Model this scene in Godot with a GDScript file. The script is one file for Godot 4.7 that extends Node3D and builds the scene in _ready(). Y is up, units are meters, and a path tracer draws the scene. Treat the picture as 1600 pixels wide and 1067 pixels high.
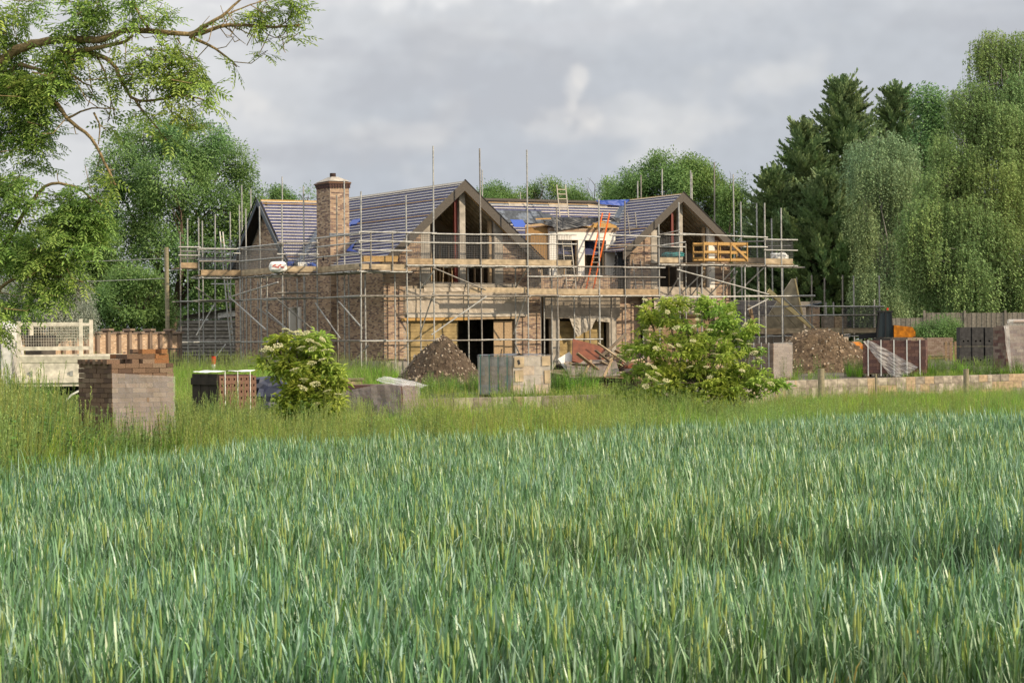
extends Node3D

var rng := RandomNumberGenerator.new()
var M := {}
var taken := {}
var unit_box: BoxMesh
var unit_rod: CylinderMesh
var hills_noise := FastNoiseLite.new()
var fine_noise := FastNoiseLite.new()


class Geo:
	var v := PackedVector3Array()
	var n := PackedVector3Array()
	var c := PackedColorArray()
	var col := Color.WHITE
	var smooth := false

	func tri(a: Vector3, b: Vector3, d: Vector3) -> void:
		v.append(a)
		v.append(b)
		v.append(d)
		c.append(col)
		c.append(col)
		c.append(col)
		var m := (d - a).cross(b - a).normalized()
		n.append(m)
		n.append(m)
		n.append(m)

	func quad(a: Vector3, b: Vector3, d: Vector3, e: Vector3) -> void:
		tri(a, b, d)
		tri(a, d, e)

	func tri_n(a: Vector3, b: Vector3, d: Vector3, na: Vector3, nb: Vector3, nd: Vector3) -> void:
		v.append(a)
		v.append(b)
		v.append(d)
		n.append(na)
		n.append(nb)
		n.append(nd)
		c.append(col)
		c.append(col)
		c.append(col)

	func box(t: Transform3D, s: Vector3) -> void:
		var h := s * 0.5
		var p := []
		for i in 8:
			p.append(t * Vector3(h.x if i & 1 else -h.x, h.y if i & 2 else -h.y, h.z if i & 4 else -h.z))
		quad(p[0], p[2], p[3], p[1])
		quad(p[4], p[5], p[7], p[6])
		quad(p[0], p[4], p[6], p[2])
		quad(p[1], p[3], p[7], p[5])
		quad(p[2], p[6], p[7], p[3])
		quad(p[0], p[1], p[5], p[4])

	func bar(a: Vector3, b: Vector3, w: float, h: float) -> void:
		box(Transform3D(Geo.frame(b - a), (a + b) * 0.5), Vector3(w, h, a.distance_to(b)))

	static func frame(dir: Vector3) -> Basis:
		var z := dir.normalized()
		var x := (Vector3.UP if absf(z.y) < 0.98 else Vector3.RIGHT).cross(z).normalized()
		return Basis(x, z.cross(x), z)

	func tube(pts: Array, radii: Array, sides := 6) -> void:
		var rings := []
		var norms := []
		for i in pts.size():
			var dir: Vector3 = (pts[mini(i + 1, pts.size() - 1)] - pts[maxi(i - 1, 0)])
			var f := Geo.frame(dir)
			var ring := []
			var nr := []
			for k in sides:
				var q := TAU * k / sides
				var o: Vector3 = f.x * cos(q) + f.y * sin(q)
				ring.append(pts[i] + o * float(radii[i]))
				nr.append(o)
			rings.append(ring)
			norms.append(nr)
		for i in pts.size() - 1:
			for k in sides:
				var k2 := (k + 1) % sides
				tri_n(rings[i][k], rings[i + 1][k], rings[i + 1][k2], norms[i][k], norms[i + 1][k], norms[i + 1][k2])
				tri_n(rings[i][k], rings[i + 1][k2], rings[i][k2], norms[i][k], norms[i + 1][k2], norms[i][k2])

	func mesh() -> ArrayMesh:
		var arr := []
		arr.resize(Mesh.ARRAY_MAX)
		arr[Mesh.ARRAY_VERTEX] = v
		arr[Mesh.ARRAY_NORMAL] = n
		arr[Mesh.ARRAY_COLOR] = c
		var m := ArrayMesh.new()
		m.add_surface_from_arrays(Mesh.PRIMITIVE_TRIANGLES, arr)
		return m


func numbered(called: String) -> String:
	taken[called] = taken.get(called, -1) + 1
	return called if taken[called] == 0 else "%s_%03d" % [called, taken[called]]


func tag(o: Node, label: String, category: String, group := "", kind := "") -> Node:
	if label: o.set_meta("label", label)
	if category: o.set_meta("category", category)
	if group: o.set_meta("group", group)
	if kind: o.set_meta("kind", kind)
	return o


func thing(called: String, label: String, category: String, where := Vector3.ZERO, turn := 0.0, group := "") -> Node3D:
	var o := Node3D.new()
	o.name = numbered(called)
	add_child(o)
	o.position = where
	o.rotation.y = turn
	tag(o, label, category, group)
	return o


func part(called: String, m: Mesh, mt: Material, parent: Node, t := Transform3D.IDENTITY) -> MeshInstance3D:
	var o := MeshInstance3D.new()
	o.name = numbered(called) if parent == self else called
	o.mesh = m
	o.material_override = mt
	o.transform = t
	parent.add_child(o, true)
	return o


func box(called: String, parent: Node, mt: Material, at: Vector3, size: Vector3, turn := Vector3.ZERO) -> MeshInstance3D:
	var b := Basis.from_euler(turn * PI / 180.0) * Basis.from_scale(size)
	return part(called, unit_box, mt, parent, Transform3D(b, at))


# a straight bar of rectangular section between two points
func beam(called: String, parent: Node, mt: Material, a: Vector3, b: Vector3, w: float, h: float) -> MeshInstance3D:
	var f := Geo.frame(b - a)
	return part(called, unit_box, mt, parent, Transform3D(Basis(f.x * w, f.y * h, f.z * a.distance_to(b)), (a + b) * 0.5))


# a straight round bar between two points
func rod(called: String, parent: Node, mt: Material, a: Vector3, b: Vector3, r: float) -> MeshInstance3D:
	var f := Geo.frame(b - a)
	return part(called, unit_rod, mt, parent, Transform3D(Basis(f.x * r, f.z * a.distance_to(b), -f.y * r), (a + b) * 0.5))


func scatter(called: String, parent: Node, m: Mesh, mt: Material, list: Array, colors := PackedColorArray()) -> MultiMeshInstance3D:
	var mm := MultiMesh.new()
	mm.transform_format = MultiMesh.TRANSFORM_3D
	mm.use_colors = colors.size() > 0
	mm.mesh = m
	mm.instance_count = list.size()
	for i in list.size():
		mm.set_instance_transform(i, list[i])
		if colors.size():
			mm.set_instance_color(i, colors[i])
	var o := MultiMeshInstance3D.new()
	o.name = numbered(called) if parent == self else called
	o.multimesh = mm
	o.material_override = mt
	parent.add_child(o, true)
	o.set_meta("kind", "stuff")
	return o


# flat polygon (x, y) of some thickness, front face at z = 0, back at -thick
func slab(poly: PackedVector2Array, thick: float) -> ArrayMesh:
	var g := Geo.new()
	var ix := Geometry2D.triangulate_polygon(poly)
	for i in range(0, ix.size(), 3):
		var a := poly[ix[i]]
		var b := poly[ix[i + 1]]
		var d := poly[ix[i + 2]]
		if (b - a).cross(d - a) > 0:
			var s := b
			b = d
			d = s
		g.tri(Vector3(a.x, a.y, 0), Vector3(b.x, b.y, 0), Vector3(d.x, d.y, 0))
		g.tri(Vector3(a.x, a.y, -thick), Vector3(d.x, d.y, -thick), Vector3(b.x, b.y, -thick))
	for i in poly.size():
		var a := poly[i]
		var b := poly[(i + 1) % poly.size()]
		g.quad(Vector3(a.x, a.y, 0), Vector3(b.x, b.y, 0), Vector3(b.x, b.y, -thick), Vector3(a.x, a.y, -thick))
	return g.mesh()


func poly(flat: Array) -> PackedVector2Array:
	var p := PackedVector2Array()
	for i in range(0, flat.size(), 2):
		p.append(Vector2(flat[i], flat[i + 1]))
	return p


func grain(freq: float, lo: float, hi: float, seed_: int, octaves := 4, size := 512, type := FastNoiseLite.TYPE_SIMPLEX_SMOOTH) -> Texture2D:
	var f := FastNoiseLite.new()
	f.seed = seed_
	f.frequency = freq
	f.noise_type = type
	f.fractal_octaves = octaves
	var im := f.get_seamless_image(size, size)
	im.convert(Image.FORMAT_RGB8)
	for y in size:
		for x in size:
			var t := lerpf(lo, hi, im.get_pixel(x, y).r)
			im.set_pixel(x, y, Color(t, t, t))
	return ImageTexture.create_from_image(im)


# base colours are given as linear values
func mat(key: String, c: Color, rough := 0.8, tex: Texture2D = null, scale := 1.0, bump := 0.0) -> StandardMaterial3D:
	var m := StandardMaterial3D.new()
	m.resource_name = key
	m.albedo_color = c.linear_to_srgb()
	m.roughness = rough
	m.metallic_specular = 0.4
	m.cull_mode = BaseMaterial3D.CULL_DISABLED
	if tex:
		m.albedo_texture = tex
		m.uv1_triplanar = true
		m.uv1_world_triplanar = true
		m.uv1_scale = Vector3.ONE * scale
		if bump > 0.0:
			m.heightmap_enabled = true
			m.heightmap_texture = tex
			m.heightmap_scale = bump
	M[key] = m
	return m


func vmat(key: String, rough := 0.7, back := 0.0, tint := Color.WHITE) -> StandardMaterial3D:
	var m := mat(key, tint, rough)
	m.vertex_color_use_as_albedo = true
	m.metallic_specular = 0.3
	if back > 0.0:
		m.backlight_enabled = true
		m.backlight = Color(back, back, back)
	return m


func rnd(a: float, b: float) -> float:
	return rng.randf_range(a, b)


# height of the ground: flat field, made ground behind the block wall, a rise to the right and behind
func ground_y(x: float, z: float) -> float:
	var d := -z
	var px := x / maxf(d, 1.0) * 3600.0 + 800.0
	var wall_d := wall_depth(px)
	var h := 0.0
	if px > 520.0:
		var made := smoothstep(520.0, 660.0, px) * smoothstep(wall_d + 0.5, wall_d + 1.4, d)
		var far := 0.42 * (1.0 - smoothstep(wall_d + 6.0, 96.0, d)) * (1.0 - smoothstep(1100.0, 1300.0, px))
		var right := smoothstep(1100.0, 1300.0, px) * lerpf(0.5, 1.25, smoothstep(wall_d, 130.0, d))
		h = made * (far + right)
	return h + 0.03 * hills_noise.get_noise_2d(x * 3.0, z * 3.0)


func wall_depth(px: float) -> float:
	var t := [[400.0, 43.0], [750.0, 46.0], [1000.0, 48.0], [1104.0, 49.0], [1239.0, 62.0], [1600.0, 70.0], [2400.0, 88.0]]
	for i in t.size() - 1:
		if px < t[i + 1][0]:
			return lerpf(t[i][1], t[i + 1][1], clampf((px - t[i][0]) / (t[i + 1][0] - t[i][0]), 0.0, 1.0))
	return 88.0


func field_edge(px: float) -> float:
	var t := [[-400.0, 15.0], [0.0, 17.5], [200.0, 19.2], [400.0, 21.8], [600.0, 22.5], [800.0, 23.0], [1000.0, 24.4], [1200.0, 25.9], [1400.0, 28.0], [1600.0, 30.0], [2000.0, 34.0]]
	for i in t.size() - 1:
		if px < t[i + 1][0]:
			return lerpf(t[i][1], t[i + 1][1], clampf((px - t[i][0]) / (t[i + 1][0] - t[i][0]), 0.0, 1.0))
	return 34.0


func col_of(x: float, z: float) -> float:
	return x / maxf(-z, 1.0) * 3600.0 + 800.0


func _ready() -> void:
	rng.seed = 20240611
	unit_box = BoxMesh.new()
	unit_rod = CylinderMesh.new()
	unit_rod.top_radius = 1.0
	unit_rod.bottom_radius = 1.0
	unit_rod.height = 1.0
	unit_rod.radial_segments = 8
	unit_rod.rings = 0
	hills_noise.frequency = 0.05
	hills_noise.seed = 4
	fine_noise.frequency = 0.35
	fine_noise.seed = 9
	fine_noise.fractal_octaves = 3

	var cam := Camera3D.new()
	cam.name = "camera"
	var lens := CameraAttributesPhysical.new()
	lens.frustum_focal_length = 81.0
	lens.frustum_focus_distance = 75.0
	lens.exposure_aperture = 22.0
	cam.attributes = lens
	cam.fov = 16.86
	cam.near = 0.1
	cam.far = 2000.0
	cam.position = Vector3(0, 1.75, 0)
	cam.rotation_degrees = Vector3(0, 0, -0.5)
	add_child(cam)
	cam.current = true

	var env := Environment.new()
	env.background_mode = Environment.BG_SKY
	var sky := Sky.new()
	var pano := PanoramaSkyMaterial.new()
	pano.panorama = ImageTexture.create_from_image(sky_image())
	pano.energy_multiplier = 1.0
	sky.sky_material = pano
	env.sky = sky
	env.tonemap_mode = Environment.TONE_MAPPER_LINEAR
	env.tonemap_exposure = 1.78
	env.sdfgi_enabled = true
	env.ssao_enabled = true
	env.ssil_enabled = true
	var we := WorldEnvironment.new()
	we.name = "world_environment"
	we.environment = env
	add_child(we)

	# low evening sun from the right, behind the camera
	var sun := DirectionalLight3D.new()
	sun.name = "sun"
	var el := deg_to_rad(24.0)
	var az := deg_to_rad(62.0)
	var to_sun := Vector3(sin(az) * cos(el), sin(el), cos(az) * cos(el))
	sun.light_color = Color(1.0, 0.92, 0.80)
	sun.light_energy = 0.86
	sun.light_angular_distance = 1.2
	sun.shadow_enabled = true
	add_child(sun)
	sun.look_at_from_position(to_sun * 50.0, Vector3.ZERO)

	make_materials()
	make_ground()
	make_house()
	make_scaffolds()
	make_garage()
	make_yard()
	make_left_side()
	make_trees()
	make_verge()
	make_wheat()


# ------------------------------------------------------------------ sky
var sky_n := FastNoiseLite.new()
var sky_m := FastNoiseLite.new()


func sky_color(az: float, el: float) -> Color:
	# az, el in degrees; grey cloud bank with a bright break above it, soft streaks, a few lit heads
	var e := maxf(el, 0.0)
	var wx := sky_n.get_noise_2d(az * 1.0 + 50.0, e * 1.6)
	var wy := sky_m.get_noise_2d(az * 1.3, e * 2.2)
	var puff := absf(sky_m.get_noise_2d(az * 0.9 + 210.0, e * 1.3 + 40.0)) + 0.5 * absf(sky_m.get_noise_2d(az * 2.3 + 70.0, e * 3.2))
	var low := Color(0.262, 0.288, 0.328)
	var mid := Color(0.305, 0.322, 0.348)
	var c := low.lerp(mid, smoothstep(0.3, 6.0, e))
	# upper edge of the bank, higher towards the right than at the left
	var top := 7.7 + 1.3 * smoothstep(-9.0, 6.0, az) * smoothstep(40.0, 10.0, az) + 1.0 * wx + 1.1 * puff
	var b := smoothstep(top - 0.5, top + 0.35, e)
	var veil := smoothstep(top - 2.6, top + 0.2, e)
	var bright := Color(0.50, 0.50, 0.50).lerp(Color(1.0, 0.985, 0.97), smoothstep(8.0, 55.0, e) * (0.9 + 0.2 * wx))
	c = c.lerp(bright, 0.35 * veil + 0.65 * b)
	# paler towards the left where the bank thins
	c = c.lerp(Color(0.44, 0.442, 0.446), 0.75 * smoothstep(-4.5, -10.0, az + 1.2 * wx - 0.25 * e) * smoothstep(-60.0, -20.0, az) * (1.0 - b))
	# soft lighter masses inside the bank
	var s := smoothstep(0.0, 0.5, sky_n.get_noise_2d(az * 1.2 + 300.0, e * 2.2) + 0.35 * wy)
	c = c.lerp(Color(0.40, 0.405, 0.41), 0.75 * s * (1.0 - b))
	var d := smoothstep(0.05, 0.5, sky_n.get_noise_2d(az * 0.8 + 700.0, e * 3.4) + 0.25 * wy)
	c = c.lerp(Color(0.275, 0.285, 0.31), 0.55 * d * (1.0 - b))
	var streak := smoothstep(0.12, 0.45, sky_m.get_noise_2d(az * 0.35 + 900.0, e * 3.4))
	c = c.lerp(Color(0.345, 0.35, 0.37), 0.55 * streak * smoothstep(6.8, 8.2, e))
	var curl := sky_m.get_noise_2d(az * 3.1 + 33.0, e * 4.6) + 0.6 * sky_m.get_noise_2d(az * 7.0, e * 9.0 + 12.0)
	c *= 1.0 + 0.045 * curl
	c.a = 1.0
	for h in [[1.78, 6.55, 0.2, 0.3, 0.5], [1.62, 6.1, 0.24, 0.4, 0.42], [1.85, 5.6, 0.4, 0.4, 0.34], [1.2, 5.35, 0.9, 0.4, 0.26], [2.6, 5.3, 0.8, 0.3, 0.22], [-6.6, 5.95, 0.6, 0.3, 0.35], [-6.0, 5.6, 0.7, 0.35, 0.2], [4.6, 5.3, 1.2, 0.25, 0.16], [-2.5, 5.2, 1.4, 0.3, 0.14]]:
		var dx: float = (az - h[0] + 0.22 * wy) / h[2]
		var dy: float = (el - h[1] + 0.2 * wx) / h[3]
		var k := exp(-(dx * dx + dy * dy) * 0.9)
		c = c.lerp(Color(0.49, 0.475, 0.455), h[4] * smoothstep(0.15, 0.8, k * (1.0 + 0.7 * curl) + 0.45 * (puff - 0.3) * k))
	return c


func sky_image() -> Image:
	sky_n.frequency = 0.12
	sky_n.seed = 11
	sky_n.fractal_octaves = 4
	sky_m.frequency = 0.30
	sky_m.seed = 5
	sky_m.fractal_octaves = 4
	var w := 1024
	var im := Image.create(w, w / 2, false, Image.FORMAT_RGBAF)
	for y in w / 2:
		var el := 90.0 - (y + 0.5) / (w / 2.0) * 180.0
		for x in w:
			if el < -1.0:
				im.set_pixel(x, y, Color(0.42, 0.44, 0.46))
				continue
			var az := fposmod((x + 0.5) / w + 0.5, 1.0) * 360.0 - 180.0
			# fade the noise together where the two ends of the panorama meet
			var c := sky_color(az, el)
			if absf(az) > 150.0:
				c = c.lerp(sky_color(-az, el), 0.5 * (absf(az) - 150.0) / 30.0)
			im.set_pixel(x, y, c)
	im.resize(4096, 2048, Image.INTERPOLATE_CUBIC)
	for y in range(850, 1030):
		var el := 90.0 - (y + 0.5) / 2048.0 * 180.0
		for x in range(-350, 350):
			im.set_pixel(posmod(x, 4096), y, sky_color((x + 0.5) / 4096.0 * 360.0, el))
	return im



# ------------------------------------------------------------------ materials
func make_materials() -> void:
	var fine := grain(0.03, 0.72, 1.0, 1)
	var coarse := grain(0.012, 0.6, 1.0, 2)
	var speck := grain(0.09, 0.45, 1.0, 3, 2)
	M.tex_fine = fine
	M.tex_coarse = coarse
	M.tex_speck = speck
	vmat("leaf", 0.55, 0.8)
	vmat("needle", 0.65, 0.4)
	vmat("wheat", 0.38, 0.45)
	M.wheat.metallic_specular = 0.5
	vmat("grass", 0.5, 0.8)
	vmat("bark", 0.9)
	M.bark.albedo_texture = M.tex_speck
	M.bark.uv1_triplanar = true
	M.bark.uv1_world_triplanar = true
	M.bark.uv1_scale = Vector3.ONE * 0.6
	vmat("brick", 0.85)
	vmat("painted", 0.7)
	M.painted.albedo_texture = fine
	M.painted.uv1_triplanar = true
	M.painted.uv1_world_triplanar = true
	M.painted.uv1_scale = Vector3.ONE * 0.5
	vmat("earth", 0.95)
	M.earth.albedo_texture = speck
	M.earth.uv1_triplanar = true
	M.earth.uv1_world_triplanar = true
	M.earth.uv1_scale = Vector3.ONE * 0.35
	mat("mortar", Color(0.46, 0.40, 0.335), 0.95, fine, 0.6)
	mat("concrete", Color(0.46, 0.42, 0.37), 0.9, coarse, 0.35)
	mat("block", Color(0.50, 0.44, 0.355), 0.9, coarse, 0.7)
	mat("block_dark", Color(0.36, 0.31, 0.25), 0.9, coarse, 0.8)
	mat("block_buff", Color(0.56, 0.42, 0.27), 0.9, coarse, 0.9)
	mat("steel", Color(0.58, 0.575, 0.54), 0.42, coarse, 0.7)
	M.steel.metallic = 0.15
	mat("steel_old", Color(0.36, 0.33, 0.29), 0.55, coarse, 0.9)
	M.steel_old.metallic = 0.1
	mat("coupler", Color(0.12, 0.11, 0.10), 0.6)
	mat("board", Color(0.55, 0.40, 0.24), 0.8, coarse, 0.5)
	mat("board_pale", Color(0.62, 0.49, 0.32), 0.8, coarse, 0.45)
	mat("board_grey", Color(0.30, 0.235, 0.165), 0.85, coarse, 0.5)
	mat("brick_dark", Color(0.085, 0.05, 0.042), 0.85, speck, 1.0)
	mat("brick_red", Color(0.30, 0.17, 0.105), 0.85, speck, 1.0)
	mat("batten", Color(0.82, 0.75, 0.64), 0.8, fine, 0.8)
	mat("batten_new", Color(0.64, 0.42, 0.17), 0.8, fine, 0.8)
	mat("timber", Color(0.52, 0.37, 0.22), 0.8, fine, 0.8)
	mat("timber_dark", Color(0.30, 0.205, 0.12), 0.85, fine, 0.8)
	mat("timber_new", Color(0.60, 0.36, 0.12), 0.75, fine, 0.8)
	mat("osb", Color(0.47, 0.27, 0.10), 0.85, grain(0.06, 0.55, 1.0, 8, 2), 0.9)
	mat("membrane", Color(0.16, 0.175, 0.35), 0.6, coarse, 0.35)
	M.membrane.backlight_enabled = true
	M.membrane.backlight = Color(0.75, 0.75, 0.8)
	mat("bounce_pale", Color(0.50, 0.47, 0.43), 0.8)  # pale tone of the sheets added to bounce light inside the roofs
	mat("tarp_blue", Color(0.035, 0.085, 0.36), 0.5)
	mat("tarp_black", Color(0.055, 0.06, 0.07), 0.45)
	mat("lead", Color(0.185, 0.215, 0.26), 0.5, coarse, 0.6)
	mat("slate", Color(0.085, 0.097, 0.112), 0.55, coarse, 0.9)
	mat("barge", Color(0.095, 0.08, 0.065), 0.6, fine, 0.7)
	mat("barge_blue", Color(0.085, 0.10, 0.12), 0.5, fine, 0.7)
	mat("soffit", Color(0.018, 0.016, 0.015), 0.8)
	mat("render", Color(0.60, 0.54, 0.455), 0.9, coarse, 0.3)
	mat("frame_white", Color(0.72, 0.69, 0.63), 0.6)
	mat("plaster", Color(0.50, 0.42, 0.32), 0.9, coarse, 0.3)
	mat("sheathing", Color(0.52, 0.385, 0.175), 0.8, coarse, 0.35)
	mat("red_steel", Color(0.16, 0.03, 0.022), 0.5)
	mat("interior", Color(0.32, 0.29, 0.255), 0.95, coarse, 0.5)
	mat("black", Color(0.012, 0.012, 0.013), 0.6)
	mat("mesh_wire", Color(0.085, 0.087, 0.09), 0.6)
	mat("insulation", Color(0.48, 0.41, 0.28), 0.55, coarse, 0.3)
	mat("insulation_edge", Color(0.70, 0.56, 0.28), 0.8)
	mat("orange", Color(0.62, 0.12, 0.015), 0.45)
	mat("amber", Color(0.70, 0.24, 0.01), 0.4, coarse, 0.6)
	mat("aluminium", Color(0.42, 0.37, 0.29), 0.4)
	M.aluminium.metallic = 0.4
	mat("white_paint", Color(0.84, 0.82, 0.77), 0.35, fine, 0.35)
	mat("cream_paint", Color(0.84, 0.78, 0.64), 0.5, fine, 0.4)
	mat("rubber", Color(0.02, 0.02, 0.02), 0.8)
	mat("red_plastic", Color(0.55, 0.04, 0.02), 0.4)
	mat("white_plastic", Color(0.75, 0.75, 0.72), 0.4)
	mat("strap_green", Color(0.06, 0.20, 0.16), 0.4)
	mat("strap_white", Color(0.62, 0.63, 0.60), 0.4)
	mat("fence_wood", Color(0.27, 0.245, 0.20), 0.9, coarse, 0.4)
	mat("dark_wood", Color(0.05, 0.038, 0.028), 0.85, coarse, 0.7)
	mat("pole_wood", Color(0.33, 0.29, 0.19), 0.9, fine, 0.6)
	mat("weather_board", Color(0.36, 0.33, 0.29), 0.9, coarse, 0.6)
	mat("dark_block", Color(0.065, 0.063, 0.062), 0.8, coarse, 0.9)
	mat("glass_dark", Color(0.02, 0.028, 0.03), 0.06)
	mat("soil", Color(0.10, 0.085, 0.05), 0.95, coarse, 0.2)
	var film := mat("film", Color(0.80, 0.78, 0.76), 0.22)
	film.transparency = BaseMaterial3D.TRANSPARENCY_ALPHA
	film.albedo_color.a = 0.16
	var sheet := mat("poly_sheet", Color(0.60, 0.52, 0.42), 0.4)
	sheet.transparency = BaseMaterial3D.TRANSPARENCY_ALPHA
	sheet.albedo_color.a = 0.62
	mat("sheet_grey", Color(0.42, 0.38, 0.32), 0.5)


# ------------------------------------------------------------------ ground
func make_ground() -> void:
	var g := Geo.new()
	var zs := []
	var z := 2.0
	while z < 260.0:
		zs.append(z)
		z += 0.45 if z > 43.0 and z < 75.0 else maxf(1.2, z * 0.03)
	zs.append(260.0)
	zs.append(1500.0)
	var n := 150
	var place := func(i: int, k: int) -> Vector3:
		var d: float = zs[k]
		var half := 14.0 + d * 0.62
		var x := lerpf(-half, half, float(i) / n)
		return Vector3(x, ground_y(x, -d), -d)
	var shade := func(p: Vector3) -> Color:
		var t := 0.5 + 0.5 * fine_noise.get_noise_2d(p.x, p.z)
		var px := col_of(p.x, p.z)
		var d := -p.z
		var grass := Color(0.075, 0.105, 0.03).lerp(Color(0.12, 0.13, 0.045), t)
		if d < field_edge(px):
			return Color(0.17, 0.125, 0.08)
		if px > 900.0 and d > wall_depth(px) + 6.0 and d < 135.0:
			return Color(0.25, 0.215, 0.17).lerp(Color(0.17, 0.15, 0.115), t).lerp(grass, smoothstep(0.55, 0.75, t) * 0.6)
		if px > 500.0 and d > 60.0 and d < 112.0:
			return grass.lerp(Color(0.20, 0.17, 0.125), smoothstep(0.35, 0.7, t))
		return grass
	for k in zs.size() - 1:
		for i in n:
			var a: Vector3 = place.call(i, k)
			var b: Vector3 = place.call(i + 1, k)
			var c: Vector3 = place.call(i + 1, k + 1)
			var e: Vector3 = place.call(i, k + 1)
			g.col = shade.call((a + c) * 0.5)
			g.quad(a, b, c, e)
	# the sheet goes on behind the camera as well
	g.col = Color(0.17, 0.125, 0.08)
	g.quad(Vector3(-300, 0, 60), Vector3(300, 0, 60), Vector3(15.24, 0, -2), Vector3(-15.24, 0, -2))
	var o := part("ground", g.mesh(), M.earth, self)
	o.set_meta("kind", "structure")


# ------------------------------------------------------------------ wheat
func strip(g: Geo, root: Vector3, dir: Vector3, out: Vector3, length: float, width: float, droop: float, segs := 3) -> void:
	# a leaf blade: starts along dir, bends towards out
	var side := dir.cross(out).normalized()
	if side.length() < 0.5:
		side = Vector3.RIGHT
	var p := root
	var d := dir
	var prev_l := root - side * width * 0.35
	var prev_r := root + side * width * 0.35
	for i in segs:
		d = (d + out * droop * (i + 0.6) / segs).normalized()
		p += d * length / segs
		var w: float = width * [0.5, 0.42, 0.22, 0.1][mini(i, 3)] if i < segs - 1 else 0.0
		if w > 0.0:
			g.quad(prev_l, prev_r, p + side * w, p - side * w)
			prev_l = p - side * w
			prev_r = p + side * w
		else:
			g.tri(prev_l, prev_r, p)


func wheat_tuft(s: int) -> ArrayMesh:
	var r := RandomNumberGenerator.new()
	r.seed = s
	var g := Geo.new()
	for i in 40:
		var root := Vector3(r.randf_range(-0.15, 0.15), 0, r.randf_range(-0.15, 0.15))
		var lean := Vector3(r.randf_range(-0.1, 0.1), 1, r.randf_range(-0.1, 0.1)).normalized()
		var tall := r.randf_range(0.58, 0.74)
		g.col = Color(0.13, 0.22, 0.085).lerp(Color(0.16, 0.24, 0.15), r.randf())
		g.bar(root, root + lean * tall, 0.003, 0.003)
		# sheath and blades
		for k in 4:
			var at: float = tall * [0.42, 0.62, 0.82, 0.98][k] + r.randf_range(-0.03, 0.03)
			var q := r.randf() * TAU
			var out := Vector3(cos(q), -0.15, sin(q))
			var t := r.randf()
			g.col = Color(0.072, 0.185, 0.06).lerp(Color(0.19, 0.325, 0.165), t)
			if t > 0.965:
				g.col = Color(0.29, 0.42, 0.11)
			elif t > 0.8:
				g.col = Color(0.30, 0.43, 0.30)
			elif t < 0.16:
				g.col = Color(0.07, 0.15, 0.03)
			var stiff := r.randf_range(0.05, 0.4)
			if r.randf() < 0.09:
				stiff = r.randf_range(0.9, 1.6)
			strip(g, root + lean * at, (lean + out * r.randf_range(0.05, 0.24)).normalized(), out, r.randf_range(0.10, 0.19), r.randf_range(0.005, 0.0085), stiff, 3)
		if r.randf() < 0.07:
			# young ear
			g.col = Color(0.24, 0.34, 0.10).lerp(Color(0.33, 0.40, 0.12), r.randf())
			var e0 := root + lean * (tall + 0.03)
			g.tube([e0 - lean * 0.02, e0 + lean * 0.012, e0 + lean * 0.05, e0 + lean * 0.08], [0.002, 0.005, 0.0045, 0.001], 5)
		if r.randf() < 0.015:
			g.col = Color(0.45, 0.33, 0.08)
			var q2 := r.randf() * TAU
			strip(g, root + lean * tall * 0.8, lean, Vector3(cos(q2), 0, sin(q2)), 0.12, 0.010, 0.5)
	return g.mesh()


func make_wheat() -> void:
	var lists := [[], [], [], [], []]
	var tints := []
	for k in 5:
		tints.append(PackedColorArray())
	var step := 0.205
	var d := 3.2
	var dip := FastNoiseLite.new()
	dip.seed = 31
	dip.frequency = 0.16
	dip.fractal_octaves = 2
	while d < 35.0:
		var half := d * 0.225 + 2.6
		var x := -half
		while x < half:
			var p := Vector3(x + rnd(-0.1, 0.1), 0, -d + rnd(-0.1, 0.1))
			x += step
			var px := col_of(p.x, p.z)
			var edge := field_edge(px) + 0.7 * fine_noise.get_noise_2d(p.x * 2.0, 7.0)
			if -p.z > edge:
				continue
			p.y = ground_y(p.x, p.z)
			var dn := dip.get_noise_2d(p.x * 0.8, p.z * 1.9)
			var tall := 1.04 + 0.05 * dip.get_noise_2d(p.x * 5.0, p.z * 5.0)
			tall -= 0.45 * smoothstep(0.06, 0.42, dn)
			tall *= rnd(0.95, 1.05)
			var k := rng.randi() % 5
			var b := Basis(Vector3.UP, rng.randf() * TAU) * Basis.from_scale(Vector3(1.05, tall, 1.05))
			lists[k].append(Transform3D(b, p))
			var t := rnd(0.88, 1.1)
			var hue := dip.get_noise_2d(p.x * 1.5 + 60.0, p.z * 1.5)
			tints[k].append(Color(t * (1.0 + 0.12 * hue), t, t * (1.0 - 0.14 * hue)))
		d += step
	var root := thing("wheat_crop", "green waist high wheat crop filling the whole foreground field", "wheat")
	root.set_meta("kind", "stuff")
	for k in 5:
		scatter("wheat_plants", root, wheat_tuft(100 + k), M.wheat, lists[k], tints[k])


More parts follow.
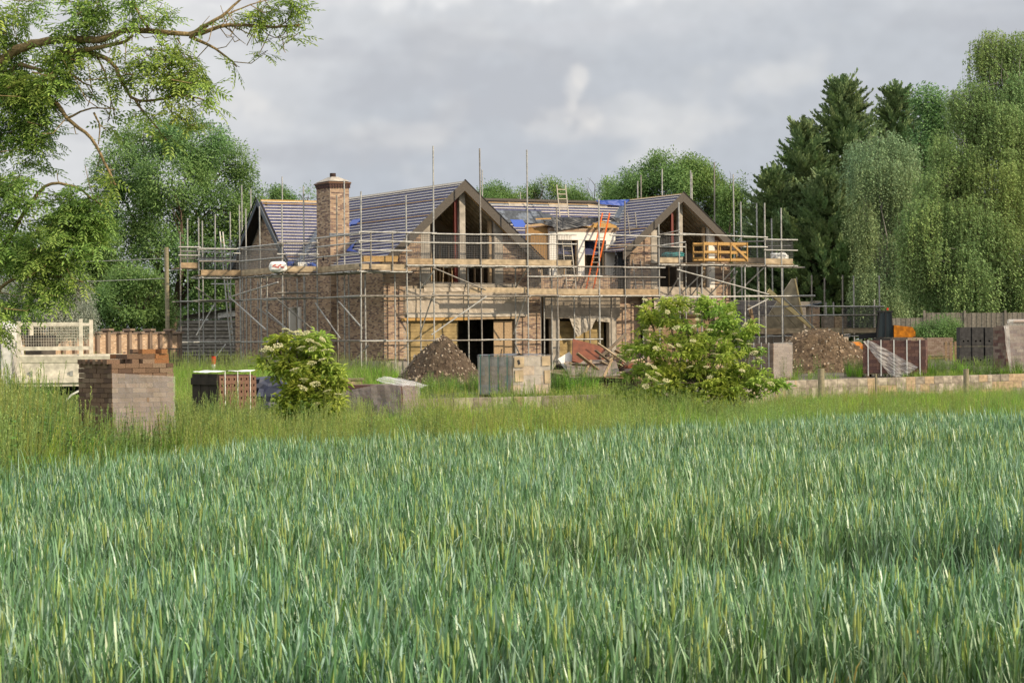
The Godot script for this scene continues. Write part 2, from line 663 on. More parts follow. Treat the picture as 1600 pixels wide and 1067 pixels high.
# ------------------------------------------------------------------ rough grass between field and site
func grass_tuft(s: int, tall: float, spread: float, count: int, heads: float, c0: Color, c1: Color, w := 0.007) -> ArrayMesh:
	var r := RandomNumberGenerator.new()
	r.seed = s
	var g := Geo.new()
	for i in count:
		var q := r.randf() * TAU
		var out := Vector3(cos(q), 0, sin(q))
		var root := out * r.randf() * spread
		var l := tall * r.randf_range(0.45, 1.0)
		g.col = c0.lerp(c1, r.randf())
		strip(g, root, (Vector3.UP + out * r.randf_range(0.02, 0.35)).normalized(), out, l, w * r.randf_range(0.7, 1.4), r.randf_range(0.1, 0.6), 3)
		if r.randf() < heads:
			# seed head on a thin stalk
			var lean := (Vector3.UP + Vector3(r.randf_range(-0.15, 0.15), 0, r.randf_range(-0.15, 0.15))).normalized()
			var hl := tall * r.randf_range(0.95, 1.25)
			g.col = Color(0.24, 0.30, 0.09)
			g.bar(root, root + lean * hl, 0.0035, 0.0035)
			g.col = Color(0.33, 0.37, 0.14).lerp(Color(0.36, 0.46, 0.12), r.randf())
			for k in 7:
				var e := root + lean * (hl - 0.13 + k * 0.022)
				var q2 := r.randf() * TAU
				strip(g, e, (lean + Vector3(cos(q2), 0, sin(q2)) * 0.6).normalized(), Vector3(cos(q2), -0.4, sin(q2)), 0.05 - k * 0.004, 0.009, 0.3, 2)
	return g.mesh()


func leaf_pair_plant(s: int, tall: float, c0: Color, c1: Color, leaf := 0.085) -> ArrayMesh:
	# nettle-like stems: crossed pairs of toothed leaves that shorten towards the tip
	var r := RandomNumberGenerator.new()
	r.seed = s
	var g := Geo.new()
	for i in 5:
		var root := Vector3(r.randf_range(-0.14, 0.14), 0, r.randf_range(-0.14, 0.14))
		var lean := Vector3(r.randf_range(-0.14, 0.14), 1, r.randf_range(-0.14, 0.14)).normalized()
		var l := tall * r.randf_range(0.7, 1.05)
		g.col = Color(0.17, 0.24, 0.07)
		g.bar(root, root + lean * l, 0.006, 0.006)
		var q := r.randf() * TAU
		var n := int(l / 0.075)
		for k in range(2, n + 1):
			q += PI / 2
			var size := leaf * (1.15 - 0.65 * k / n) * r.randf_range(0.8, 1.2)
			for m in 2:
				var a := q + PI * m + r.randf_range(-0.3, 0.3)
				var out := Vector3(cos(a), 0.25, sin(a)).normalized()
				g.col = c0.lerp(c1, r.randf())
				strip(g, root + lean * l * k / n, out, Vector3(0, -1, 0), size * 1.25, size * 0.62, 0.5, 3)
	return g.mesh()


func dock_plant(s: int, tall: float) -> ArrayMesh:
	# a stem with clustered rusty brown or pale flowers
	var r := RandomNumberGenerator.new()
	r.seed = s
	var g := Geo.new()
	var lean := Vector3(r.randf_range(-0.1, 0.1), 1, r.randf_range(-0.1, 0.1)).normalized()
	g.col = Color(0.20, 0.20, 0.08)
	g.bar(Vector3.ZERO, lean * tall, 0.008, 0.008)
	for k in 60:
		var h := tall * r.randf_range(0.45, 1.0)
		var q := r.randf() * TAU
		var out := Vector3(cos(q), 0.5, sin(q))
		g.col = Color(0.24, 0.16, 0.08).lerp(Color(0.30, 0.30, 0.12), r.randf())
		strip(g, lean * h + out * r.randf() * 0.09 * (1.2 - h / tall), out, Vector3.UP, 0.03, 0.016, 0.3, 2)
	for k in 7:
		var q := r.randf() * TAU
		var out := Vector3(cos(q), 0.6, sin(q))
		g.col = Color(0.10, 0.16, 0.04)
		strip(g, lean * tall * r.randf_range(0.02, 0.4), out.normalized(), Vector3(0, -1, 0), 0.24, 0.06, 0.7, 3)
	return g.mesh()


func make_verge() -> void:
	var kinds := []
	for k in 3:
		kinds.append(grass_tuft(200 + k, 0.80, 0.16, 40, 0.04, Color(0.10, 0.28, 0.028), Color(0.30, 0.52, 0.065), 0.013))
	for k in 3:
		kinds.append(grass_tuft(210 + k, 1.0, 0.18, 32, 0.16, Color(0.15, 0.31, 0.035), Color(0.37, 0.54, 0.08), 0.012))
	kinds.append(leaf_pair_plant(220, 0.95, Color(0.07, 0.16, 0.03), Color(0.20, 0.33, 0.065)))
	kinds.append(leaf_pair_plant(221, 0.80, Color(0.09, 0.19, 0.035), Color(0.26, 0.38, 0.08)))
	kinds.append(dock_plant(230, 1.0))
	kinds.append(grass_tuft(240, 0.33, 0.2, 40, 0.0, Color(0.13, 0.24, 0.035), Color(0.27, 0.37, 0.065)))
	var lists := []
	var tints := []
	for k in kinds.size():
		lists.append([])
		tints.append(PackedColorArray())
	var patch := FastNoiseLite.new()
	patch.seed = 77
	patch.frequency = 0.22
	patch.fractal_octaves = 3
	var d := 14.0
	while d < 66.0:
		var step := 0.20 if d < 40.0 else 0.27
		var half := d * 0.225 + 2.5
		var x := -half
		while x < half:
			var p := Vector3(x + rnd(-0.13, 0.13), 0, -d + rnd(-0.13, 0.13))
			x += step
			var px := col_of(p.x, p.z)
			var dd := -p.z
			var start := field_edge(px) - 0.25 + 0.7 * fine_noise.get_noise_2d(p.x * 2.0, 7.0)
			var stop := wall_depth(px) - 0.25 if px > 560.0 else 47.0
			if dd < start or dd > stop:
				continue
			p.y = ground_y(p.x, p.z)
			var n := patch.get_noise_2d(p.x, p.z * 0.8)
			var n2 := patch.get_noise_2d(p.x * 2.3 + 90.0, p.z * 2.0)
			# tall growth by the left edge, lower along the right
			var tall := lerpf(lerpf(0.95, 0.62, smoothstep(40.0, 130.0, px)), 0.58, smoothstep(400.0, 800.0, px))
			tall = lerpf(tall, 0.48, smoothstep(1000.0, 1500.0, px))
			tall *= lerpf(0.72, 1.0, smoothstep(start, start + 3.0, dd)) * (1.0 + 0.5 * n + 0.45 * n2)
			if px > 560.0 and px < 1070.0 and dd > stop - 4.0:
				tall *= 1.2
			if px > 1090.0:
				tall *= lerpf(1.0, 0.62, smoothstep(start + 5.0, stop - 3.0, dd) * 0.6)
			var k := rng.randi() % 3
			if n2 > 0.05:
				k = 3 + rng.randi() % 3
			if n > 0.06 and rng.randf() < 0.7:
				k = 6 + rng.randi() % 2
			if rng.randf() < 0.007:
				k = 8
			if k == 6 or k == 7:
				tall *= 1.0 if px < 700.0 else 0.85
			var b := Basis(Vector3.UP, rng.randf() * TAU) * Basis.from_scale(Vector3(1.0, 1.0, 1.0) * tall * rnd(0.85, 1.12))
			lists[k].append(Transform3D(b, p))
			var t := rnd(0.82, 1.12)
			var warm := patch.get_noise_2d(p.x * 0.8 + 400.0, p.z * 0.6)
			tints[k].append(Color(t * (1.0 + 0.35 * warm), t * (1.0 + 0.06 * warm), t * (1.0 - 0.1 * warm)))
		d += step
	# low growth inside the site: round the pallets, the mounds and the foot of the house
	for i in 5200:
		var dd := rnd(46.0, 118.0)
		var px := rnd(-150.0, 1750.0)
		var p := Vector3((px - 800.0) / 3600.0 * dd, 0, -dd)
		if dd < wall_depth(px) + 0.4 and px > 560.0:
			continue
		var n := patch.get_noise_2d(p.x * 0.7 + 30.0, p.z * 0.7)
		if px > 560.0 and n < (0.02 if dd < 62.0 else 0.14) and not (dd < wall_depth(px) + 4.5 and n > -0.25):
			continue
		p.y = ground_y(p.x, p.z)
		var k := 9
		var s := rnd(0.8, 1.3)
		if px < 620.0:
			k = rng.randi() % 6
			s = rnd(0.6, 0.95)
		elif n > 0.12 and rng.randf() < 0.5 and dd < 85.0:
			k = 6 + rng.randi() % 2
			s = rnd(0.55, 0.9)
		lists[k].append(Transform3D(Basis(Vector3.UP, rng.randf() * TAU) * Basis.from_scale(Vector3.ONE * s * (1.0 if dd < 80.0 else 1.35)), p))
		tints[k].append(Color(1, 1, 1) * rnd(0.75, 1.05))
	# nettles crowding the first heap, the foot of the house and the block pack
	for q in [[-4.473, 28.5, 0.9, 0.8, 26, 0.95], [-4.439, 34.0, 1.6, 1.0, 40, 0.85], [-3.392, 33.0, 1.2, 1.0, 34, 0.9], [-5.550, 27.0, 1.3, 2.0, 36, 1.2], [-1.430, 66.0, 2.0, 1.6, 90, 0.62], [-2.411, 62.0, 1.4, 1.4, 36, 0.5], [-5.875, 94.0, 2.2, 2.0, 70, 1.1], [1.450, 58.0, 1.4, 1.4, 60, 0.8], [12.088, 72.5, 3.2, 1.2, 110, 0.7], [15.005, 73.5, 2.6, 0.9, 80, 0.65], [-12.777, 100.0, 4.0, 4.0, 120, 1.1], [2.428, 46.3, 2.6, 0.9, 110, 0.8], [4.047, 47.4, 1.8, 0.7, 70, 0.7]]:
		for i in int(q[4]):
			var p := Vector3(q[0] + rnd(-0.5, 0.5) * q[2], 0, -q[1] + rnd(-0.5, 0.5) * q[3])
			p.y = ground_y(p.x, p.z)
			var k := 6 + rng.randi() % 2 if rng.randf() < 0.75 else rng.randi() % 3
			lists[k].append(Transform3D(Basis(Vector3.UP, rng.randf() * TAU) * Basis.from_scale(Vector3.ONE * q[5] * rnd(0.6, 1.1)), p))
			tints[k].append(Color(1, 1, 1) * rnd(0.8, 1.1))
	var root := thing("rough_grass", "tall rough grass and nettles between the wheat and the building site", "grass")
	root.set_meta("kind", "stuff")
	var names := ["grass", "grass", "grass", "seeding_grass", "seeding_grass", "seeding_grass", "nettles", "nettles", "docks", "short_grass"]
	for k in kinds.size():
		if lists[k].size():
			scatter(names[k], root, kinds[k], M.grass, lists[k], tints[k])



# ------------------------------------------------------------------ house
func H(a: float, h: float, b: float) -> Vector3:
	return Vector3(a, h, -b)


var brick_unit: BoxMesh


func brick_color(dark := 0.28) -> Color:
	var t := rng.randf()
	var c := Color(0.30, 0.20, 0.13).lerp(Color(0.37, 0.26, 0.175), rng.randf())
	if t < dark:
		c = Color(0.12, 0.08, 0.068).lerp(Color(0.22, 0.14, 0.105), rng.randf())
	elif t < dark + 0.18:
		c = Color(0.41, 0.30, 0.21)
	return c * rnd(0.92, 1.24)


# brickwork: a mortar wall from flat polygons and a course-by-course layer of bricks standing 6 mm proud of it
func brickwork(parent: Node, t: Transform3D, polys: Array, thick: float, called := "wall", dark := 0.28, bright := 1.0) -> void:
	var list := []
	var cols := PackedColorArray()
	for flat in polys:
		var p := poly(flat)
		part(called, slab(p, thick), M.mortar, parent, t)
		var lo := p[0]
		var hi := p[0]
		for q in p:
			lo = lo.min(q)
			hi = hi.max(q)
		var row := int(ceil(lo.y / 0.075))
		while row * 0.075 + 0.07 < hi.y + 0.005:
			var y := row * 0.075 + 0.0325 + 0.005
			var x := floorf(lo.x / 0.225) * 0.225 + (0.1125 if row % 2 else 0.0)
			while x < hi.x:
				var a := maxf(x, lo.x + 0.004)
				var b := minf(x + 0.215, hi.x - 0.004)
				x += 0.225
				if b - a < 0.03:
					continue
				var mid := Vector2((a + b) * 0.5, y)
				if not Geometry2D.is_point_in_polygon(mid, p) or not Geometry2D.is_point_in_polygon(Vector2(a + 0.02, y + 0.02), p) or not Geometry2D.is_point_in_polygon(Vector2(b - 0.02, y + 0.02), p):
					continue
				list.append(t * Transform3D(Basis.from_scale(Vector3(b - a - 0.006, 0.060, 0.02)), Vector3(mid.x, mid.y, -0.004 + rnd(-0.002, 0.002))))
				cols.append(brick_color(dark) * bright)
			row += 1
	scatter("bricks", parent, unit_box, M.brick, list, cols)


# roof slope: e0, e1 along the eave, r1, r0 along the ridge
func slope(parent: Node, e0: Vector3, e1: Vector3, r1: Vector3, r0: Vector3, gauge: float, skin: Material, skip_to := 0.0) -> void:
	var g := Geo.new()
	var n := (e1 - e0).cross(r0 - e0).normalized()
	if n.y < 0.0:
		n = -n
	# underlay sags a little between the rafters
	var cols := 24
	var rows := 10
	var f := func(u: float, w: float) -> Vector3:
		var p := e0.lerp(r0, w).lerp(e1.lerp(r1, w), u)
		return p - n * 0.018 * absf(sin(u * PI * 14.0)) * (1.0 if u > 0.0 and u < 1.0 else 0.0)
	for i in cols:
		for k in rows:
			g.quad(f.call(float(i) / cols, float(k) / rows), f.call((i + 1.0) / cols, float(k) / rows), f.call((i + 1.0) / cols, (k + 1.0) / rows), f.call(float(i) / cols, (k + 1.0) / rows))
	part("underlay", g.mesh(), skin, parent)
	var back := Geo.new()
	back.quad(e0 - n * 0.05, e1 - n * 0.05, r1 - n * 0.05, r0 - n * 0.05)  # extra sheet added just below the underlay, brightens the gable interiors by bounce
	part("added_bounce_sheet", back.mesh(), M.bounce_pale, parent)
	var len_ := e0.distance_to(r0)
	var rows_n := int(len_ / gauge)
	for k in rows_n + 1:
		var w := float(k) / rows_n
		if w < skip_to:
			continue
		w = clampf(w, 0.01, 0.985)
		var a := e0.lerp(r0, w) + n * 0.03
		var b := e1.lerp(r1, w) + n * 0.03
		if a.distance_to(b) < 0.25:
			continue
		beam_flat("batten", parent, M.batten if rng.randf() < 0.88 else M.batten_new, a, b, n)


func beam_flat(called: String, parent: Node, mt: Material, a: Vector3, b: Vector3, n: Vector3, w := 0.04, h := 0.026) -> void:
	var z := (b - a).normalized()
	var x := n.cross(z).normalized()
	var wob := rnd(-0.006, 0.006)
	part(called, unit_box, mt, parent, Transform3D(Basis(x * w, z.cross(x) * h, z * a.distance_to(b)), (a + b) * 0.5 + x * wob))


func plate(called: String, parent: Node, mt: Material, t: Transform3D, flat: Array, thick: float) -> MeshInstance3D:
	return part(called, slab(poly(flat), thick), mt, parent, t)


# barge boards of a gable that faces along +z of the frame t (x across, y up)
func barge(parent: Node, t: Transform3D, apex: Vector2, left: Vector2, right: Vector2, deep: float, mt: Material) -> void:
	var cut := deep * 1.35
	plate("barge_board", parent, mt, t, [apex.x, apex.y, left.x, left.y, left.x, left.y - cut, apex.x, apex.y - cut], 0.05)
	plate("barge_board", parent, mt, t, [apex.x, apex.y, apex.x, apex.y - cut, right.x, right.y - cut, right.x, right.y], 0.05)


func make_house() -> void:
	var house := thing("brick_house", "half built brick house with two front gables and blue battened roofs", "house", Vector3(-5.95, 0, -107.0), deg_to_rad(28.0))
	var front := Transform3D.IDENTITY                        # x along the front, z towards the viewer
	var left := Transform3D(Basis(Vector3(0, 0, -1), Vector3.UP, Vector3(-1, 0, 0)), Vector3.ZERO)   # x runs back along the left wall

	# --- left wall: b along x
	brickwork(house, left, [
		[0, 0.85, 9.85, 0.85, 9.85, 5.6, 0, 5.6],
		[9.85, 3.55, 11.25, 3.55, 11.25, 5.6, 9.85, 5.6],
		[11.25, 0.85, 19.0, 0.85, 19.0, 5.3, 18.4, 5.3, 14.2, 8.9, 10.4, 5.6, 11.25, 5.6],
	], 0.3, "wall", 0.30)
	# plinth
	box("plinth", house, M.concrete, H(-0.01, 0.425, 9.5), Vector3(0.34, 0.85, 19.0))
	box("plinth", house, M.concrete, H(0.6, 0.425, -0.01), Vector3(1.2, 0.85, 0.34))
	# side doorway with a pale lining
	box("door_lining", house, M.frame_white, H(0.05, 2.2, 9.95), Vector3(0.34, 2.7, 0.18))
	box("door_lining", house, M.frame_white, H(0.05, 2.2, 11.15), Vector3(0.34, 2.7, 0.18))
	box("door_panel", house, M.plaster, H(0.22, 2.6, 10.6), Vector3(0.04, 1.9, 1.0))
	box("door_panel", house, M.timber_dark, H(0.2, 1.1, 10.65), Vector3(0.05, 1.2, 0.6))

	# --- front gable wall
	brickwork(house, front, [
		[0, 0.85, 1.15, 0.85, 1.15, 4.35, 2.0, 4.35, 2.0, 7.1, 0.0, 5.45],
		[6.95, 0.1, 8.3, 0.1, 8.3, 5.4, 6.25, 7.25, 6.25, 4.35, 6.95, 4.35],
	], 0.3)
	# return of the pier beside the recess
	box("pier_return", house, M.mortar, H(8.36, 2.6, 0.6), Vector3(0.12, 5.2, 1.0))
	# wall between the gables, set back a little
	brickwork(house, front.translated(Vector3(0, 0, -0.6)), [
		[8.42, 3.9, 13.0, 3.9, 13.0, 4.95, 8.42, 4.95],
		[12.75, 0.1, 14.3, 0.1, 14.3, 3.9, 12.75, 3.9],
	], 0.3)
	# second gable
	brickwork(house, front, [
		[13.35, 3.9, 14.55, 3.9, 14.55, 7.35, 13.35, 6.45],
		[14.3, 0.1, 14.6, 0.1, 14.6, 3.9, 14.3, 3.9],
		[18.3, 0.1, 19.25, 0.1, 19.25, 6.35, 18.3, 7.1],
	], 0.3, "wall", 0.34)
	box("side_wall", house, M.mortar, H(19.1, 3.1, 5.0), Vector3(0.28, 6.2, 9.9))

	# --- inside: floors, cross walls
	box("upper_floor", house, M.board_pale, H(4.15, 3.75, 7.0), Vector3(7.7, 0.3, 13.4))
	box("upper_floor", house, M.board_pale, H(13.7, 3.75, 4.0), Vector3(10.4, 0.3, 6.4))
	box("cross_wall", house, M.interior, H(4.1, 1.8, 6.0), Vector3(7.6, 3.5, 0.2))
	box("cross_wall", house, M.interior, H(13.6, 1.8, 5.0), Vector3(10.6, 3.5, 0.2))
	box("cross_wall", house, M.interior, H(8.2, 2.7, 7.0), Vector3(0.2, 5.4, 12.6))
	box("cross_wall", house, M.interior, H(9.5, 2.8, 18.9), Vector3(18.8, 5.5, 0.2))
	box("cross_wall", house, M.interior, H(13.6, 5.0, 5.2), Vector3(10.6, 2.4, 0.2))
	box("stud_wall", house, M.osb, H(4.1, 5.0, 7.0), Vector3(7.8, 2.2, 0.12))
	for i in 9:
		beam("stud", house, M.timber if i % 3 else M.board_pale, H(2.5 + i * 0.42 + rnd(-0.1, 0.1), 3.9, 1.3), H(2.5 + i * 0.42, 5.6, 1.3), 0.1, 0.05)
	for i in 8:
		beam("stud", house, M.timber, H(2.7 + i * 0.47, 3.9, 2.4), H(2.7 + i * 0.47, 6.4, 2.4), 0.09, 0.05)
	for i in 6:
		beam("stud", house, M.timber, H(14.9 + i * 0.58, 3.9, 2.6), H(14.9 + i * 0.58, 6.4, 2.6), 0.09, 0.05)
	box("door_leaf", house, M.timber_dark, H(15.1, 5.0, 1.6), Vector3(0.9, 2.2, 0.05))

	# --- glazed gable screens: posts without their glass
	for s in [[1.95, 2.42, 4.35, 7.35, "render"], [3.98, 4.28, 4.35, 8.85, "render"], [5.84, 6.28, 4.35, 7.6, "render"]]:
		plate("post", house, M[s[4]], front.translated(Vector3(0, 0, 0.02)), [s[0], s[2], s[1], s[2], s[1], s[3] + (0.35 if s[0] < 4.0 else -0.35) * (1.0 if s[0] != 3.98 else 0.0), s[0], s[3]], 0.28)
	box("steel_post", house, M.red_steel, H(3.88, 6.4, 0.25), Vector3(0.14, 5.0, 0.16))
	box("frame_post", house, M.timber, H(5.68, 5.9, 0.2), Vector3(0.14, 3.2, 0.16))
	for s in [[14.58, 14.92, 7.2], [16.2, 16.42, 8.5], [17.95, 18.3, 7.4]]:
		plate("post", house, M.frame_white if s[0] > 17.0 else M.render, front.translated(Vector3(0, 0, 0.02)), [s[0], 4.3, s[1], 4.3, s[1], s[2], s[0], s[2]], 0.26)
	box("steel_post", house, M.red_steel, H(15.98, 7.4, 0.3), Vector3(0.13, 2.0, 0.14))
	box("frame_post", house, M.timber, H(17.78, 5.9, 0.2), Vector3(0.12, 3.0, 0.14))

	# --- wide ground floor opening: lintel under plastic, sheathing boards, dark doorway
	box("lintel", house, M.plaster, H(4.35, 3.72, 0.12), Vector3(6.3, 1.32, 0.3))
	box("sill_rail", house, M.render, H(4.3, 4.42, -0.05), Vector3(4.9, 0.12, 0.36))
	for k in 9:
		box("sheathing_board", house, M.sheathing, H(2.52 + rnd(-0.015, 0.015), 0.32 + k * 0.295, 0.16 + (k % 2) * 0.012), Vector3(2.8, 0.283, 0.03))
	box("door_board", house, M.timber, H(6.38, 1.4, 0.2), Vector3(1.06, 2.7, 0.05))
	box("head_board", house, M.timber_new, H(2.6, 2.83, -0.1), Vector3(3.5, 0.13, 0.06), Vector3(0, 0, 0.3))
	box("head_board", house, M.board, H(5.65, 2.87, -0.11), Vector3(2.7, 0.1, 0.06), Vector3(0, 0, 0.8))
	var sheet := wrinkled([[1.07, 4.25], [7.65, 4.3], [7.6, 3.15], [1.07, 3.06]], 40, 8, 0.05, 3)
	part("plastic_sheet", sheet, M.poly_sheet, house, front.translated(Vector3(0, 0, 0.12)))
	part("plastic_sheet", wrinkled([[2.0, 4.58], [6.9, 4.52], [7.5, 4.2], [2.0, 4.1]], 34, 5, 0.06, 4), M.poly_sheet, house, front.translated(Vector3(0, 0, 0.2)))
	part("damp_proof_sheet", wrinkled([[1.15, 3.12], [7.6, 3.16], [7.55, 2.96], [1.15, 2.9]], 60, 4, 0.05, 5), M.sheet_grey, house, front.translated(Vector3(0, 0, 0.14)))

	# --- second ground floor opening
	box("lintel", house, M.plaster, H(10.9, 3.35, 0.55), Vector3(4.2, 1.0, 0.3))
	box("concrete_post", house, M.render, H(9.33, 1.45, 0.5), Vector3(0.42, 2.8, 0.32))
	box("concrete_post", house, M.render, H(12.55, 1.45, 0.5), Vector3(0.4, 2.8, 0.32))
	for k in 9:
		box("sheathing_board", house, M.sheathing, H(11.1, 0.3 + k * 0.285, 0.9 + (k % 2) * 0.012), Vector3(2.5, 0.272, 0.03))
	part("plastic_sheet", wrinkled([[10.0, 2.95], [11.6, 2.95], [11.3, 2.35], [10.5, 1.95]], 14, 8, 0.10, 6), M.sheet_grey, house, front.translated(Vector3(0, 0, -0.25)))
	part("plastic_sheet", wrinkled([[11.5, 2.95], [12.5, 2.9], [12.4, 2.65], [11.6, 2.7]], 10, 4, 0.10, 7), M.sheet_grey, house, front.translated(Vector3(0, 0, -0.25)))
	# boarded front below the second gable screen
	box("lintel", house, M.plaster, H(16.5, 3.75, 0.12), Vector3(3.6, 1.15, 0.3))
	part("plastic_sheet", wrinkled([[14.65, 4.4], [18.3, 4.35], [18.3, 3.0], [14.65, 3.05]], 24, 8, 0.05, 8), M.poly_sheet, house, front.translated(Vector3(0, 0, 0.12)))
	box("board_screen", house, M.timber_dark, H(16.45, 1.55, 0.25), Vector3(3.7, 3.0, 0.06))

	# --- roofs
	slope(house, H(-0.3, 5.45, -0.4), H(-0.3, 5.45, 10.0), H(4.05, 9.28, 14.4), H(4.05, 9.28, -0.4), 0.235, M.membrane)
	slope(house, H(8.4, 5.45, -0.4), H(8.4, 5.45, 10.0), H(4.05, 9.28, 14.4), H(4.05, 9.28, -0.4), 0.4, M.membrane)
	slope(house, H(-0.4, 5.45, 10.0), H(-0.3, 5.45, 10.0), H(4.05, 9.15, 14.25), H(-0.4, 9.15, 14.2), 0.25, M.membrane)
	slope(house, H(-0.4, 5.45, 18.5), H(10.0, 5.45, 18.5), H(10.0, 9.15, 14.2), H(-0.4, 9.15, 14.2), 0.6, M.membrane)
	slope(house, H(8.4, 5.45, 10.0), H(10.0, 5.45, 10.0), H(10.0, 9.15, 14.2), H(4.05, 9.15, 14.2), 0.6, M.membrane)
	slope(house, H(12.75, 6.15, -0.4), H(12.75, 6.15, 1.85), H(16.2, 8.98, 5.2), H(16.2, 8.98, -0.4), 0.235, M.membrane)
	slope(house, H(19.7, 6.1, -0.4), H(19.7, 6.1, 9.6), H(16.2, 8.98, 9.6), H(16.2, 8.98, -0.4), 0.5, M.membrane)
	slope(house, H(7.6, 6.05, 1.75), H(13.2, 6.05, 1.75), H(16.0, 8.83, 5.0), H(4.4, 8.83, 5.0), 0.27, M.membrane, 0.4)
	slope(house, H(4.4, 5.5, 9.0), H(16.0, 5.5, 9.0), H(16.0, 8.83, 5.0), H(4.4, 8.83, 5.0), 0.6, M.membrane)
	# ridge boards
	beam("ridge_board", house, M.batten, H(4.05, 9.30, -0.4), H(4.05, 9.30, 14.3), 0.05, 0.07)
	beam("ridge_board", house, M.batten_new, H(-0.4, 9.18, 14.2), H(4.2, 9.18, 14.2), 0.07, 0.08)
	beam("ridge_board", house, M.batten_new, H(16.2, 9.0, -0.4), H(16.2, 9.0, 5.3), 0.06, 0.06)
	box("ridge_capping", house, M.barge, H(10.3, 8.86, 5.0), Vector3(11.4, 0.12, 0.36))
	for i in 7:
		box("fascia_sheet", house, M.lead if i % 2 else M.render, H(7.4 + i * 1.15, 8.66 - 0.012 * (i % 2), 4.78), Vector3(1.12, 0.03, 0.24), Vector3(40, 0, 0))
	# lead valleys
	var vn := Vector3(-0.62, 0.66, 0.42).normalized()
	beam_flat("valley_lead", house, M.lead, H(-0.35, 5.5, 9.95), H(4.0, 9.3, 14.3), vn, 0.95, 0.03)
	beam_flat("valley_lead", house, M.lead, H(12.85, 6.3, 1.8), H(16.0, 8.95, 5.05), vn, 0.8, 0.03)
	beam_flat("valley_board", house, M.batten, H(13.05, 6.25, 1.55), H(16.15, 8.95, 4.8), vn, 0.05, 0.05)
	beam_flat("valley_sheet", house, M.tarp_blue, H(12.8, 6.2, 1.7), H(13.3, 6.65, 2.2), vn, 0.6, 0.05)
	part("loose_underlay", wrinkled([[0, 0], [2.2, 0.1], [1.7, -0.25], [0.3, -0.2]], 12, 4, 0.07, 12), M.tarp_blue, house, Transform3D(Basis.IDENTITY, H(14.1, 8.92, 4.6)))

	# slates laid on the middle roof
	var sn := Vector3(0, 0.76, 0.65)
	for r in 5:
		var cnt := 11 - absi(r - 2)
		for k in cnt:
			var w := 0.58 + r * 0.045
			var p := H(7.9 + k * 0.305 + (r % 2) * 0.15 + r * 0.06, 6.05 + 2.78 * w, 1.75 + 3.25 * w) + sn * (0.065 + rnd(0, 0.006))
			part("slate", unit_box, M.slate if rng.randf() < 0.6 else M.lead, house, Transform3D(Basis(Vector3(0.3, 0, 0), sn * 0.008, Vector3(0, -0.65, 0.76) * 0.26), p))
	# slates on the cheek between dormer and second gable
	var cn := Vector3(-0.64, 0.77, 0.0)
	for r in 7:
		for k in 5:
			var p := H(13.32 + r * 0.03 - 0.02, 4.95 + r * 0.19, 0.15 + k * 0.31 + (r % 2) * 0.15)
			part("slate", unit_box, M.slate, house, Transform3D(Basis(Vector3(0, 0, 0.3), cn * 0.01, Vector3(-0.77, -0.64, 0) * 0.26), p + cn * 0.06))
	plate("cheek", house, M.slate, Transform3D(Basis(Vector3(0.5, 0, -0.87), Vector3.UP, Vector3(0.87, 0, 0.5)).rotated(Vector3.UP, -0.9), H(12.95, 4.9, 0.55)), [0, 0, 1.4, 0, 0.9, 0.9, 0, 1.35], 0.05)

	# rafters seen inside the gables
	for i in 12:
		var b := 0.5 + i * 0.42
		beam("rafter", house, M.board_pale, H(-0.1, 5.45, b), H(4.0, 9.05, b), 0.05, 0.17)
		beam("rafter", house, M.board_pale, H(8.2, 5.45, b), H(4.1, 9.05, b), 0.05, 0.17)
	for i in 10:
		var b := 0.4 + i * 0.42
		beam("rafter", house, M.board_pale, H(13.0, 6.2, b), H(16.15, 8.78, b), 0.05, 0.15)
		beam("rafter", house, M.board_pale, H(19.4, 6.2, b), H(16.25, 8.78, b), 0.05, 0.15)
	# barge boards with pale soffit strips
	barge(house, front.translated(Vector3(0, 0, 0.46)), Vector2(4.05, 9.36), Vector2(-0.35, 5.46), Vector2(8.45, 5.46), 0.36, M.barge)
	barge(house, front.translated(Vector3(0, 0, 0.46)), Vector2(16.2, 9.06), Vector2(12.7, 6.12), Vector2(19.75, 6.1), 0.33, M.barge)
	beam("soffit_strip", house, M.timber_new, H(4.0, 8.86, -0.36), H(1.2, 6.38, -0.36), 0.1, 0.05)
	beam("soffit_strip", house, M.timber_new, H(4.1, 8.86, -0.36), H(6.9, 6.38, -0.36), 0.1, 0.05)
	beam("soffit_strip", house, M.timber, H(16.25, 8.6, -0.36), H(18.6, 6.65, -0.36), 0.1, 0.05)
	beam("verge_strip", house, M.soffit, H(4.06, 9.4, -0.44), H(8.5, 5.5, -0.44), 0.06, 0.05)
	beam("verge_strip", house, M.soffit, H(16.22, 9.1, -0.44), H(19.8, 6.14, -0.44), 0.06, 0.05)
	# left gable: dark soffit, blue-grey barge boards
	var lg := left.translated(Vector3(-0.62, 0, 0))
	barge(house, lg, Vector2(14.2, 9.25), Vector2(9.9, 5.45), Vector2(18.6, 5.45), 0.24, M.barge_blue)
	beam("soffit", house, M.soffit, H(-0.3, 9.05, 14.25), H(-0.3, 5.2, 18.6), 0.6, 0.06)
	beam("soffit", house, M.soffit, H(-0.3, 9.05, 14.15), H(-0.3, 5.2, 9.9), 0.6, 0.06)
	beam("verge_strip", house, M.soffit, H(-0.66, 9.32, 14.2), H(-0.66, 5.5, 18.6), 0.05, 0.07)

	# --- dormer between the gables
	for s in [[9.62, 10.08], [11.24, 11.6], [12.84, 13.36]]:
		box("dormer_post", house, M.frame_white, H((s[0] + s[1]) * 0.5, 5.85, 1.5), Vector3(s[1] - s[0], 1.95, 0.16))
	box("dormer_head", house, M.frame_white, H(11.49, 6.92, 1.49), Vector3(3.74, 0.4, 0.18))
	box("dormer_apron", house, M.mortar, H(11.5, 4.85, 1.55), Vector3(3.8, 0.35, 0.2))
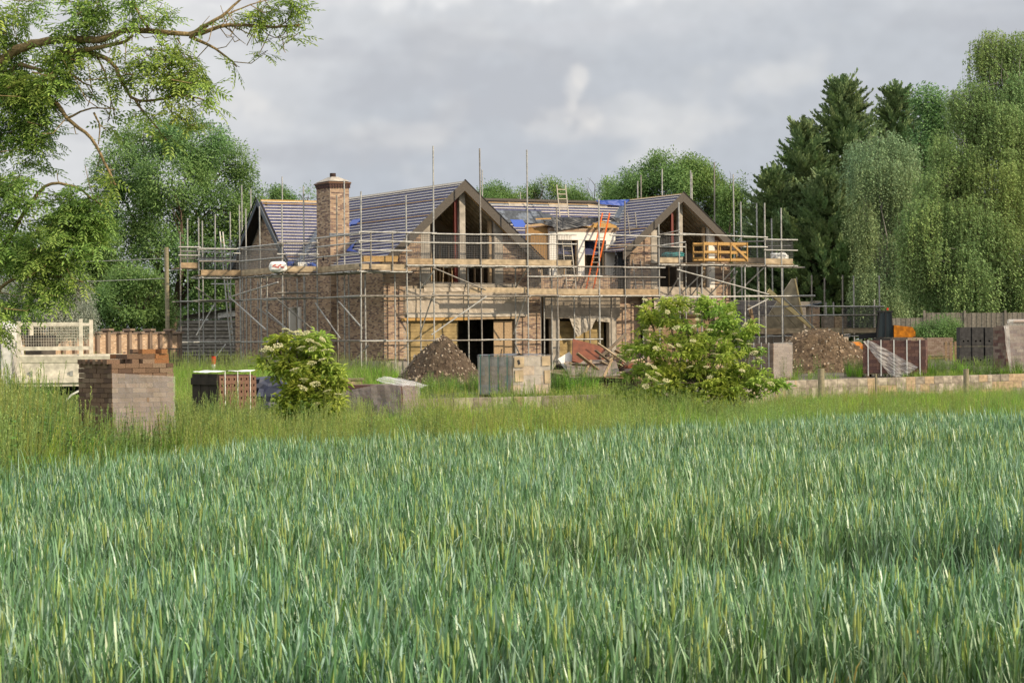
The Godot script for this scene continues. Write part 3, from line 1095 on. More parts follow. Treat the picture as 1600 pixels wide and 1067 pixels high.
	brickwork(house, front.translated(Vector3(0, 0, -1.38)), [[9.6, 7.12, 13.4, 7.12, 13.4, 7.3, 9.6, 7.3]], 0.2, "brick_course", 0.1)
	for p in [[10.15, 1.08], [11.67, 1.1]]:
		box("window_frame", house, M.timber, H(p[0], 5.8, 1.62), Vector3(0.07, 1.9, 0.09))
		box("window_frame", house, M.timber, H(p[0] + p[1], 5.8, 1.62), Vector3(0.07, 1.9, 0.09))
		box("window_frame", house, M.timber, H(p[0] + p[1] * 0.5, 6.72, 1.62), Vector3(p[1] - 0.07, 0.07, 0.09))
	for i in 8:
		beam("stud", house, M.timber if i % 2 else M.board_pale, H(10.0 + i * 0.42, 4.0, 2.9), H(10.0 + i * 0.42, 6.7, 2.9), 0.05, 0.09)
	box("dormer_cheek", house, M.osb, H(9.0, 6.45, 1.58), Vector3(1.24, 1.75, 0.05))
	box("dormer_roof", house, M.osb, H(11.45, 7.36, 2.6), Vector3(4.0, 0.05, 2.4), Vector3(-2, 0, 0))
	plate("dormer_firring", house, M.timber_new, front.translated(Vector3(0, 0, -1.3)), [11.7, 7.34, 13.5, 7.34, 13.3, 7.48, 12.5, 7.72], 0.05)
	for i in 5:
		box("joist_end", house, M.timber, H(11.9 + i * 0.36, 7.3, 1.25), Vector3(0.06, 0.1, 0.35))
	beam("fascia_board", house, M.timber_new, H(8.9, 7.72, 1.5), H(11.9, 7.85, 1.6), 0.05, 0.06)
	beam("fascia_board", house, M.timber, H(8.3, 7.35, 1.5), H(9.6, 7.5, 1.5), 0.05, 0.12)
	part("roof_tarpaulin", wrinkled([[9.55, 7.82], [13.5, 7.85], [13.5, 7.55], [12.6, 7.78], [11.6, 7.42], [9.75, 7.14]], 40, 7, 0.10, 21), M.tarp_black, house, front.translated(Vector3(0, 0, -1.15)))
	part("roof_tarpaulin", wrinkled([[9.0, 7.5], [10.4, 7.85], [10.2, 7.2], [9.5, 7.35]], 14, 6, 0.12, 22), M.tarp_black, house, front.translated(Vector3(0, 0, -1.1)))
	box("underlay_patch", house, M.tarp_blue, H(8.55, 7.55, 2.6), Vector3(0.7, 0.02, 0.6), Vector3(40, 0, 0))

	# --- chimney
	var ch := Node3D.new()
	ch.name = "chimney"
	house.add_child(ch)
	var c0 := Vector2(-0.3, 0.72)
	var cb := Vector2(5.46, 7.1)
	brickwork(ch, front.translated(Vector3(0, 0, -cb.x)), [[c0.x, 0.1, c0.y, 0.1, c0.y, 9.35, c0.x, 9.35]], 0.25, "shaft", 0.30)
	brickwork(ch, left.translated(Vector3(c0.x, 0, 0)), [[cb.x + 0.02, 0.1, cb.y, 0.1, cb.y, 9.35, cb.x + 0.02, 9.35]], 0.25, "shaft", 0.30)
	box("shaft", ch, M.mortar, H(0.3, 4.7, 6.3), Vector3(0.76, 9.3, 1.5))
	for k in 3:
		box("corbel", ch, M.brick_dark if k == 1 else M.brick_red, H(0.21, 9.39 + k * 0.075, 6.28), Vector3(1.1 + k * 0.05, 0.07, 1.7 + k * 0.05))
	var dent := []
	var dc := PackedColorArray()
	for i in 8:
		dent.append(Transform3D(Basis.from_scale(Vector3(0.09, 0.2, 0.03)), H(-0.29 + i * 0.143, 9.38, 5.41)))
		dc.append(Color(0.07, 0.04, 0.035))
		dent.append(Transform3D(Basis.from_scale(Vector3(0.03, 0.2, 0.12)), H(-0.345, 9.38, 5.55 + i * 0.2)))
		dc.append(Color(0.07, 0.04, 0.035))
	scatter("corbel_bricks", ch, unit_box, M.brick, dent, dc)
	var flaunch := Geo.new()
	var top := [H(0.05, 9.86, 6.0), H(0.37, 9.86, 6.0), H(0.37, 9.86, 6.5), H(0.05, 9.86, 6.5)]
	var bot := [H(-0.36, 9.61, 5.4), H(0.78, 9.61, 5.4), H(0.78, 9.61, 7.15), H(-0.36, 9.61, 7.15)]
	flaunch.quad(top[0], top[1], top[2], top[3])
	for i in 4:
		flaunch.quad(bot[i], bot[(i + 1) % 4], top[(i + 1) % 4], top[i])
	part("flaunching", flaunch.mesh(), M.render, ch)
	rod("pot", ch, M.brick_dark, H(0.21, 9.8, 6.25), H(0.21, 10.05, 6.25), 0.16)
	box("flashing", ch, M.lead, H(0.2, 7.02, 5.42), Vector3(1.1, 0.12, 0.06))
	box("vent_slot", ch, M.black, H(-0.315, 5.9, 6.3), Vector3(0.05, 0.25, 0.1))
	plate("saddle_sheet", house, M.tarp_blue, Transform3D(Basis(Vector3(0, 0, -1), Vector3(0.75, 0.66, 0).normalized(), Vector3(-0.66, 0.75, 0).normalized()), H(0.3, 6.1, 3.5)), [0, 0, 1.8, 0.2, 1.9, 1.0, 1.3, 0.3], 0.02)

	# blue repairs across the first slope: short lengths where the battens stop
	for q in [[8.4, 0.61, 1.1], [8.9, 0.54, 0.8], [9.3, 0.47, 0.9], [9.6, 0.42, 1.0]]:
		var w: float = q[1]
		var p := H(-0.3 + 4.35 * w, 5.45 + 3.83 * w, q[0])
		part("underlay_patch", unit_box, M.tarp_blue, house, Transform3D(Basis(Vector3(0, 0, q[2]), Vector3(-0.66, 0.75, 0) * 0.07, Vector3(0.75, 0.66, 0) * 0.42), p + Vector3(-0.66, 0.75, 0) * 0.02))

	make_ladders()


# creased sheet inside a quadrilateral (first four corners) or a strip between the top and the rest
func wrinkled(c: Array, nx: int, ny: int, amp: float, s: int) -> ArrayMesh:
	var f := FastNoiseLite.new()
	f.seed = s
	f.frequency = 0.9
	f.fractal_octaves = 3
	var g := Geo.new()
	var tl := Vector2(c[0][0], c[0][1])
	var tr := Vector2(c[1][0], c[1][1])
	var low := []
	for i in range(c.size() - 1, 1, -1):
		low.append(Vector2(c[i][0], c[i][1]))
	var at := func(u: float, w: float) -> Vector3:
		var t := u * (low.size() - 1)
		var k := mini(int(t), low.size() - 2)
		var l: Vector2 = low[k].lerp(low[k + 1], t - k)
		var p := tl.lerp(tr, u).lerp(l, w)
		var z := amp * (f.get_noise_2d(p.x * 3.0, p.y * 0.8) + 0.22 * f.get_noise_2d(p.x * 7.0 + 40.0, p.y * 5.0))
		return Vector3(p.x, p.y + (amp * 0.3 * f.get_noise_2d(p.x * 6.0, 9.0) if w > 0.99 else 0.0), z)
	for i in nx:
		for k in ny:
			g.quad(at.call(float(i) / nx, float(k) / ny), at.call((i + 1.0) / nx, float(k) / ny), at.call((i + 1.0) / nx, (k + 1.0) / ny), at.call(float(i) / nx, (k + 1.0) / ny))
	return g.mesh()


func ladder(called: String, label: String, mt: Material, foot: Vector3, head: Vector3, wide: float, across: Vector3, rungs: Material) -> void:
	var t := thing(called, label, "ladder", Vector3(-5.95, 0, -107.0), deg_to_rad(28.0))
	for s in [-0.5, 0.5]:
		beam("rail", t, mt, foot + across * wide * s, head + across * wide * s, 0.04, 0.085)
	var n := int(foot.distance_to(head) / 0.27)
	for i in range(1, n):
		var p := foot.lerp(head, float(i) / n)
		rod("rung", t, rungs, p - across * wide * 0.5, p + across * wide * 0.5, 0.018)


func make_ladders() -> void:
	ladder("ladder", "weathered aluminium ladder leaning on the middle roof above the black tarpaulin", M.aluminium, H(10.15, 4.0, 0.15), H(11.3, 9.55, 3.2), 0.5, Vector3.RIGHT, M.aluminium)
	ladder("ladder", "orange fibreglass ladder leaning against the white dormer frame", M.orange, H(10.9, 4.1, -0.2), H(12.6, 8.05, 1.0), 0.36, Vector3(0.95, 0, 0.3).normalized(), M.aluminium)
	ladder("ladder", "dark ladder propped on the left slope of the right hand gable roof", M.steel_old, H(13.55, 4.2, -0.6), H(14.05, 8.1, 1.0), 0.45, Vector3.RIGHT, M.steel_old)
	ladder("ladder", "steep grey ladder in the scaffold at the far left", M.steel, Vector3(-3.200, 1.664, -11.215), Vector3(-3.200, 7.434, -12.597), 0.55, Vector3(0.6, 0, -0.8), M.timber)



# ------------------------------------------------------------------ scaffolding (coordinates in the house's frame)
const TUBE := 0.037


func scaffold(label: String) -> Node3D:
	return thing("scaffold", label, "scaffold", Vector3(-5.95, 0, -107.0), deg_to_rad(28.0), "scaffolding round the house")


func standard(parent: Node, at: Vector3, top: float, foot := 0.0) -> void:
	var lean := Vector3(rnd(-0.006, 0.006), 0, rnd(-0.006, 0.006)) * (top - foot)
	rod("standard", parent, M.steel if rng.randf() < 0.75 else M.steel_old, Vector3(at.x, foot, at.z), Vector3(at.x, top, at.z) + lean, TUBE)


func tube_between(called: String, parent: Node, a: Vector3, b: Vector3) -> void:
	rod(called, parent, M.steel if rng.randf() < 0.7 else M.steel_old, a, b, TUBE * 0.95)


func guard_mesh(parent: Node, a: Vector3, b: Vector3, h0: float, h1: float) -> void:
	var g := Geo.new()
	var n := maxi(int(Vector2(a.x - b.x, a.z - b.z).length() / 0.085), 2)
	for i in n + 1:
		var p := a.lerp(b, float(i) / n)
		g.bar(Vector3(p.x, h0, p.z), Vector3(p.x, h1, p.z), 0.012, 0.012)
	var m := int((h1 - h0) / 0.085)
	for k in m + 1:
		var h := h0 + (h1 - h0) * k / m
		g.bar(Vector3(a.x, h, a.z), Vector3(b.x, h, b.z), 0.012, 0.012)
	part("brick_guard", g.mesh(), M.mesh_wire, parent)


# one bay: p, q plan points of the outer standards, n towards the house
func bay(parent: Node, p: Vector3, q: Vector3, n: Vector3, deck: float, lifts: Array, rails: Array, mesh := true, toe := true, wide := 1.15) -> void:
	p.y = 0
	q.y = 0
	var dir := (q - p).normalized()
	var over := dir * rnd(0.1, 0.35)
	for h: float in lifts:
		var o := Vector3.UP * (h + rnd(-0.02, 0.02)) - n * 0.05
		tube_between("ledger", parent, p - over * 0.4 + o, q + over + o)
		tube_between("ledger", parent, p + o + n * (wide + 0.1), q + o + n * (wide + 0.1))
	var len_ := p.distance_to(q)
	if deck > 0.0:
		var cnt := int(wide / 0.235)
		for i in cnt:
			var o := n * (0.12 + i * 0.235) + Vector3.UP * (deck + rnd(0.0, 0.01))
			beam_flat("board", parent, M.board_grey if rng.randf() < 0.7 else M.board, p + o - dir * rnd(0.0, 0.2), q + o + dir * rnd(0.0, 0.2), Vector3.UP, 0.225, 0.038)
		var k := maxi(int(len_ / 0.9), 1)
		for i in k + 1:
			var s := p.lerp(q, float(i) / k) + Vector3.UP * (deck - 0.07)
			tube_between("transom", parent, s - n * 0.15, s + n * (wide + 0.25))
		if toe:
			var o := Vector3.UP * (deck + 0.16) + n * 0.05
			beam("toe_board", parent, M.board_pale if rng.randf() < 0.6 else M.board, p + o, q + o, 0.038, 0.25)
	for h: float in rails:
		var o := Vector3.UP * (h + rnd(-0.02, 0.02)) - n * 0.05
		tube_between("guard_rail", parent, p + o - dir * 0.1, q + o + over)
	if mesh and rails.size() > 1:
		guard_mesh(parent, p + n * 0.03, q + n * 0.03, deck + 0.30, rails.max() + 0.02)


func couplers(parent: Node, points: Array, lifts: Array) -> void:
	var list := []
	for p in points:
		for h in lifts:
			list.append(Transform3D(Basis.from_euler(Vector3(0, rnd(0, 3), 0)) * Basis.from_scale(Vector3(0.10, 0.11, 0.10)), Vector3(p.x, h, p.z)))
	scatter("couplers", parent, unit_box, M.coupler, list)


func make_scaffolds() -> void:
	var back := Vector3(0, 0, -1)
	var right := Vector3(1, 0, 0)
	# --- front, in front of the big gable
	var s := scaffold("tall steel scaffold with boarded deck across the front of the large gable")
	var pts := [Vector3(-1.896, 3.948, 1.600), Vector3(0.469, 5.716, 1.600), Vector3(1.810, 5.729, 1.600), Vector3(4.304, 5.753, 1.600), Vector3(6.767, 5.777, 1.600)]
	var tops := [8.63, 8.54, 10.82, 10.78, 10.79]
	for i in pts.size():
		standard(s, pts[i], tops[i])
	for i in pts.size() - 1:
		bay(s, pts[i], pts[i + 1], back, 5.32 if i else 5.05, [1.82, 3.9, 5.28 if i else 5.0], [5.95, 6.36, 6.78] if i == 0 else [6.36, 6.77], i > 0)
	couplers(s, pts, [1.82, 3.9, 5.28, 6.36, 6.77])
	bay(s, pts[4], Vector3(9.144, 5.800, 1.600), back, 5.32, [5.28], [6.36, 6.8])
	for q in [Vector3(-1.086, 2.797, 0.350), Vector3(0.410, 2.792, 0.350), Vector3(1.733, 3.385, 0.350), Vector3(4.245, 3.383, 0.350), Vector3(6.737, 2.771, 0.350), Vector3(8.731, 3.380, 0.350)]:
		standard(s, q, 5.3)
	for q in [Vector3(-1.378, 5.697, 1.620), Vector3(-0.285, 5.708, 1.620)]:
		standard(s, q, 6.85, 5.0)
	tube_between("brace", s, Vector3(1.733, 5.193, 1.680), Vector3(4.482, 4.167, 1.680))
	tube_between("brace", s, Vector3(1.637, 2.092, 1.680), Vector3(4.513, 3.868, 1.680))
	tube_between("brace", s, Vector3(1.462, 4.264, 1.000), Vector3(1.764, 5.016, 1.680))
	tube_between("brace", s, Vector3(1.664, 2.131, 0.400), Vector3(1.754, 4.012, 1.680))
	tube_between("brace", s, Vector3(1.732, 1.737, 1.680), Vector3(2.426, 1.437, 1.000))
	tube_between("brace", s, Vector3(6.600, 2.100, 0.400), Vector3(6.628, 3.813, 1.600))
	tube_between("brace", s, Vector3(6.665, 1.703, 0.400), Vector3(6.783, 0.789, 1.000))
	tube_between("brace", s, Vector3(6.782, 5.291, 1.660), Vector3(6.760, 4.326, 0.400))
	tube_between("brace", s, Vector3(9.959, 1.677, 0.400), Vector3(10.004, 1.274, 1.000))
	# stacked new battens lying on the deck by the eave
	var bt := thing("batten_bundle", "bundle of new yellow roof battens stacked on the scaffold deck", "timber", Vector3(-5.95, 0, -107.0), deg_to_rad(28.0))
	for r in 5:
		for k in 4:
			beam("batten", bt, M.batten_new, Vector3(-1.628, 5.475, 1.250) + Vector3(rnd(-0.04, 0.04), r * 0.055, -k * 0.07), Vector3(0.145, 5.490, 1.250) + Vector3(rnd(-0.04, 0.04), r * 0.055, -k * 0.07), 0.05, 0.04)

	# --- middle, lower deck
	s = scaffold("low decked scaffold bay between the two gables below the white dormer")
	pts = [Vector3(8.376, 5.792, 1.600), Vector3(10.661, 5.815, 1.600), Vector3(12.091, 5.828, 1.600), Vector3(14.047, 5.847, 1.600)]
	tops = [8.10, 8.55, 8.49, 7.41]
	for i in pts.size():
		standard(s, pts[i], tops[i])
	bay(s, Vector3(6.801, 3.964, 1.600), pts[0], back, 3.95, [1.82, 3.9], [4.82, 5.28])
	for i in 3:
		bay(s, pts[i], pts[i + 1], back, 3.95, [3.9] if i else [1.82, 3.9], [4.82, 5.28])
	tube_between("guard_rail", s, Vector3(11.242, 6.834, 1.660), Vector3(14.093, 6.780, 1.660))
	tube_between("guard_rail", s, Vector3(10.952, 6.338, 1.660), Vector3(14.089, 6.344, 1.660))
	couplers(s, pts, [3.9, 4.82, 5.28])
	for q in [Vector3(8.310, 3.380, 0.350), Vector3(10.140, 2.763, 0.100), Vector3(10.999, 2.760, 0.100), Vector3(11.422, 2.756, 0.300), Vector3(12.049, 3.377, 0.350), Vector3(13.871, 3.376, 0.350)]:
		standard(s, q, 3.9)
	box("toe_board", s, M.board_pale, Vector3(4.635, 4.143, 1.450) + Vector3(0.9, 0.02, 0), Vector3(3.6, 0.24, 0.04))

	# --- right hand gable
	s = scaffold("scaffold with long sloping brace in front of the smaller right gable")
	pts = [Vector3(15.222, 5.859, 1.600), Vector3(16.471, 4.612, 1.600), Vector3(17.745, 4.617, 1.600), Vector3(19.033, 4.623, 1.600), Vector3(20.271, 5.908, 1.600), Vector3(21.275, 5.918, 1.600)]
	tops = [8.49, 5.5, 5.5, 5.5, 8.56, 8.33]
	for i in pts.size():
		standard(s, pts[i], tops[i])
	bay(s, Vector3(14.121, 5.848, 1.600), pts[0], back, 5.5, [3.9, 5.42], [6.3, 6.9])
	for i in 3:
		bay(s, pts[i], pts[i + 1], back, 5.5, [3.9, 5.42], [6.9] if i == 0 else [], false, false)
	bay(s, pts[3], pts[4], back, 5.5, [3.9, 5.42], [6.35, 6.85], false, false)
	bay(s, pts[4], pts[5] + right * 0.7, back, 5.5, [3.9, 5.42], [6.2, 6.75], true)
	tube_between("guard_rail", s, Vector3(15.196, 6.952, 1.660), Vector3(20.394, 6.834, 1.660))
	tube_between("guard_rail", s, Vector3(14.021, 6.873, 1.660), Vector3(14.858, 7.078, 2.200))
	tube_between("guard_rail", s, Vector3(14.016, 6.343, 1.660), Vector3(15.219, 6.522, 2.200))
	tube_between("ledger", s, Vector3(20.419, 5.365, 1.600), Vector3(22.673, 5.350, 1.600))
	tube_between("ledger", s, Vector3(13.990, 3.820, 1.660), Vector3(23.244, 3.929, 1.660))
	couplers(s, pts, [3.9, 5.42])
	for q in [[Vector3(22.633, 6.137, -4.000), 9.00], [Vector3(23.643, 6.147, -4.000), 8.95], [Vector3(23.893, 6.112, -3.000), 8.09], [Vector3(25.507, 6.349, -9.000), 10.86], [Vector3(24.166, 6.336, -9.000), 11.49]]:
		standard(s, q[0], q[1])
	standard(s, Vector3(15.845, 5.880, 1.200), 6.5, 5.4)
	guard_mesh(s, Vector3(22.633, 6.137, -4.000), Vector3(24.580, 6.156, -4.000), 5.8, 6.7)
	tube_between("guard_rail", s, Vector3(22.169, 6.599, -3.900), Vector3(25.665, 6.707, -3.900))
	tube_between("guard_rail", s, Vector3(22.252, 6.868, -3.900), Vector3(25.503, 6.977, -3.900))
	box("toe_board", s, M.board_grey, Vector3(22.345, 5.846, -2.500), Vector3(2.6, 0.28, 0.04))
	tube_between("brace", s, Vector3(15.005, 5.196, 1.700), Vector3(20.413, 3.987, 1.700))
	for q in [[Vector3(15.136, 3.753, 0.400), Vector3(15.137, 4.762, 1.600)], [Vector3(15.807, 3.849, 0.400), Vector3(16.625, 5.116, 1.600)], [Vector3(16.632, 3.945, 0.400), Vector3(17.113, 5.246, 1.600)], [Vector3(17.688, 3.947, 0.400), Vector3(18.394, 5.255, 1.600)], [Vector3(18.449, 4.012, 0.400), Vector3(18.582, 5.129, 1.600)], [Vector3(19.368, 4.078, 0.400), Vector3(20.188, 5.332, 1.600)], [Vector3(19.171, 3.223, 1.600), Vector3(20.441, 3.766, 1.600)]]:
		tube_between("brace", s, q[0], q[1])
	for q in [Vector3(16.329, 3.691, 0.400), Vector3(17.005, 3.691, 0.400), Vector3(19.210, 3.693, 0.400), Vector3(20.677, 3.693, 0.400)]:
		standard(s, q, 5.4)
	# rear poles seen over the roofs
	s = scaffold("scaffold standing behind the house, only pole tops showing above the roofs")
	for q in [[Vector3(3.417, 6.558, -20.500), 10.92], [Vector3(15.854, 6.679, -20.500), 11.65], [Vector3(21.027, 6.416, -12.000), 10.56], [Vector3(21.316, 6.419, -12.000), 10.92], [Vector3(22.605, 6.431, -12.000), 11.28], [Vector3(24.541, 6.450, -12.000), 11.26], [Vector3(24.711, 6.452, -12.000), 11.12], [Vector3(18.320, 6.703, -20.500), 10.42]]:
		standard(s, q[0], q[1])
	tube_between("ledger", s, Vector3(-0.8, 5.0, -20.5), Vector3(20.0, 5.0, -20.5))
	tube_between("ledger", s, Vector3(8.5, 5.0, -12.0), Vector3(20.0, 5.0, -12.0))

	# --- left side, stepping outwards to the rear
	s = scaffold("scaffold with netted deck stepping along the shaded left side wall")
	var p0 := Vector3(-1.896, 3.948, 1.600)
	var p1 := Vector3(-1.700, 4.373, -3.859)
	p1.y = 0
	p0.y = 0
	var p2 := Vector3(-3.46, 0, p1.z)
	var p3 := Vector3(p2.x, 0, -9.24)
	var p4 := Vector3(-5.53, 0, p3.z)
	var q1 := Vector3(0.97, 0, 0.2).normalized()
	bay(s, p0, p1, q1, 5.08, [1.84, 3.9, 5.02], [5.8, 6.3, 6.75], false)
	bay(s, p1, p2, back, 5.12, [3.9, 4.15, 5.02], [5.95, 6.5], true)
	bay(s, p2, p3, right, 5.1, [1.84, 3.9, 5.0], [5.8, 6.45], true)
	bay(s, p3, p4, back, 5.1, [1.84, 3.9, 4.98], [5.8, 6.4], false)
	standard(s, p1, 6.69)
	standard(s, Vector3(-1.700, 4.314, -1.440), 8.64)
	standard(s, Vector3(-0.750, 5.261, -2.834), 9.44)
	standard(s, p2, 8.31)
	standard(s, Vector3(-1.053, 6.018, -7.000), 9.43)
	for q: Vector3 in [Vector3(-2.600, 2.948, -11.497), Vector3(-0.500, 2.997, -16.059), Vector3(-2.600, 2.932, -10.188), Vector3(-0.500, 2.977, -14.434), Vector3(-2.600, 2.914, -8.737), Vector3(-2.600, 2.905, -7.982), Vector3(-0.500, 2.930, -10.620), Vector3(-0.500, 2.912, -9.121), Vector3(-0.500, 2.900, -8.141), Vector3(-0.500, 2.834, -2.853)]:
		standard(s, q, 5.0)
	tube_between("brace", s, Vector3(-1.800, 3.680, -1.077), Vector3(-1.800, 2.406, 1.567))
	tube_between("brace", s, Vector3(-1.800, 3.673, -3.872), Vector3(-1.800, 1.983, -0.967))
	tube_between("brace", s, Vector3(-3.900, 3.847, -3.529), Vector3(-2.200, 2.084, -2.360))
	tube_between("brace", s, Vector3(-4.100, 4.056, -9.168), Vector3(-4.100, 2.412, -4.428))
	tube_between("brace", s, Vector3(-4.100, 4.080, -8.820), Vector3(-4.100, 4.610, -2.863))
	tube_between("brace", s, Vector3(-3.200, 0.594, -7.792), Vector3(-2.000, 1.645, -7.583))
	tube_between("brace", s, Vector3(-1.800, 0.502, -0.266), Vector3(-1.000, 1.646, 0.493))
	tube_between("brace", s, Vector3(-0.600, 3.641, -14.435), Vector3(-0.600, 2.510, -10.472))
	tube_between("brace", s, Vector3(-0.600, 3.454, -13.112), Vector3(-0.600, 2.279, -9.723))
	couplers(s, [p0, p1, p2, p3], [1.84, 3.9, 5.02, 5.8, 6.4])

	# --- tower at the rear left corner
	s = scaffold("narrow scaffold tower standing free at the far left of the house")
	var p5 := Vector3(-5.622, 4.561, -12.000)
	var p6 := Vector3(-4.644, 4.564, -12.000)
	standard(s, p5, 7.34)
	standard(s, p6, 8.06)
	standard(s, Vector3(-4.508, 4.614, -14.000), 8.16)
	standard(s, Vector3(-3.293, 4.642, -15.000), 8.10)
	standard(s, Vector3(-3.795, 4.567, -12.000), 8.27)
	standard(s, Vector3(-2.957, 4.569, -12.000), 8.41)
	standard(s, Vector3(-1.652, 5.281, -14.000), 8.91)
	standard(s, Vector3(-0.325, 5.378, -17.000), 10.15)
	standard(s, Vector3(-1.714, 5.252, -13.000), 8.65)
	standard(s, Vector3(0.379, 5.396, -17.500), 10.00)
	standard(s, Vector3(-1.400, 5.217, -11.772), 8.71)
	var p7 := Vector3(-2.939, 4.569, -12.000)
	bay(s, p5, p6, back, 5.55, [1.84, 3.9], [6.2, 6.6], true)
	bay(s, p6, p7, back, 0.0, [1.84, 3.9], [6.0, 6.5], false)
	tube_between("guard_rail", s, Vector3(-5.569, 6.417, -12.100), Vector3(-2.368, 6.322, -12.100))
	tube_between("guard_rail", s, Vector3(-5.505, 6.034, -12.100), Vector3(-2.818, 6.124, -12.100))
	tube_between("guard_rail", s, Vector3(-2.921, 6.507, -12.000), Vector3(-2.055, 6.359, -8.000))
	tube_between("brace", s, Vector3(-4.850, 4.593, -11.900), Vector3(-3.839, 3.889, -11.900))
	tube_between("brace", s, Vector3(-4.838, 2.192, -11.900), Vector3(-3.840, 3.761, -11.900))
	tube_between("brace", s, Vector3(-4.775, 1.743, -11.900), Vector3(-4.391, 0.748, -11.500))
	tube_between("brace", s, Vector3(-4.153, 0.841, -11.500), Vector3(-3.278, 1.731, -11.900))
	couplers(s, [p5, p6, p7], [1.84, 3.9, 6.2])
	guard_mesh(s, Vector3(-4.5, 0, -12.0), Vector3(-1.0, 0, -12.0), 5.2, 6.2)

	# --- loose things on the decks
	var cr := thing("timber_crate", "open orange timber crate standing on the deck before the right gable", "crate", Vector3(-5.95, 0, -107.0) + Basis(Vector3.UP, deg_to_rad(28.0)) * Vector3(17.866, 5.582, 1.200), deg_to_rad(28.0))
	for y in [0.12, 0.5, 0.92]:
		for z in [-0.45, 0.45]:
			beam("rail", cr, M.timber_new, Vector3(-1.3, y, z), Vector3(1.3, y, z), 0.05, 0.11)
	for x in [-1.28, -0.45, 0.3, 1.28]:
		for z in [-0.45, 0.45]:
			beam("post", cr, M.timber_new, Vector3(x, 0.04, z + 0.03 * signf(z)), Vector3(x, 0.98, z + 0.03 * signf(z)), 0.08, 0.04)
	beam("diagonal", cr, M.timber_new, Vector3(0.35, 0.9, 0.52), Vector3(1.28, 0.15, 0.52), 0.04, 0.11)
	for x in [-1.28, 1.28]:
		for y in [0.2, 0.85]:
			beam("rail", cr, M.timber_new, Vector3(x, y, -0.42), Vector3(x, y, 0.42), 0.05, 0.1)
	for i in 6:
		box("base_slat", cr, M.timber_new, Vector3(-1.25 + i * 0.5, 0.06, 0), Vector3(0.12, 0.05, 0.86))
	var bag := blob(0.42, 0.3, 0.3, 40, M.white_plastic)
	var o := part("sack", bag, M.white_plastic, self, Transform3D(Basis(Vector3.UP, 0.5), Vector3(-5.95, 0, -107.0) + Basis(Vector3.UP, deg_to_rad(28.0)) * (Vector3(21.602, 5.817, 0.900))))
	tag(o, "white plastic sack on the far right scaffold deck", "sack")
	o = part("sack", blob(0.42, 0.26, 0.3, 41, M.white_plastic, 0.12), M.white_plastic, self, Transform3D(Basis.IDENTITY, Vector3(-5.95, 0, -107.0) + Basis(Vector3.UP, deg_to_rad(28.0)) * (p2 + Vector3(-0.25, 5.36, 0.05))))
	tag(o, "white sack with red print at the left deck corner", "sack")
	for i in 4:
		box("print_mark", o, M.red_plastic, Vector3(-0.15 + 0.13 * i, 0.06 - 0.08 * (i % 2), 0.30), Vector3(0.18, 0.045, 0.03), Vector3(0, 0, 35.0 - 50.0 * (i % 2)))
	# dark roofing felt and sheets left on the left deck
	for i in 5:
		o = part("folded_sheet", blob(rnd(0.3, 0.55), rnd(0.18, 0.3), 0.3, 60 + i, null), [M.tarp_blue, M.white_plastic, M.slate, M.tarp_blue, M.lead][i], self, Transform3D(Basis(Vector3.UP, i), Vector3(-5.95, 0, -107.0) + Basis(Vector3.UP, deg_to_rad(28.0)) * (p1.lerp(p2, 0.1 + 0.19 * i) + Vector3(0, 5.35 + 0.05 * (i % 2), -0.6))))
		tag(o, ["blue folded sheet nearest the chimney on the left deck", "white crumpled wrapping on the left deck left of the chimney", "dark slate coloured bundle on the left deck", "blue crumpled sheet in the middle of the left deck", "grey folded lead sheet by the left deck corner post"][i], "sheet")
	o = part("netting", blob(0.55, 0.12, 0.3, 66, null), mat("teal_net", Color(0.05, 0.22, 0.22), 0.6), self, Transform3D(Basis.IDENTITY, Vector3(-5.95, 0, -107.0) + Basis(Vector3.UP, deg_to_rad(28.0)) * Vector3(15.230, 5.944, 1.000)))
	tag(o, "crumpled teal netting on the deck before the right gable", "netting")


# lumpy closed shape for sacks, bundles and heaps
func blob(rx: float, ry: float, rz: float, s: int, _m: Material, rough := 0.25) -> ArrayMesh:
	var f := FastNoiseLite.new()
	f.seed = s
	f.frequency = 1.1
	f.fractal_octaves = 3
	var g := Geo.new()
	var nu := 18
	var nv := 10
	var at := func(i: int, k: int) -> Vector3:
		var u := TAU * (i % nu) / nu
		var w := PI * k / nv
		var d := Vector3(sin(w) * cos(u), cos(w), sin(w) * sin(u))
		# squarer than an ellipsoid
		d = Vector3(signf(d.x) * pow(absf(d.x), 0.55), signf(d.y) * pow(absf(d.y), 0.65), signf(d.z) * pow(absf(d.z), 0.55))
		return Vector3(d.x * rx, d.y * ry, d.z * rz) * (1.0 + rough * f.get_noise_3d(d.x * 1.6, d.y * 1.6, d.z * 1.6))
	for i in nu:
		for k in nv:
			if k > 0:
				g.tri(at.call(i, k), at.call(i + 1, k), at.call(i + 1, k + 1))
				g.tri(at.call(i, k), at.call(i + 1, k + 1), at.call(i, k + 1))
			else:
				g.tri(at.call(i, 0), at.call(i + 1, 1), at.call(i, 1))
	return g.mesh()


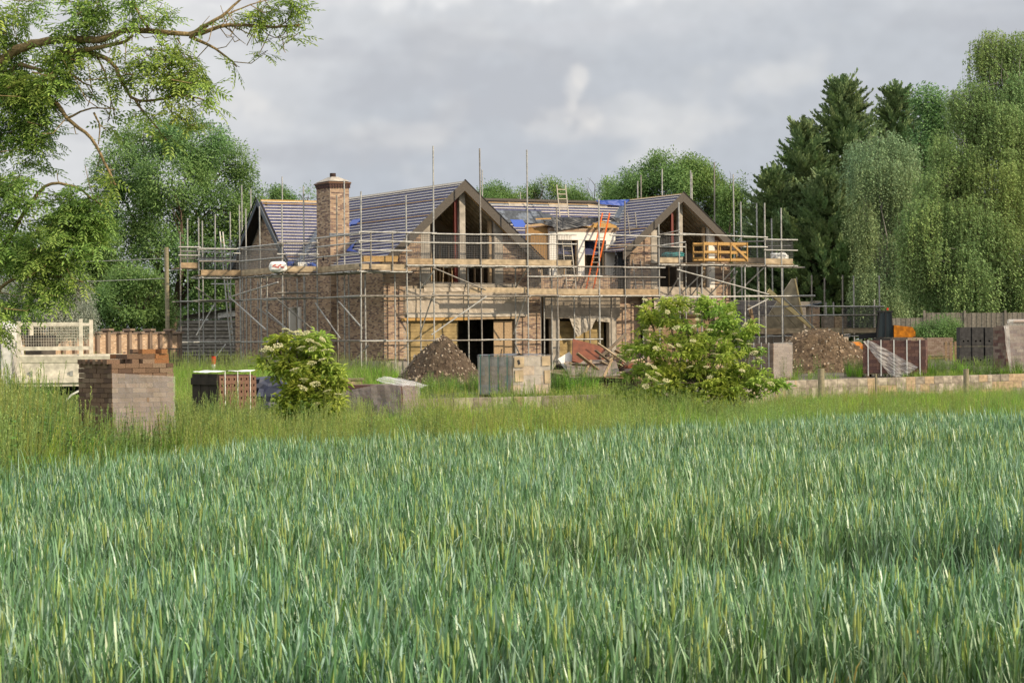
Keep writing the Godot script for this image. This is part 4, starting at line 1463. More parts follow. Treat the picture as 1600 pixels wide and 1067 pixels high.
# ------------------------------------------------------------------ low garage shell to the right of the house
func make_garage() -> void:
	var t := thing("garage_shell", "unfinished low garage walls of grey block and brick right of the house", "building", Vector3(-5.95, 0, -107.0), deg_to_rad(28.0))
	var front := Transform3D(Basis.IDENTITY, Vector3(0, 0, -3.0))
	# grey blockwork, course by course
	var list := []
	var cols := PackedColorArray()
	for r in 8:
		var x := 20.0 + (r % 2) * 0.225
		while x < 25.2:
			var open := x > 21.4 and x < 24.4 and r < 5
			if not open:
				list.append(Transform3D(Basis.from_scale(Vector3(0.44, 0.215, 0.1)), Vector3(x, 2.05 + r * 0.225, -3.0)))
				cols.append(Color(0.20, 0.185, 0.18) * rnd(0.8, 1.15))
			x += 0.45
	scatter("blocks", t, unit_box, M.brick, list, cols)
	box("backing_wall", t, M.mortar, Vector3(20.4, 1.9, -3.08), Vector3(1.4, 3.8, 0.14))
	box("backing_wall", t, M.mortar, Vector3(25.1, 1.9, -3.08), Vector3(0.5, 3.8, 0.14))
	box("backing_wall", t, M.mortar, Vector3(22.8, 3.4, -3.085), Vector3(5.0, 0.8, 0.13))
	box("backing_wall", t, M.mortar, Vector3(24.0, 1.0, -3.09), Vector3(9.5, 2.0, 0.12))
	brickwork(t, Transform3D(Basis.IDENTITY, Vector3(0, 0, -1.4)), [[25.05, 1.2, 25.72, 1.2, 25.72, 3.45, 25.05, 3.45]], 0.3, "pier", 0.12)
	box("pier_cap", t, M.lead, Vector3(25.3, 3.53, -1.5), Vector3(1.0, 0.05, 0.4), Vector3(0, 0, 12))
	box("coping_block", t, M.block, Vector3(25.55, 3.66, -1.5), Vector3(0.5, 0.14, 0.3))
	box("rear_wall", t, M.interior, Vector3(24.5, 1.9, -7.0), Vector3(9.0, 3.8, 0.2))
	# two loose blocks on the wall
	box("loose_block", t, M.block_dark, Vector3(26.15, 2.62, -1.3), Vector3(0.62, 0.62, 0.3))
	box("loose_block", t, M.block_buff, Vector3(26.85, 2.62, -1.2), Vector3(0.72, 0.6, 0.3))

	var boards := thing("insulation_board", "tall pointed triangle of tan insulation board leaning behind the garage scaffold", "board", Vector3(-5.95, 0, -107.0), deg_to_rad(28.0), "insulation boards")
	plate("board_face", boards, M.insulation, Transform3D(Basis.IDENTITY, Vector3(0, 0, -1.9)), [22.7, 2.0, 25.05, 2.0, 25.05, 2.9, 24.55, 4.9, 24.35, 4.9, 22.75, 2.9], 0.06)
	beam("board_edge", boards, M.insulation_edge, Vector3(24.52, 4.88, -1.89), Vector3(24.98, 2.95, -1.89), 0.05, 0.07)
	var pl := thing("plank", "pale sloping timber plank across the garage opening", "plank", Vector3(-5.95, 0, -107.0), deg_to_rad(28.0))
	beam("plank_face", pl, M.insulation_edge, Vector3(21.950, 4.238, -0.600), Vector3(25.239, 1.925, -0.600), 0.1, 0.22)
	var bd := thing("insulation_board", "dull offcut of insulation board low beside the garage opening", "board", Vector3(-5.95, 0, -107.0), deg_to_rad(28.0), "insulation boards")
	plate("board_face", bd, M.insulation, Transform3D(Basis.IDENTITY, Vector3(0, 0, -1.2)), [21.95, 3.2, 23.2, 3.2, 24.3, 2.2, 24.9, 2.2, 24.9, 2.0, 23.6, 2.0, 22.1, 3.75], 0.05)

	var s := scaffold("low single deck scaffold in front of the garage walls")
	var back := Vector3(0, 0, -1)
	var cols2 := [1170, 1197, 1224, 1269, 1317, 1376]
	var xs := [Vector3(20.443, 2.116, -0.200), Vector3(21.497, 2.109, -0.200), Vector3(22.560, 2.103, -0.200), Vector3(24.351, 2.093, -0.200), Vector3(26.290, 2.082, -0.200), Vector3(28.715, 2.067, -0.200)]
	var tops := [3.9, 3.9, 6.00, 5.03, 5.04, 5.05]
	for i in cols2.size():
		standard(s, xs[i], tops[i])
	for i in range(0, 5):
		bay(s, xs[i], xs[i + 1], back, 2.02, [1.88], [2.95, 3.42], i == 4)
	for q in [[Vector3(24.813, 3.747, -2.200), 4.99], [Vector3(26.571, 3.748, -2.200), 4.96], [Vector3(27.576, 3.431, -3.400), 3.7], [Vector3(28.057, 3.430, -3.400), 3.7], [Vector3(28.668, 3.753, -2.400), 5.08], [Vector3(30.764, 3.428, -3.400), 3.84]]:
		standard(s, q[0], q[1])
	tube_between("brace", s, Vector3(22.509, 3.900, -0.100), Vector3(24.880, 1.924, -0.100))
	tube_between("ledger", s, Vector3(20.784, 3.931, -0.100), Vector3(24.500, 3.936, -0.100))
	guard_mesh(s, xs[4], xs[5], 2.3, 3.45)
	couplers(s, xs, [1.88, 2.95, 3.42])
	beam("raking_board", s, M.timber_dark, Vector3(20.400, 3.377, -0.000), Vector3(20.735, 2.015, -0.000), 0.05, 0.2)



# ------------------------------------------------------------------ building materials about the site
var brick_mats := []


func at_ground(x: float, d: float, lift := 0.0) -> Vector3:
	return Vector3(x, ground_y(x, -d) + lift, -d)


# stacked pack: outer bricks on the two seen faces and the top are pieces of their own
func pack(t: Node3D, wide: float, deep: float, tall: float, bw: float, bh: float, bd: float, mats: Array, y0 := 0.13, ragged := false, face_x := true) -> void:
	box("core", t, mats[0], Vector3(0, y0 + tall * 0.5 - 0.01, 0), Vector3(wide - bd * 1.2, tall - 0.03, deep - bd * 1.2))
	var rows := int(tall / bh)
	for r in rows:
		var y := y0 + (r + 0.5) * bh
		for f in 2:
			var run := wide if f == 0 else deep
			if f == 1 and not face_x:
				continue
			var off := 0.0 if r % 2 else bw * 0.5
			var x := -run * 0.5
			var first := true
			while x < run * 0.5 - 0.03:
				var l := bw
				if first and off > 0.0:
					l = off
				first = false
				l = minf(l, run * 0.5 - x)
				var m: Material = mats[rng.randi() % mats.size()]
				var j := rnd(-0.006, 0.006)
				if ragged and r >= rows - 1 and rng.randf() < 0.35:
					x += l
					continue
				if f == 0:
					box("brick", t, m, Vector3(x + l * 0.5, y, deep * 0.5 - bd * 0.5 + j), Vector3(l - 0.006, bh - 0.005, bd))
				else:
					box("brick", t, m, Vector3(-wide * 0.5 + bd * 0.5 - 0.002 + j, y, x + l * 0.5), Vector3(bd - 0.004, bh - 0.005, l - 0.006))
				x += l


func pallet_base(t: Node3D, wide: float, deep: float) -> void:
	for i in 3:
		box("bearer", t, M.timber_dark, Vector3(0, 0.05, -deep * 0.42 + i * deep * 0.42), Vector3(wide, 0.09, 0.09))
	for i in 6:
		box("slat", t, M.board_grey, Vector3(-wide * 0.44 + i * wide * 0.176, 0.108, 0), Vector3(0.1, 0.02, deep))


func film_face(t: Node3D, wide: float, y0: float, y1: float, z: float, s: int, mt: Material, amp := 0.02, sag := 0.0) -> void:
	part("wrapping_film", wrinkled([[-wide * 0.5, y1], [wide * 0.5, y1 - sag], [wide * 0.5, y0], [0.1, y0 + 0.03], [-wide * 0.5, y0]], 22, 12, amp, s), mt, t, Transform3D(Basis.IDENTITY, Vector3(0, 0, z)))


func holed_brick() -> ArrayMesh:
	var g := Geo.new()
	var w := 0.209
	var h := 0.098
	g.box(Transform3D(Basis.IDENTITY, Vector3(0, h * 0.36, 0)), Vector3(w, h * 0.28, 0.06))
	g.box(Transform3D(Basis.IDENTITY, Vector3(0, -h * 0.34, 0)), Vector3(w, h * 0.32, 0.06))
	for x in [-0.088, -0.033, 0.033, 0.088]:
		g.box(Transform3D(Basis.IDENTITY, Vector3(x, 0.002, 0)), Vector3(0.031 if absf(x) > 0.05 else 0.028, h * 0.5, 0.06))
	g.box(Transform3D(Basis.IDENTITY, Vector3(0, 0, -0.028)), Vector3(w, h, 0.004))
	return g.mesh()


func heap(called: String, label: String, at: Vector3, rx: float, rz: float, tall: float, s: int, c0: Color, c1: Color, peak := Vector2.ZERO) -> void:
	var t := thing(called, label, "soil heap", at, 0.0, "heaps of dug soil")
	var f := FastNoiseLite.new()
	f.seed = s
	f.frequency = 0.55
	f.fractal_octaves = 5
	var g := Geo.new()
	var n := 64
	var hh := func(u: float, w: float) -> float:
		var q := Vector2(u - peak.x * (1.0 - Vector2(u, w).length()), w)
		var r := clampf(q.length(), 0.0, 1.0)
		var a := atan2(w, u)
		var k := 1.0 - pow(r, 1.25)
		k = lerpf(k, 0.5 + 0.5 * cos(PI * r), 0.5)
		if rx > 2.2:
			k = lerpf(1.0 - pow(r, 1.9), 0.5 + 0.5 * cos(PI * r), 0.35)
		return tall * k * (1.0 + 0.16 * f.get_noise_2d(u * 3.0, w * 3.0)) + 0.09 * f.get_noise_2d(u * 9.0 + a, w * 9.0) * (1.0 - r) - 0.15 * r
	for i in n:
		for k in n:
			var p := []
			for q in [[i, k], [i + 1, k], [i + 1, k + 1], [i, k + 1]]:
				var u: float = q[0] * 2.0 / n - 1.0
				var w: float = q[1] * 2.0 / n - 1.0
				p.append(Vector3(u * rx, hh.call(u, w), w * rz))
			if Vector2(p[0].x / rx, p[0].z / rz).length() > 1.05:
				continue
			g.col = c0.lerp(c1, clampf(0.5 + 0.9 * f.get_noise_2d(i * 0.7, k * 0.7), 0, 1)) * rnd(0.75, 1.2)
			g.quad(p[0], p[3], p[2], p[1])
	part("earth", g.mesh(), M.earth, t)
	var list := []
	var cols := PackedColorArray()
	for i in 900:
		var u := rnd(-0.95, 0.95)
		var w := rnd(-0.95, 0.95)
		if Vector2(u, w).length() > 0.95:
			continue
		var sz := rnd(0.02, 0.06) * (2.0 if rng.randf() < 0.08 else 1.0)
		list.append(Transform3D(Basis.from_euler(Vector3(rnd(0, 6), rnd(0, 6), rnd(0, 6))) * Basis.from_scale(Vector3(sz, sz * 0.7, sz * 1.2)), Vector3(u * rx, hh.call(u, w) + sz * 0.15, w * rz)))
		cols.append((c1 * 1.35).lerp(Color(0.42, 0.36, 0.28), rng.randf()) if rng.randf() < 0.6 else c0 * 0.8)
	scatter("stones", t, unit_box, M.brick, list, cols)


func make_yard() -> void:
	brick_mats = [mat("stock_a", Color(0.25, 0.155, 0.10), 0.85, M.tex_speck, 1.3), mat("stock_b", Color(0.32, 0.20, 0.13), 0.85, M.tex_speck, 1.3), mat("stock_c", Color(0.19, 0.115, 0.08), 0.85, M.tex_speck, 1.3), mat("stock_d", Color(0.38, 0.265, 0.18), 0.85, M.tex_speck, 1.3)]
	var red := [mat("red_a", Color(0.24, 0.125, 0.10), 0.85, M.tex_speck, 1.3), mat("red_b", Color(0.30, 0.17, 0.135), 0.85, M.tex_speck, 1.3), mat("red_c", Color(0.20, 0.11, 0.10), 0.85, M.tex_speck, 1.3)]
	var buff := [mat("buff_a", Color(0.38, 0.28, 0.21), 0.85, M.tex_speck, 1.3), mat("buff_b", Color(0.32, 0.225, 0.17), 0.85, M.tex_speck, 1.3), mat("buff_c", Color(0.43, 0.33, 0.26), 0.85, M.tex_speck, 1.3)]
	var orange := mat("new_brick", Color(0.46, 0.21, 0.085), 0.85, M.tex_speck, 1.3)

	# --- large pack of bricks at the left, loose bricks on top, film on the sunny face
	var t := thing("brick_pallet", "large pack of brown bricks with loose orange bricks on top beside the white truck", "brick pallet", at_ground(-5.454, 32.5), deg_to_rad(38.0), "pallets of building materials")
	pallet_base(t, 0.98, 0.98)
	pack(t, 0.98, 0.98, 1.36, 0.215, 0.068, 0.1, brick_mats)
	film_face(t, 1.0, 0.2, 1.36, 0.515, 70, M.film, 0.035, 0.06)
	for r in 3:
		for i in 4 - r:
			for k in 4 - r:
				if r == 0 and i == 3 and k == 0:
					continue
				var b := box("loose_brick", t, orange if rng.randf() < 0.55 else brick_mats[rng.randi() % 4], Vector3(0.36 - i * 0.225 + rnd(-0.02, 0.02), 1.515 + r * 0.069, 0.34 - k * 0.2 + rnd(-0.03, 0.03)), Vector3(0.215, 0.065, 0.1025), Vector3(0, rnd(-14, 14) + (90.0 if rng.randf() < 0.3 else 0.0), 0))
				b.name = "loose_brick"
	for i in 6:
		box("loose_brick", t, brick_mats[i % 4], Vector3(-0.42, 1.515, -0.40 + i * 0.15), Vector3(0.215, 0.065, 0.1), Vector3(0, rnd(-10, 10), 0))

	# --- perforated bricks with a dark board against their left side
	t = thing("brick_pallet", "pack of perforated bricks with white straps and a dark boarded left side", "brick pallet", at_ground(-4.986, 39.9), deg_to_rad(41.0), "pallets of building materials")
	pallet_base(t, 0.78, 0.78)
	box("core", t, red[2], Vector3(0, 0.68, 0), Vector3(0.70, 1.1, 0.70))
	var hb := holed_brick()
	var hm := mat("perforated", Color(0.36, 0.20, 0.14), 0.85, M.tex_speck, 1.5)
	for r in 10:
		for i in 3:
			part("brick", hb, hm, t, Transform3D(Basis.from_scale(Vector3(1.2, 1.08, 1)), Vector3(-0.255 + i * 0.256, 0.18 + r * 0.108, 0.37 + rnd(-0.004, 0.004))))
	for i in 3:
		box("strap", t, M.strap_white, Vector3(-0.27 + i * 0.26, 0.72, 0.412), Vector3(0.014, 1.14, 0.005))
	for i in 6:
		box("side_board", t, M.dark_wood, Vector3(-0.40 - 0.004 * (i % 2), 0.66, -0.33 + i * 0.132), Vector3(0.025, 1.18, 0.127))
	box("side_board", t, M.dark_wood, Vector3(-0.425, 1.12, 0), Vector3(0.025, 0.12, 0.8))
	part("wrapping_film", wrinkled([[-0.4, 0.4], [0.42, 0.4], [0.42, -0.4], [-0.4, -0.4]], 14, 10, 0.03, 73), M.white_plastic, t, Transform3D(Basis(Vector3.RIGHT, -PI / 2), Vector3(0, 1.29, 0)))
	var o := part("plastic_bundle", blob(0.36, 0.30, 0.3, 75, null, 0.7), mat("black_blue_plastic", Color(0.03, 0.035, 0.06), 0.3), self, Transform3D(Basis(Vector3.UP, 0.7), at_ground(-4.385, 41.0, 0.82)))
	tag(o, "crumpled dark blue plastic sheeting between the perforated bricks and the elder bush", "sheeting")
	t = thing("block_stack", "low stack of blocks under the dark plastic sheeting", "blocks", at_ground(-4.417, 41.2), 0.6)
	pack(t, 0.8, 0.8, 0.48, 0.44, 0.12, 0.1, [M.block_dark], 0.02)

	# --- low pack under loose film
	t = thing("brick_pallet", "low brick pack under torn loose film at the foot of the soil heap", "brick pallet", at_ground(-2.546, 44.6), deg_to_rad(73.0), "pallets of building materials")
	pallet_base(t, 1.0, 1.15)
	pack(t, 1.0, 1.15, 0.84, 0.215, 0.07, 0.1, red)
	part("wrapping_film", wrinkled([[-0.6, 0.82], [0.6, 1.05], [0.62, 0.1], [-0.62, 0.1]], 22, 12, 0.05, 76), M.film, t, Transform3D(Basis(Vector3(0, 0, 1), Vector3.UP, Vector3(-1, 0, 0)), Vector3(-0.53, 0, 0)))
	part("wrapping_film", wrinkled([[-0.5, 1.05], [0.5, 0.95], [0.55, 0.15], [-0.5, 0.1]], 16, 10, 0.05, 77), M.film, t, Transform3D(Basis.IDENTITY, Vector3(0, 0, 0.61)))
	part("wrapping_film", wrinkled([[-0.5, 0.25], [0.5, 0.3], [0.5, -0.55], [-0.5, -0.3]], 16, 10, 0.08, 78), M.film, t, Transform3D(Basis(Vector3.RIGHT, -1.35), Vector3(0, 1.02, 0.3)))

	# --- blocks in wrapping with green straps
	t = thing("block_pallet", "wrapped block pack with green straps beside the first soil heap", "block pallet", at_ground(0.044, 52.7), deg_to_rad(43.0), "pallets of building materials")
	pallet_base(t, 1.16, 1.16)
	var blk := [M.block_buff, M.block, M.block]
	pack(t, 1.16, 1.16, 0.86, 0.44, 0.215, 0.12, [M.block, M.block_buff], 0.13)
	part("wrapping_film", wrinkled([[-0.58, 1.02], [0.58, 1.02], [0.58, 0.14], [0.1, 0.17], [-0.58, 0.14]], 22, 12, 0.025, 79), M.film, t, Transform3D(Basis(Vector3(0, 0, 1), Vector3.UP, Vector3(-1, 0, 0)), Vector3(-0.60, 0, 0)))
	for k in 4:
		box("strap", t, M.strap_green, Vector3(-0.63, 0.58, -0.46 + k * 0.3), Vector3(0.005, 0.92, 0.022))
		box("strap", t, M.strap_green, Vector3(-0.1, 1.0, -0.46 + k * 0.3), Vector3(0.95, 0.006, 0.022))
	film_face(t, 1.17, 0.14, 1.02, 0.60, 80, M.film, 0.025)
	for q in [[-0.42, 0.86, 0.3, 0.24], [0.42, 0.88, 0.26, 0.22], [-0.42, 0.55, 0.26, 0.26], [0.46, 0.52, 0.18, 0.3]]:
		box("card_corner", t, M.board_pale, Vector3(q[0], q[1], 0.615), Vector3(q[2], q[3], 0.012), Vector3(0, 0, rnd(-2, 2)))
	box("tear", t, M.black, Vector3(-0.44, 0.86, 0.625), Vector3(0.07, 0.11, 0.006), Vector3(0, 0, 20))
	part("top_sheet", wrinkled([[-0.6, 0.6], [0.6, 0.6], [0.6, -0.6], [-0.6, -0.6]], 12, 12, 0.04, 81), M.tarp_black, t, Transform3D(Basis(Vector3.RIGHT, -PI / 2), Vector3(0, 1.03, 0)))
	blk.clear()

	# --- small pack by the second heap
	t = thing("brick_pallet", "small strapped brick pack with one sunlit face beside the large elder", "brick pallet", at_ground(7.518, 66.8), deg_to_rad(44.0), "pallets of building materials")
	pallet_base(t, 0.86, 0.86)
	pack(t, 0.86, 0.86, 1.04, 0.215, 0.07, 0.1, buff)
	film_face(t, 0.87, 0.15, 1.18, 0.45, 83, M.film, 0.02)
	for k in 3:
		box("strap", t, M.strap_white, Vector3(-0.436, 0.65, -0.28 + k * 0.28), Vector3(0.005, 1.06, 0.02))
	# --- long pack with white straps and film hanging down
	t = thing("brick_pallet", "long red brick pack with white straps and film trailing to the ground", "brick pallet", at_ground(12.020, 72.2), deg_to_rad(76.0), "pallets of building materials")
	pallet_base(t, 0.9, 1.95)
	pack(t, 0.9, 1.95, 1.02, 0.215, 0.102, 0.1, red, 0.13, true)
	for k in 5:
		box("strap", t, M.strap_white, Vector3(-0.46, 0.6, -0.8 + k * 0.4), Vector3(0.006, 1.12, 0.035))
	part("wrapping_film", wrinkled([[-0.95, 1.12], [-0.75, 1.16], [0.75, 0.3], [0.3, 0.02], [-0.1, 0.02]], 22, 12, 0.10, 85), mat("film_white", Color(0.68, 0.67, 0.65), 0.4), t, Transform3D(Basis(Vector3(0, 0, 1), Vector3.UP, Vector3(-1, 0, 0)), Vector3(-0.53, 0, 0)))
	M.film_white.transparency = BaseMaterial3D.TRANSPARENCY_ALPHA
	M.film_white.albedo_color.a = 0.36
	# --- beige packs further back
	t = thing("brick_pallet", "plain beige brick pack furthest back in the yard near the fence", "brick pallet", at_ground(17.837, 97.0), deg_to_rad(15.0), "pallets of building materials")
	pallet_base(t, 1.2, 1.0)
	pack(t, 1.2, 1.0, 0.78, 0.215, 0.07, 0.1, buff)
	t = thing("brick_pallet", "low broken beige brick pack behind the long red pack", "brick pallet", at_ground(16.253, 94.5), deg_to_rad(35.0), "pallets of building materials")
	pallet_base(t, 1.0, 1.0)
	pack(t, 1.0, 1.0, 0.84, 0.215, 0.07, 0.1, buff, 0.13, true)
	t = thing("empty_pallet", "empty timber pallet standing on edge beside the dark block stacks", "pallet", at_ground(18.016, 94.0, 0.0), deg_to_rad(5.0))
	for i in 4:
		box("slat", t, M.timber_dark, Vector3(-0.3 + i * 0.2, 0.4, 0), Vector3(0.09, 0.8, 0.03))
	for i in 2:
		box("bearer", t, M.board_grey, Vector3(0, 0.1 + i * 0.6, -0.05), Vector3(0.75, 0.09, 0.07))
	# --- dark concrete blocks with two holes, three wide and two high
	var dx := [0.0, 0.47, 0.98]
	var words := ["left", "middle", "right"]
	for r in 2:
		for i in 3:
			t = thing("duct_block", "dark concrete block with two round holes, %s of the %s row" % [words[i], "upper" if r else "lower"], "concrete block", at_ground(17.282 + dx[i], 88.0, 0.0 + r * 0.74), deg_to_rad(4.0), "dark blocks with paired holes")
			var c := CSGBox3D.new()
			c.name = "block_body"
			c.size = Vector3(0.445 if i < 2 else 0.47, 0.72, 0.5)
			c.position.y = 0.36
			c.material = M.dark_block
			for k in 2:
				var cy := CSGCylinder3D.new()
				cy.operation = CSGShape3D.OPERATION_SUBTRACTION
				cy.radius = 0.036
				cy.height = 0.4
				cy.sides = 14
				cy.rotation_degrees.x = 90
				cy.position = Vector3(-0.08 + k * 0.17, -0.17 + 0.01 * k, 0.2)
				cy.material = M.black
				c.add_child(cy)
			t.add_child(c, true)
	# --- tall wrapped pack at the right edge
	t = thing("brick_pallet", "tall film wrapped brick pack cut by the right edge of the picture", "brick pallet", at_ground(16.916, 75.0), deg_to_rad(12.0), "pallets of building materials")
	pallet_base(t, 2.2, 1.0)
	pack(t, 2.2, 1.0, 1.5, 0.25, 0.102, 0.12, buff + red)
	part("wrapping_film", wrinkled([[-1.12, 1.66], [1.1, 1.68], [1.1, 0.15], [-1.0, 0.1]], 30, 14, 0.03, 87), M.film, t, Transform3D(Basis.IDENTITY, Vector3(0, 0, 0.53)))
	part("wrapping_film", wrinkled([[-1.2, 1.6], [-1.02, 1.6], [-0.92, 0.12], [-1.0, 0.05]], 5, 16, 0.06, 88), M.film_white, t, Transform3D(Basis.IDENTITY, Vector3(0, 0, 0.56)))
	for i in 2:
		rod("wrapped_roll", t, orange if i else M.film_white, Vector3(-1.0 + i * 0.2, 1.74, 0.45), Vector3(1.1, 1.74, 0.45), 0.07 - i * 0.02)

	# --- soil heaps
	heap("soil_heap", "steep brown heap of soil before the dark garage doorway", at_ground(-2.470, 76.0), 2.05, 1.7, 1.72, 90, Color(0.115, 0.082, 0.055), Color(0.20, 0.15, 0.105), Vector2(0.1, 0))
	heap("soil_heap", "broad stony heap of soil in front of the low garage scaffold", at_ground(10.688, 80.5), 2.7, 2.0, 1.5, 91, Color(0.13, 0.09, 0.055), Color(0.26, 0.185, 0.115), Vector2(0.0, 0))

	make_debris()
	make_block_wall()

	# --- fence along the back of the yard
	t = thing("board_fence", "grey close boarded timber fence at the back of the yard", "fence", Vector3.ZERO)
	var x := 18.006
	var k2 := 0
	while x < 34.0:
		var g := Geo.new()
		var d := 111.0
		var gy := ground_y(x, -d)
		var step := -0.25 if k2 == 0 else 0.0
		for i in 16:
			g.col = Color(0.27, 0.245, 0.20) * rnd(0.75, 1.12)
			g.box(Transform3D(Basis.IDENTITY, Vector3(x + i * 0.118, gy + 0.93 + step + rnd(-0.01, 0.01), -d + (i % 2) * 0.018)), Vector3(0.114, 1.86, 0.02))
		part("fence_panel", g.mesh(), M.painted, t)
		box("fence_post", t, M.fence_wood, Vector3(x - 0.06, gy + 0.98, -d + 0.03), Vector3(0.1, 2.0, 0.1))
		x += 1.95
		k2 += 1

	make_digger()

	# --- stakes in front of the block wall
	for q in [[8.050, 60.0, 0.95, 0.09, "thick weathered stake in the grass before the block wall corner"], [12.622, 64.0, 0.88, 0.08, "short square stake before the right part of the block wall"], [9.799, 62.0, 0.8, 0.03, "thin stake in the seeding grass before the block wall"]]:
		var st := rod("stake", self, M.pole_wood, at_ground(q[0], q[1], -0.1), at_ground(q[0], q[1], q[2]), q[3])
		tag(st, q[4], "stake", "stakes by the block wall")
	# --- banded marker post by the scaffold
	t = thing("marker_post", "red topped white marker post in the scaffold near the old shed", "marker post", at_ground(-13.491, 104.0))
	rod("sleeve", t, M.white_plastic, Vector3(0, 0.1, 0), Vector3(0, 0.85, 0), 0.1)
	rod("band", t, M.red_plastic, Vector3(0, 0.85, 0), Vector3(0, 1.2, 0), 0.105)
	# --- little stack of boards behind the left elder
	t = thing("board_stack", "short stack of pale boards and blocks behind the left elder bush", "boards", at_ground(-4.426, 62.0), deg_to_rad(10.0))
	box("block", t, M.block_buff, Vector3(0.05, 0.36, 0), Vector3(0.62, 0.7, 0.5))
	box("board", t, M.board_grey, Vector3(0.05, 0.74, 0), Vector3(0.75, 0.05, 0.6))
	box("blue_panel", t, M.lead, Vector3(-0.45, 0.45, 0.05), Vector3(0.36, 0.62, 0.04))
	# --- orange machine part and a red bag behind the second heap
	t = thing("cement_mixer", "small orange cement mixer half hidden behind the stony soil heap", "cement mixer", at_ground(13.199, 88.5, -0.3), 0.4)
	t.scale = Vector3.ONE * 0.82
	var dr := Geo.new()
	dr.tube([Vector3(-0.35, 1.0, 0), Vector3(-0.2, 1.05, 0), Vector3(0.05, 1.15, 0), Vector3(0.3, 1.3, 0)], [0.2, 0.36, 0.36, 0.2], 12)
	part("drum", dr.mesh(), M.amber, t)
	for q in [[-0.3, 0.3], [0.3, 0.3], [-0.3, -0.3], [0.3, -0.3]]:
		rod("leg", t, M.amber, Vector3(q[0], 0, q[1]), Vector3(q[0] * 0.5, 0.95, q[1] * 0.5), 0.03)
	rod("hand_wheel", t, M.rubber, Vector3(-0.1, 1.0, 0.38), Vector3(-0.1, 1.0, 0.41), 0.18)


func make_debris() -> void:
	var t := thing("debris_pile", "jumbled pile of broken boards, doors and red offcuts by the large elder", "debris", at_ground(2.203, 61.0), 0.1)
	var gcore := blob(1.3, 0.62, 0.7, 99, null, 0.5)
	part("rubble", gcore, mat("rubble", Color(0.10, 0.07, 0.05), 0.95, M.tex_speck, 0.8), t, Transform3D(Basis.IDENTITY, Vector3(0.25, 0.25, -0.2)))
	var brown := mat("red_door", Color(0.24, 0.07, 0.03), 0.6, M.tex_coarse, 0.8)
	var pale := mat("old_panel", Color(0.33, 0.27, 0.23), 0.8, M.tex_coarse, 0.8)
	box("door_panel", t, brown, Vector3(-0.2, 1.0, 0.1), Vector3(0.9, 0.75, 0.05), Vector3(-35, 20, -18))
	box("panel", t, pale, Vector3(-0.15, 0.62, 0.55), Vector3(1.35, 0.05, 0.7), Vector3(38, 5, 3))
	for i in 2:
		beam("lath", t, M.timber, Vector3(-0.45 + i * 0.55, 0.42, 0.86), Vector3(-0.15 + i * 0.55, 0.85, 0.32), 0.05, 0.04)
	box("panel", t, M.white_paint, Vector3(-0.72, 0.78, 0.15), Vector3(0.5, 0.5, 0.04), Vector3(-30, 30, 24))
	box("panel", t, brown, Vector3(0.65, 0.5, 0.4), Vector3(0.6, 0.04, 0.5), Vector3(20, -10, -12))
	var mats := [M.timber, M.timber_dark, M.board_grey, brown, M.board_pale, pale]
	for i in 46:
		var p := Vector3(rnd(-0.95, 1.3), rnd(0.1, 0.6), rnd(-0.3, 0.75))
		p.y += maxf(0.0, 0.55 - absf(p.x - 0.4) * 0.5)
		box("offcut", t, mats[rng.randi() % mats.size()], p, Vector3(rnd(0.3, 1.1), rnd(0.02, 0.05), rnd(0.05, 0.14)), Vector3(rnd(-50, 50), rnd(-60, 60), rnd(-45, 45)))
	beam("long_board", t, M.timber_dark, Vector3(-0.9, 0.46, 0.75), Vector3(1.1, 0.36, 0.8), 0.14, 0.03)
	beam("post_offcut", t, M.board_grey, Vector3(0.1, 0.9, 0.1), Vector3(0.85, 1.55, -0.1), 0.07, 0.07)
	beam("post_offcut", t, M.timber, Vector3(0.0, 0.75, 0.3), Vector3(0.75, 1.1, 0.2), 0.05, 0.06)


func make_block_wall() -> void:
	var t := thing("block_wall", "low unfinished wall of pale concrete blocks along the edge of the site", "wall")
	var line := [Vector2(-3.000, 44.6), Vector2(2.667, 48.0), Vector2(4.138, 49.0), Vector2(7.560, 62.0), Vector2(15.555, 70.0), Vector2(19.263, 73.5)]
	var mats := [M.block, M.block, M.block_buff, M.block_dark]
	for s in line.size() - 1:
		var a := Vector3(line[s].x, 0, -line[s].y)
		var b := Vector3(line[s + 1].x, 0, -line[s + 1].y)
		var dir := (b - a).normalized()
		var f := Basis(dir, Vector3.UP, dir.cross(Vector3.UP))
		var len_ := a.distance_to(b)
		part("mortar_bed", unit_box, M.mortar, t, Transform3D(f * Basis.from_scale(Vector3(len_, 0.6, 0.17)), (a + b) * 0.5 + Vector3.UP * 0.33))
		for r in 3:
			var x := 0.0
			var first := true
			while x < len_ - 0.05:
				var l := 0.46
				if first and r % 2:
					l = 0.24
				elif rng.randf() < 0.12:
					l = 0.23
				first = false
				l = minf(l, len_ - x)
				if not (r == 2 and s == 0 and rng.randf() < 0.08):
					var p := a + dir * (x + l * 0.5) + Vector3.UP * (0.105 + r * 0.215)
					part("block", unit_box, mats[rng.randi() % 4], t, Transform3D(f * Basis.from_euler(Vector3(0, rnd(-0.012, 0.012), 0)) * Basis.from_scale(Vector3(l - 0.012, 0.203, 0.2 + rnd(0, 0.012))), p))
				x += l


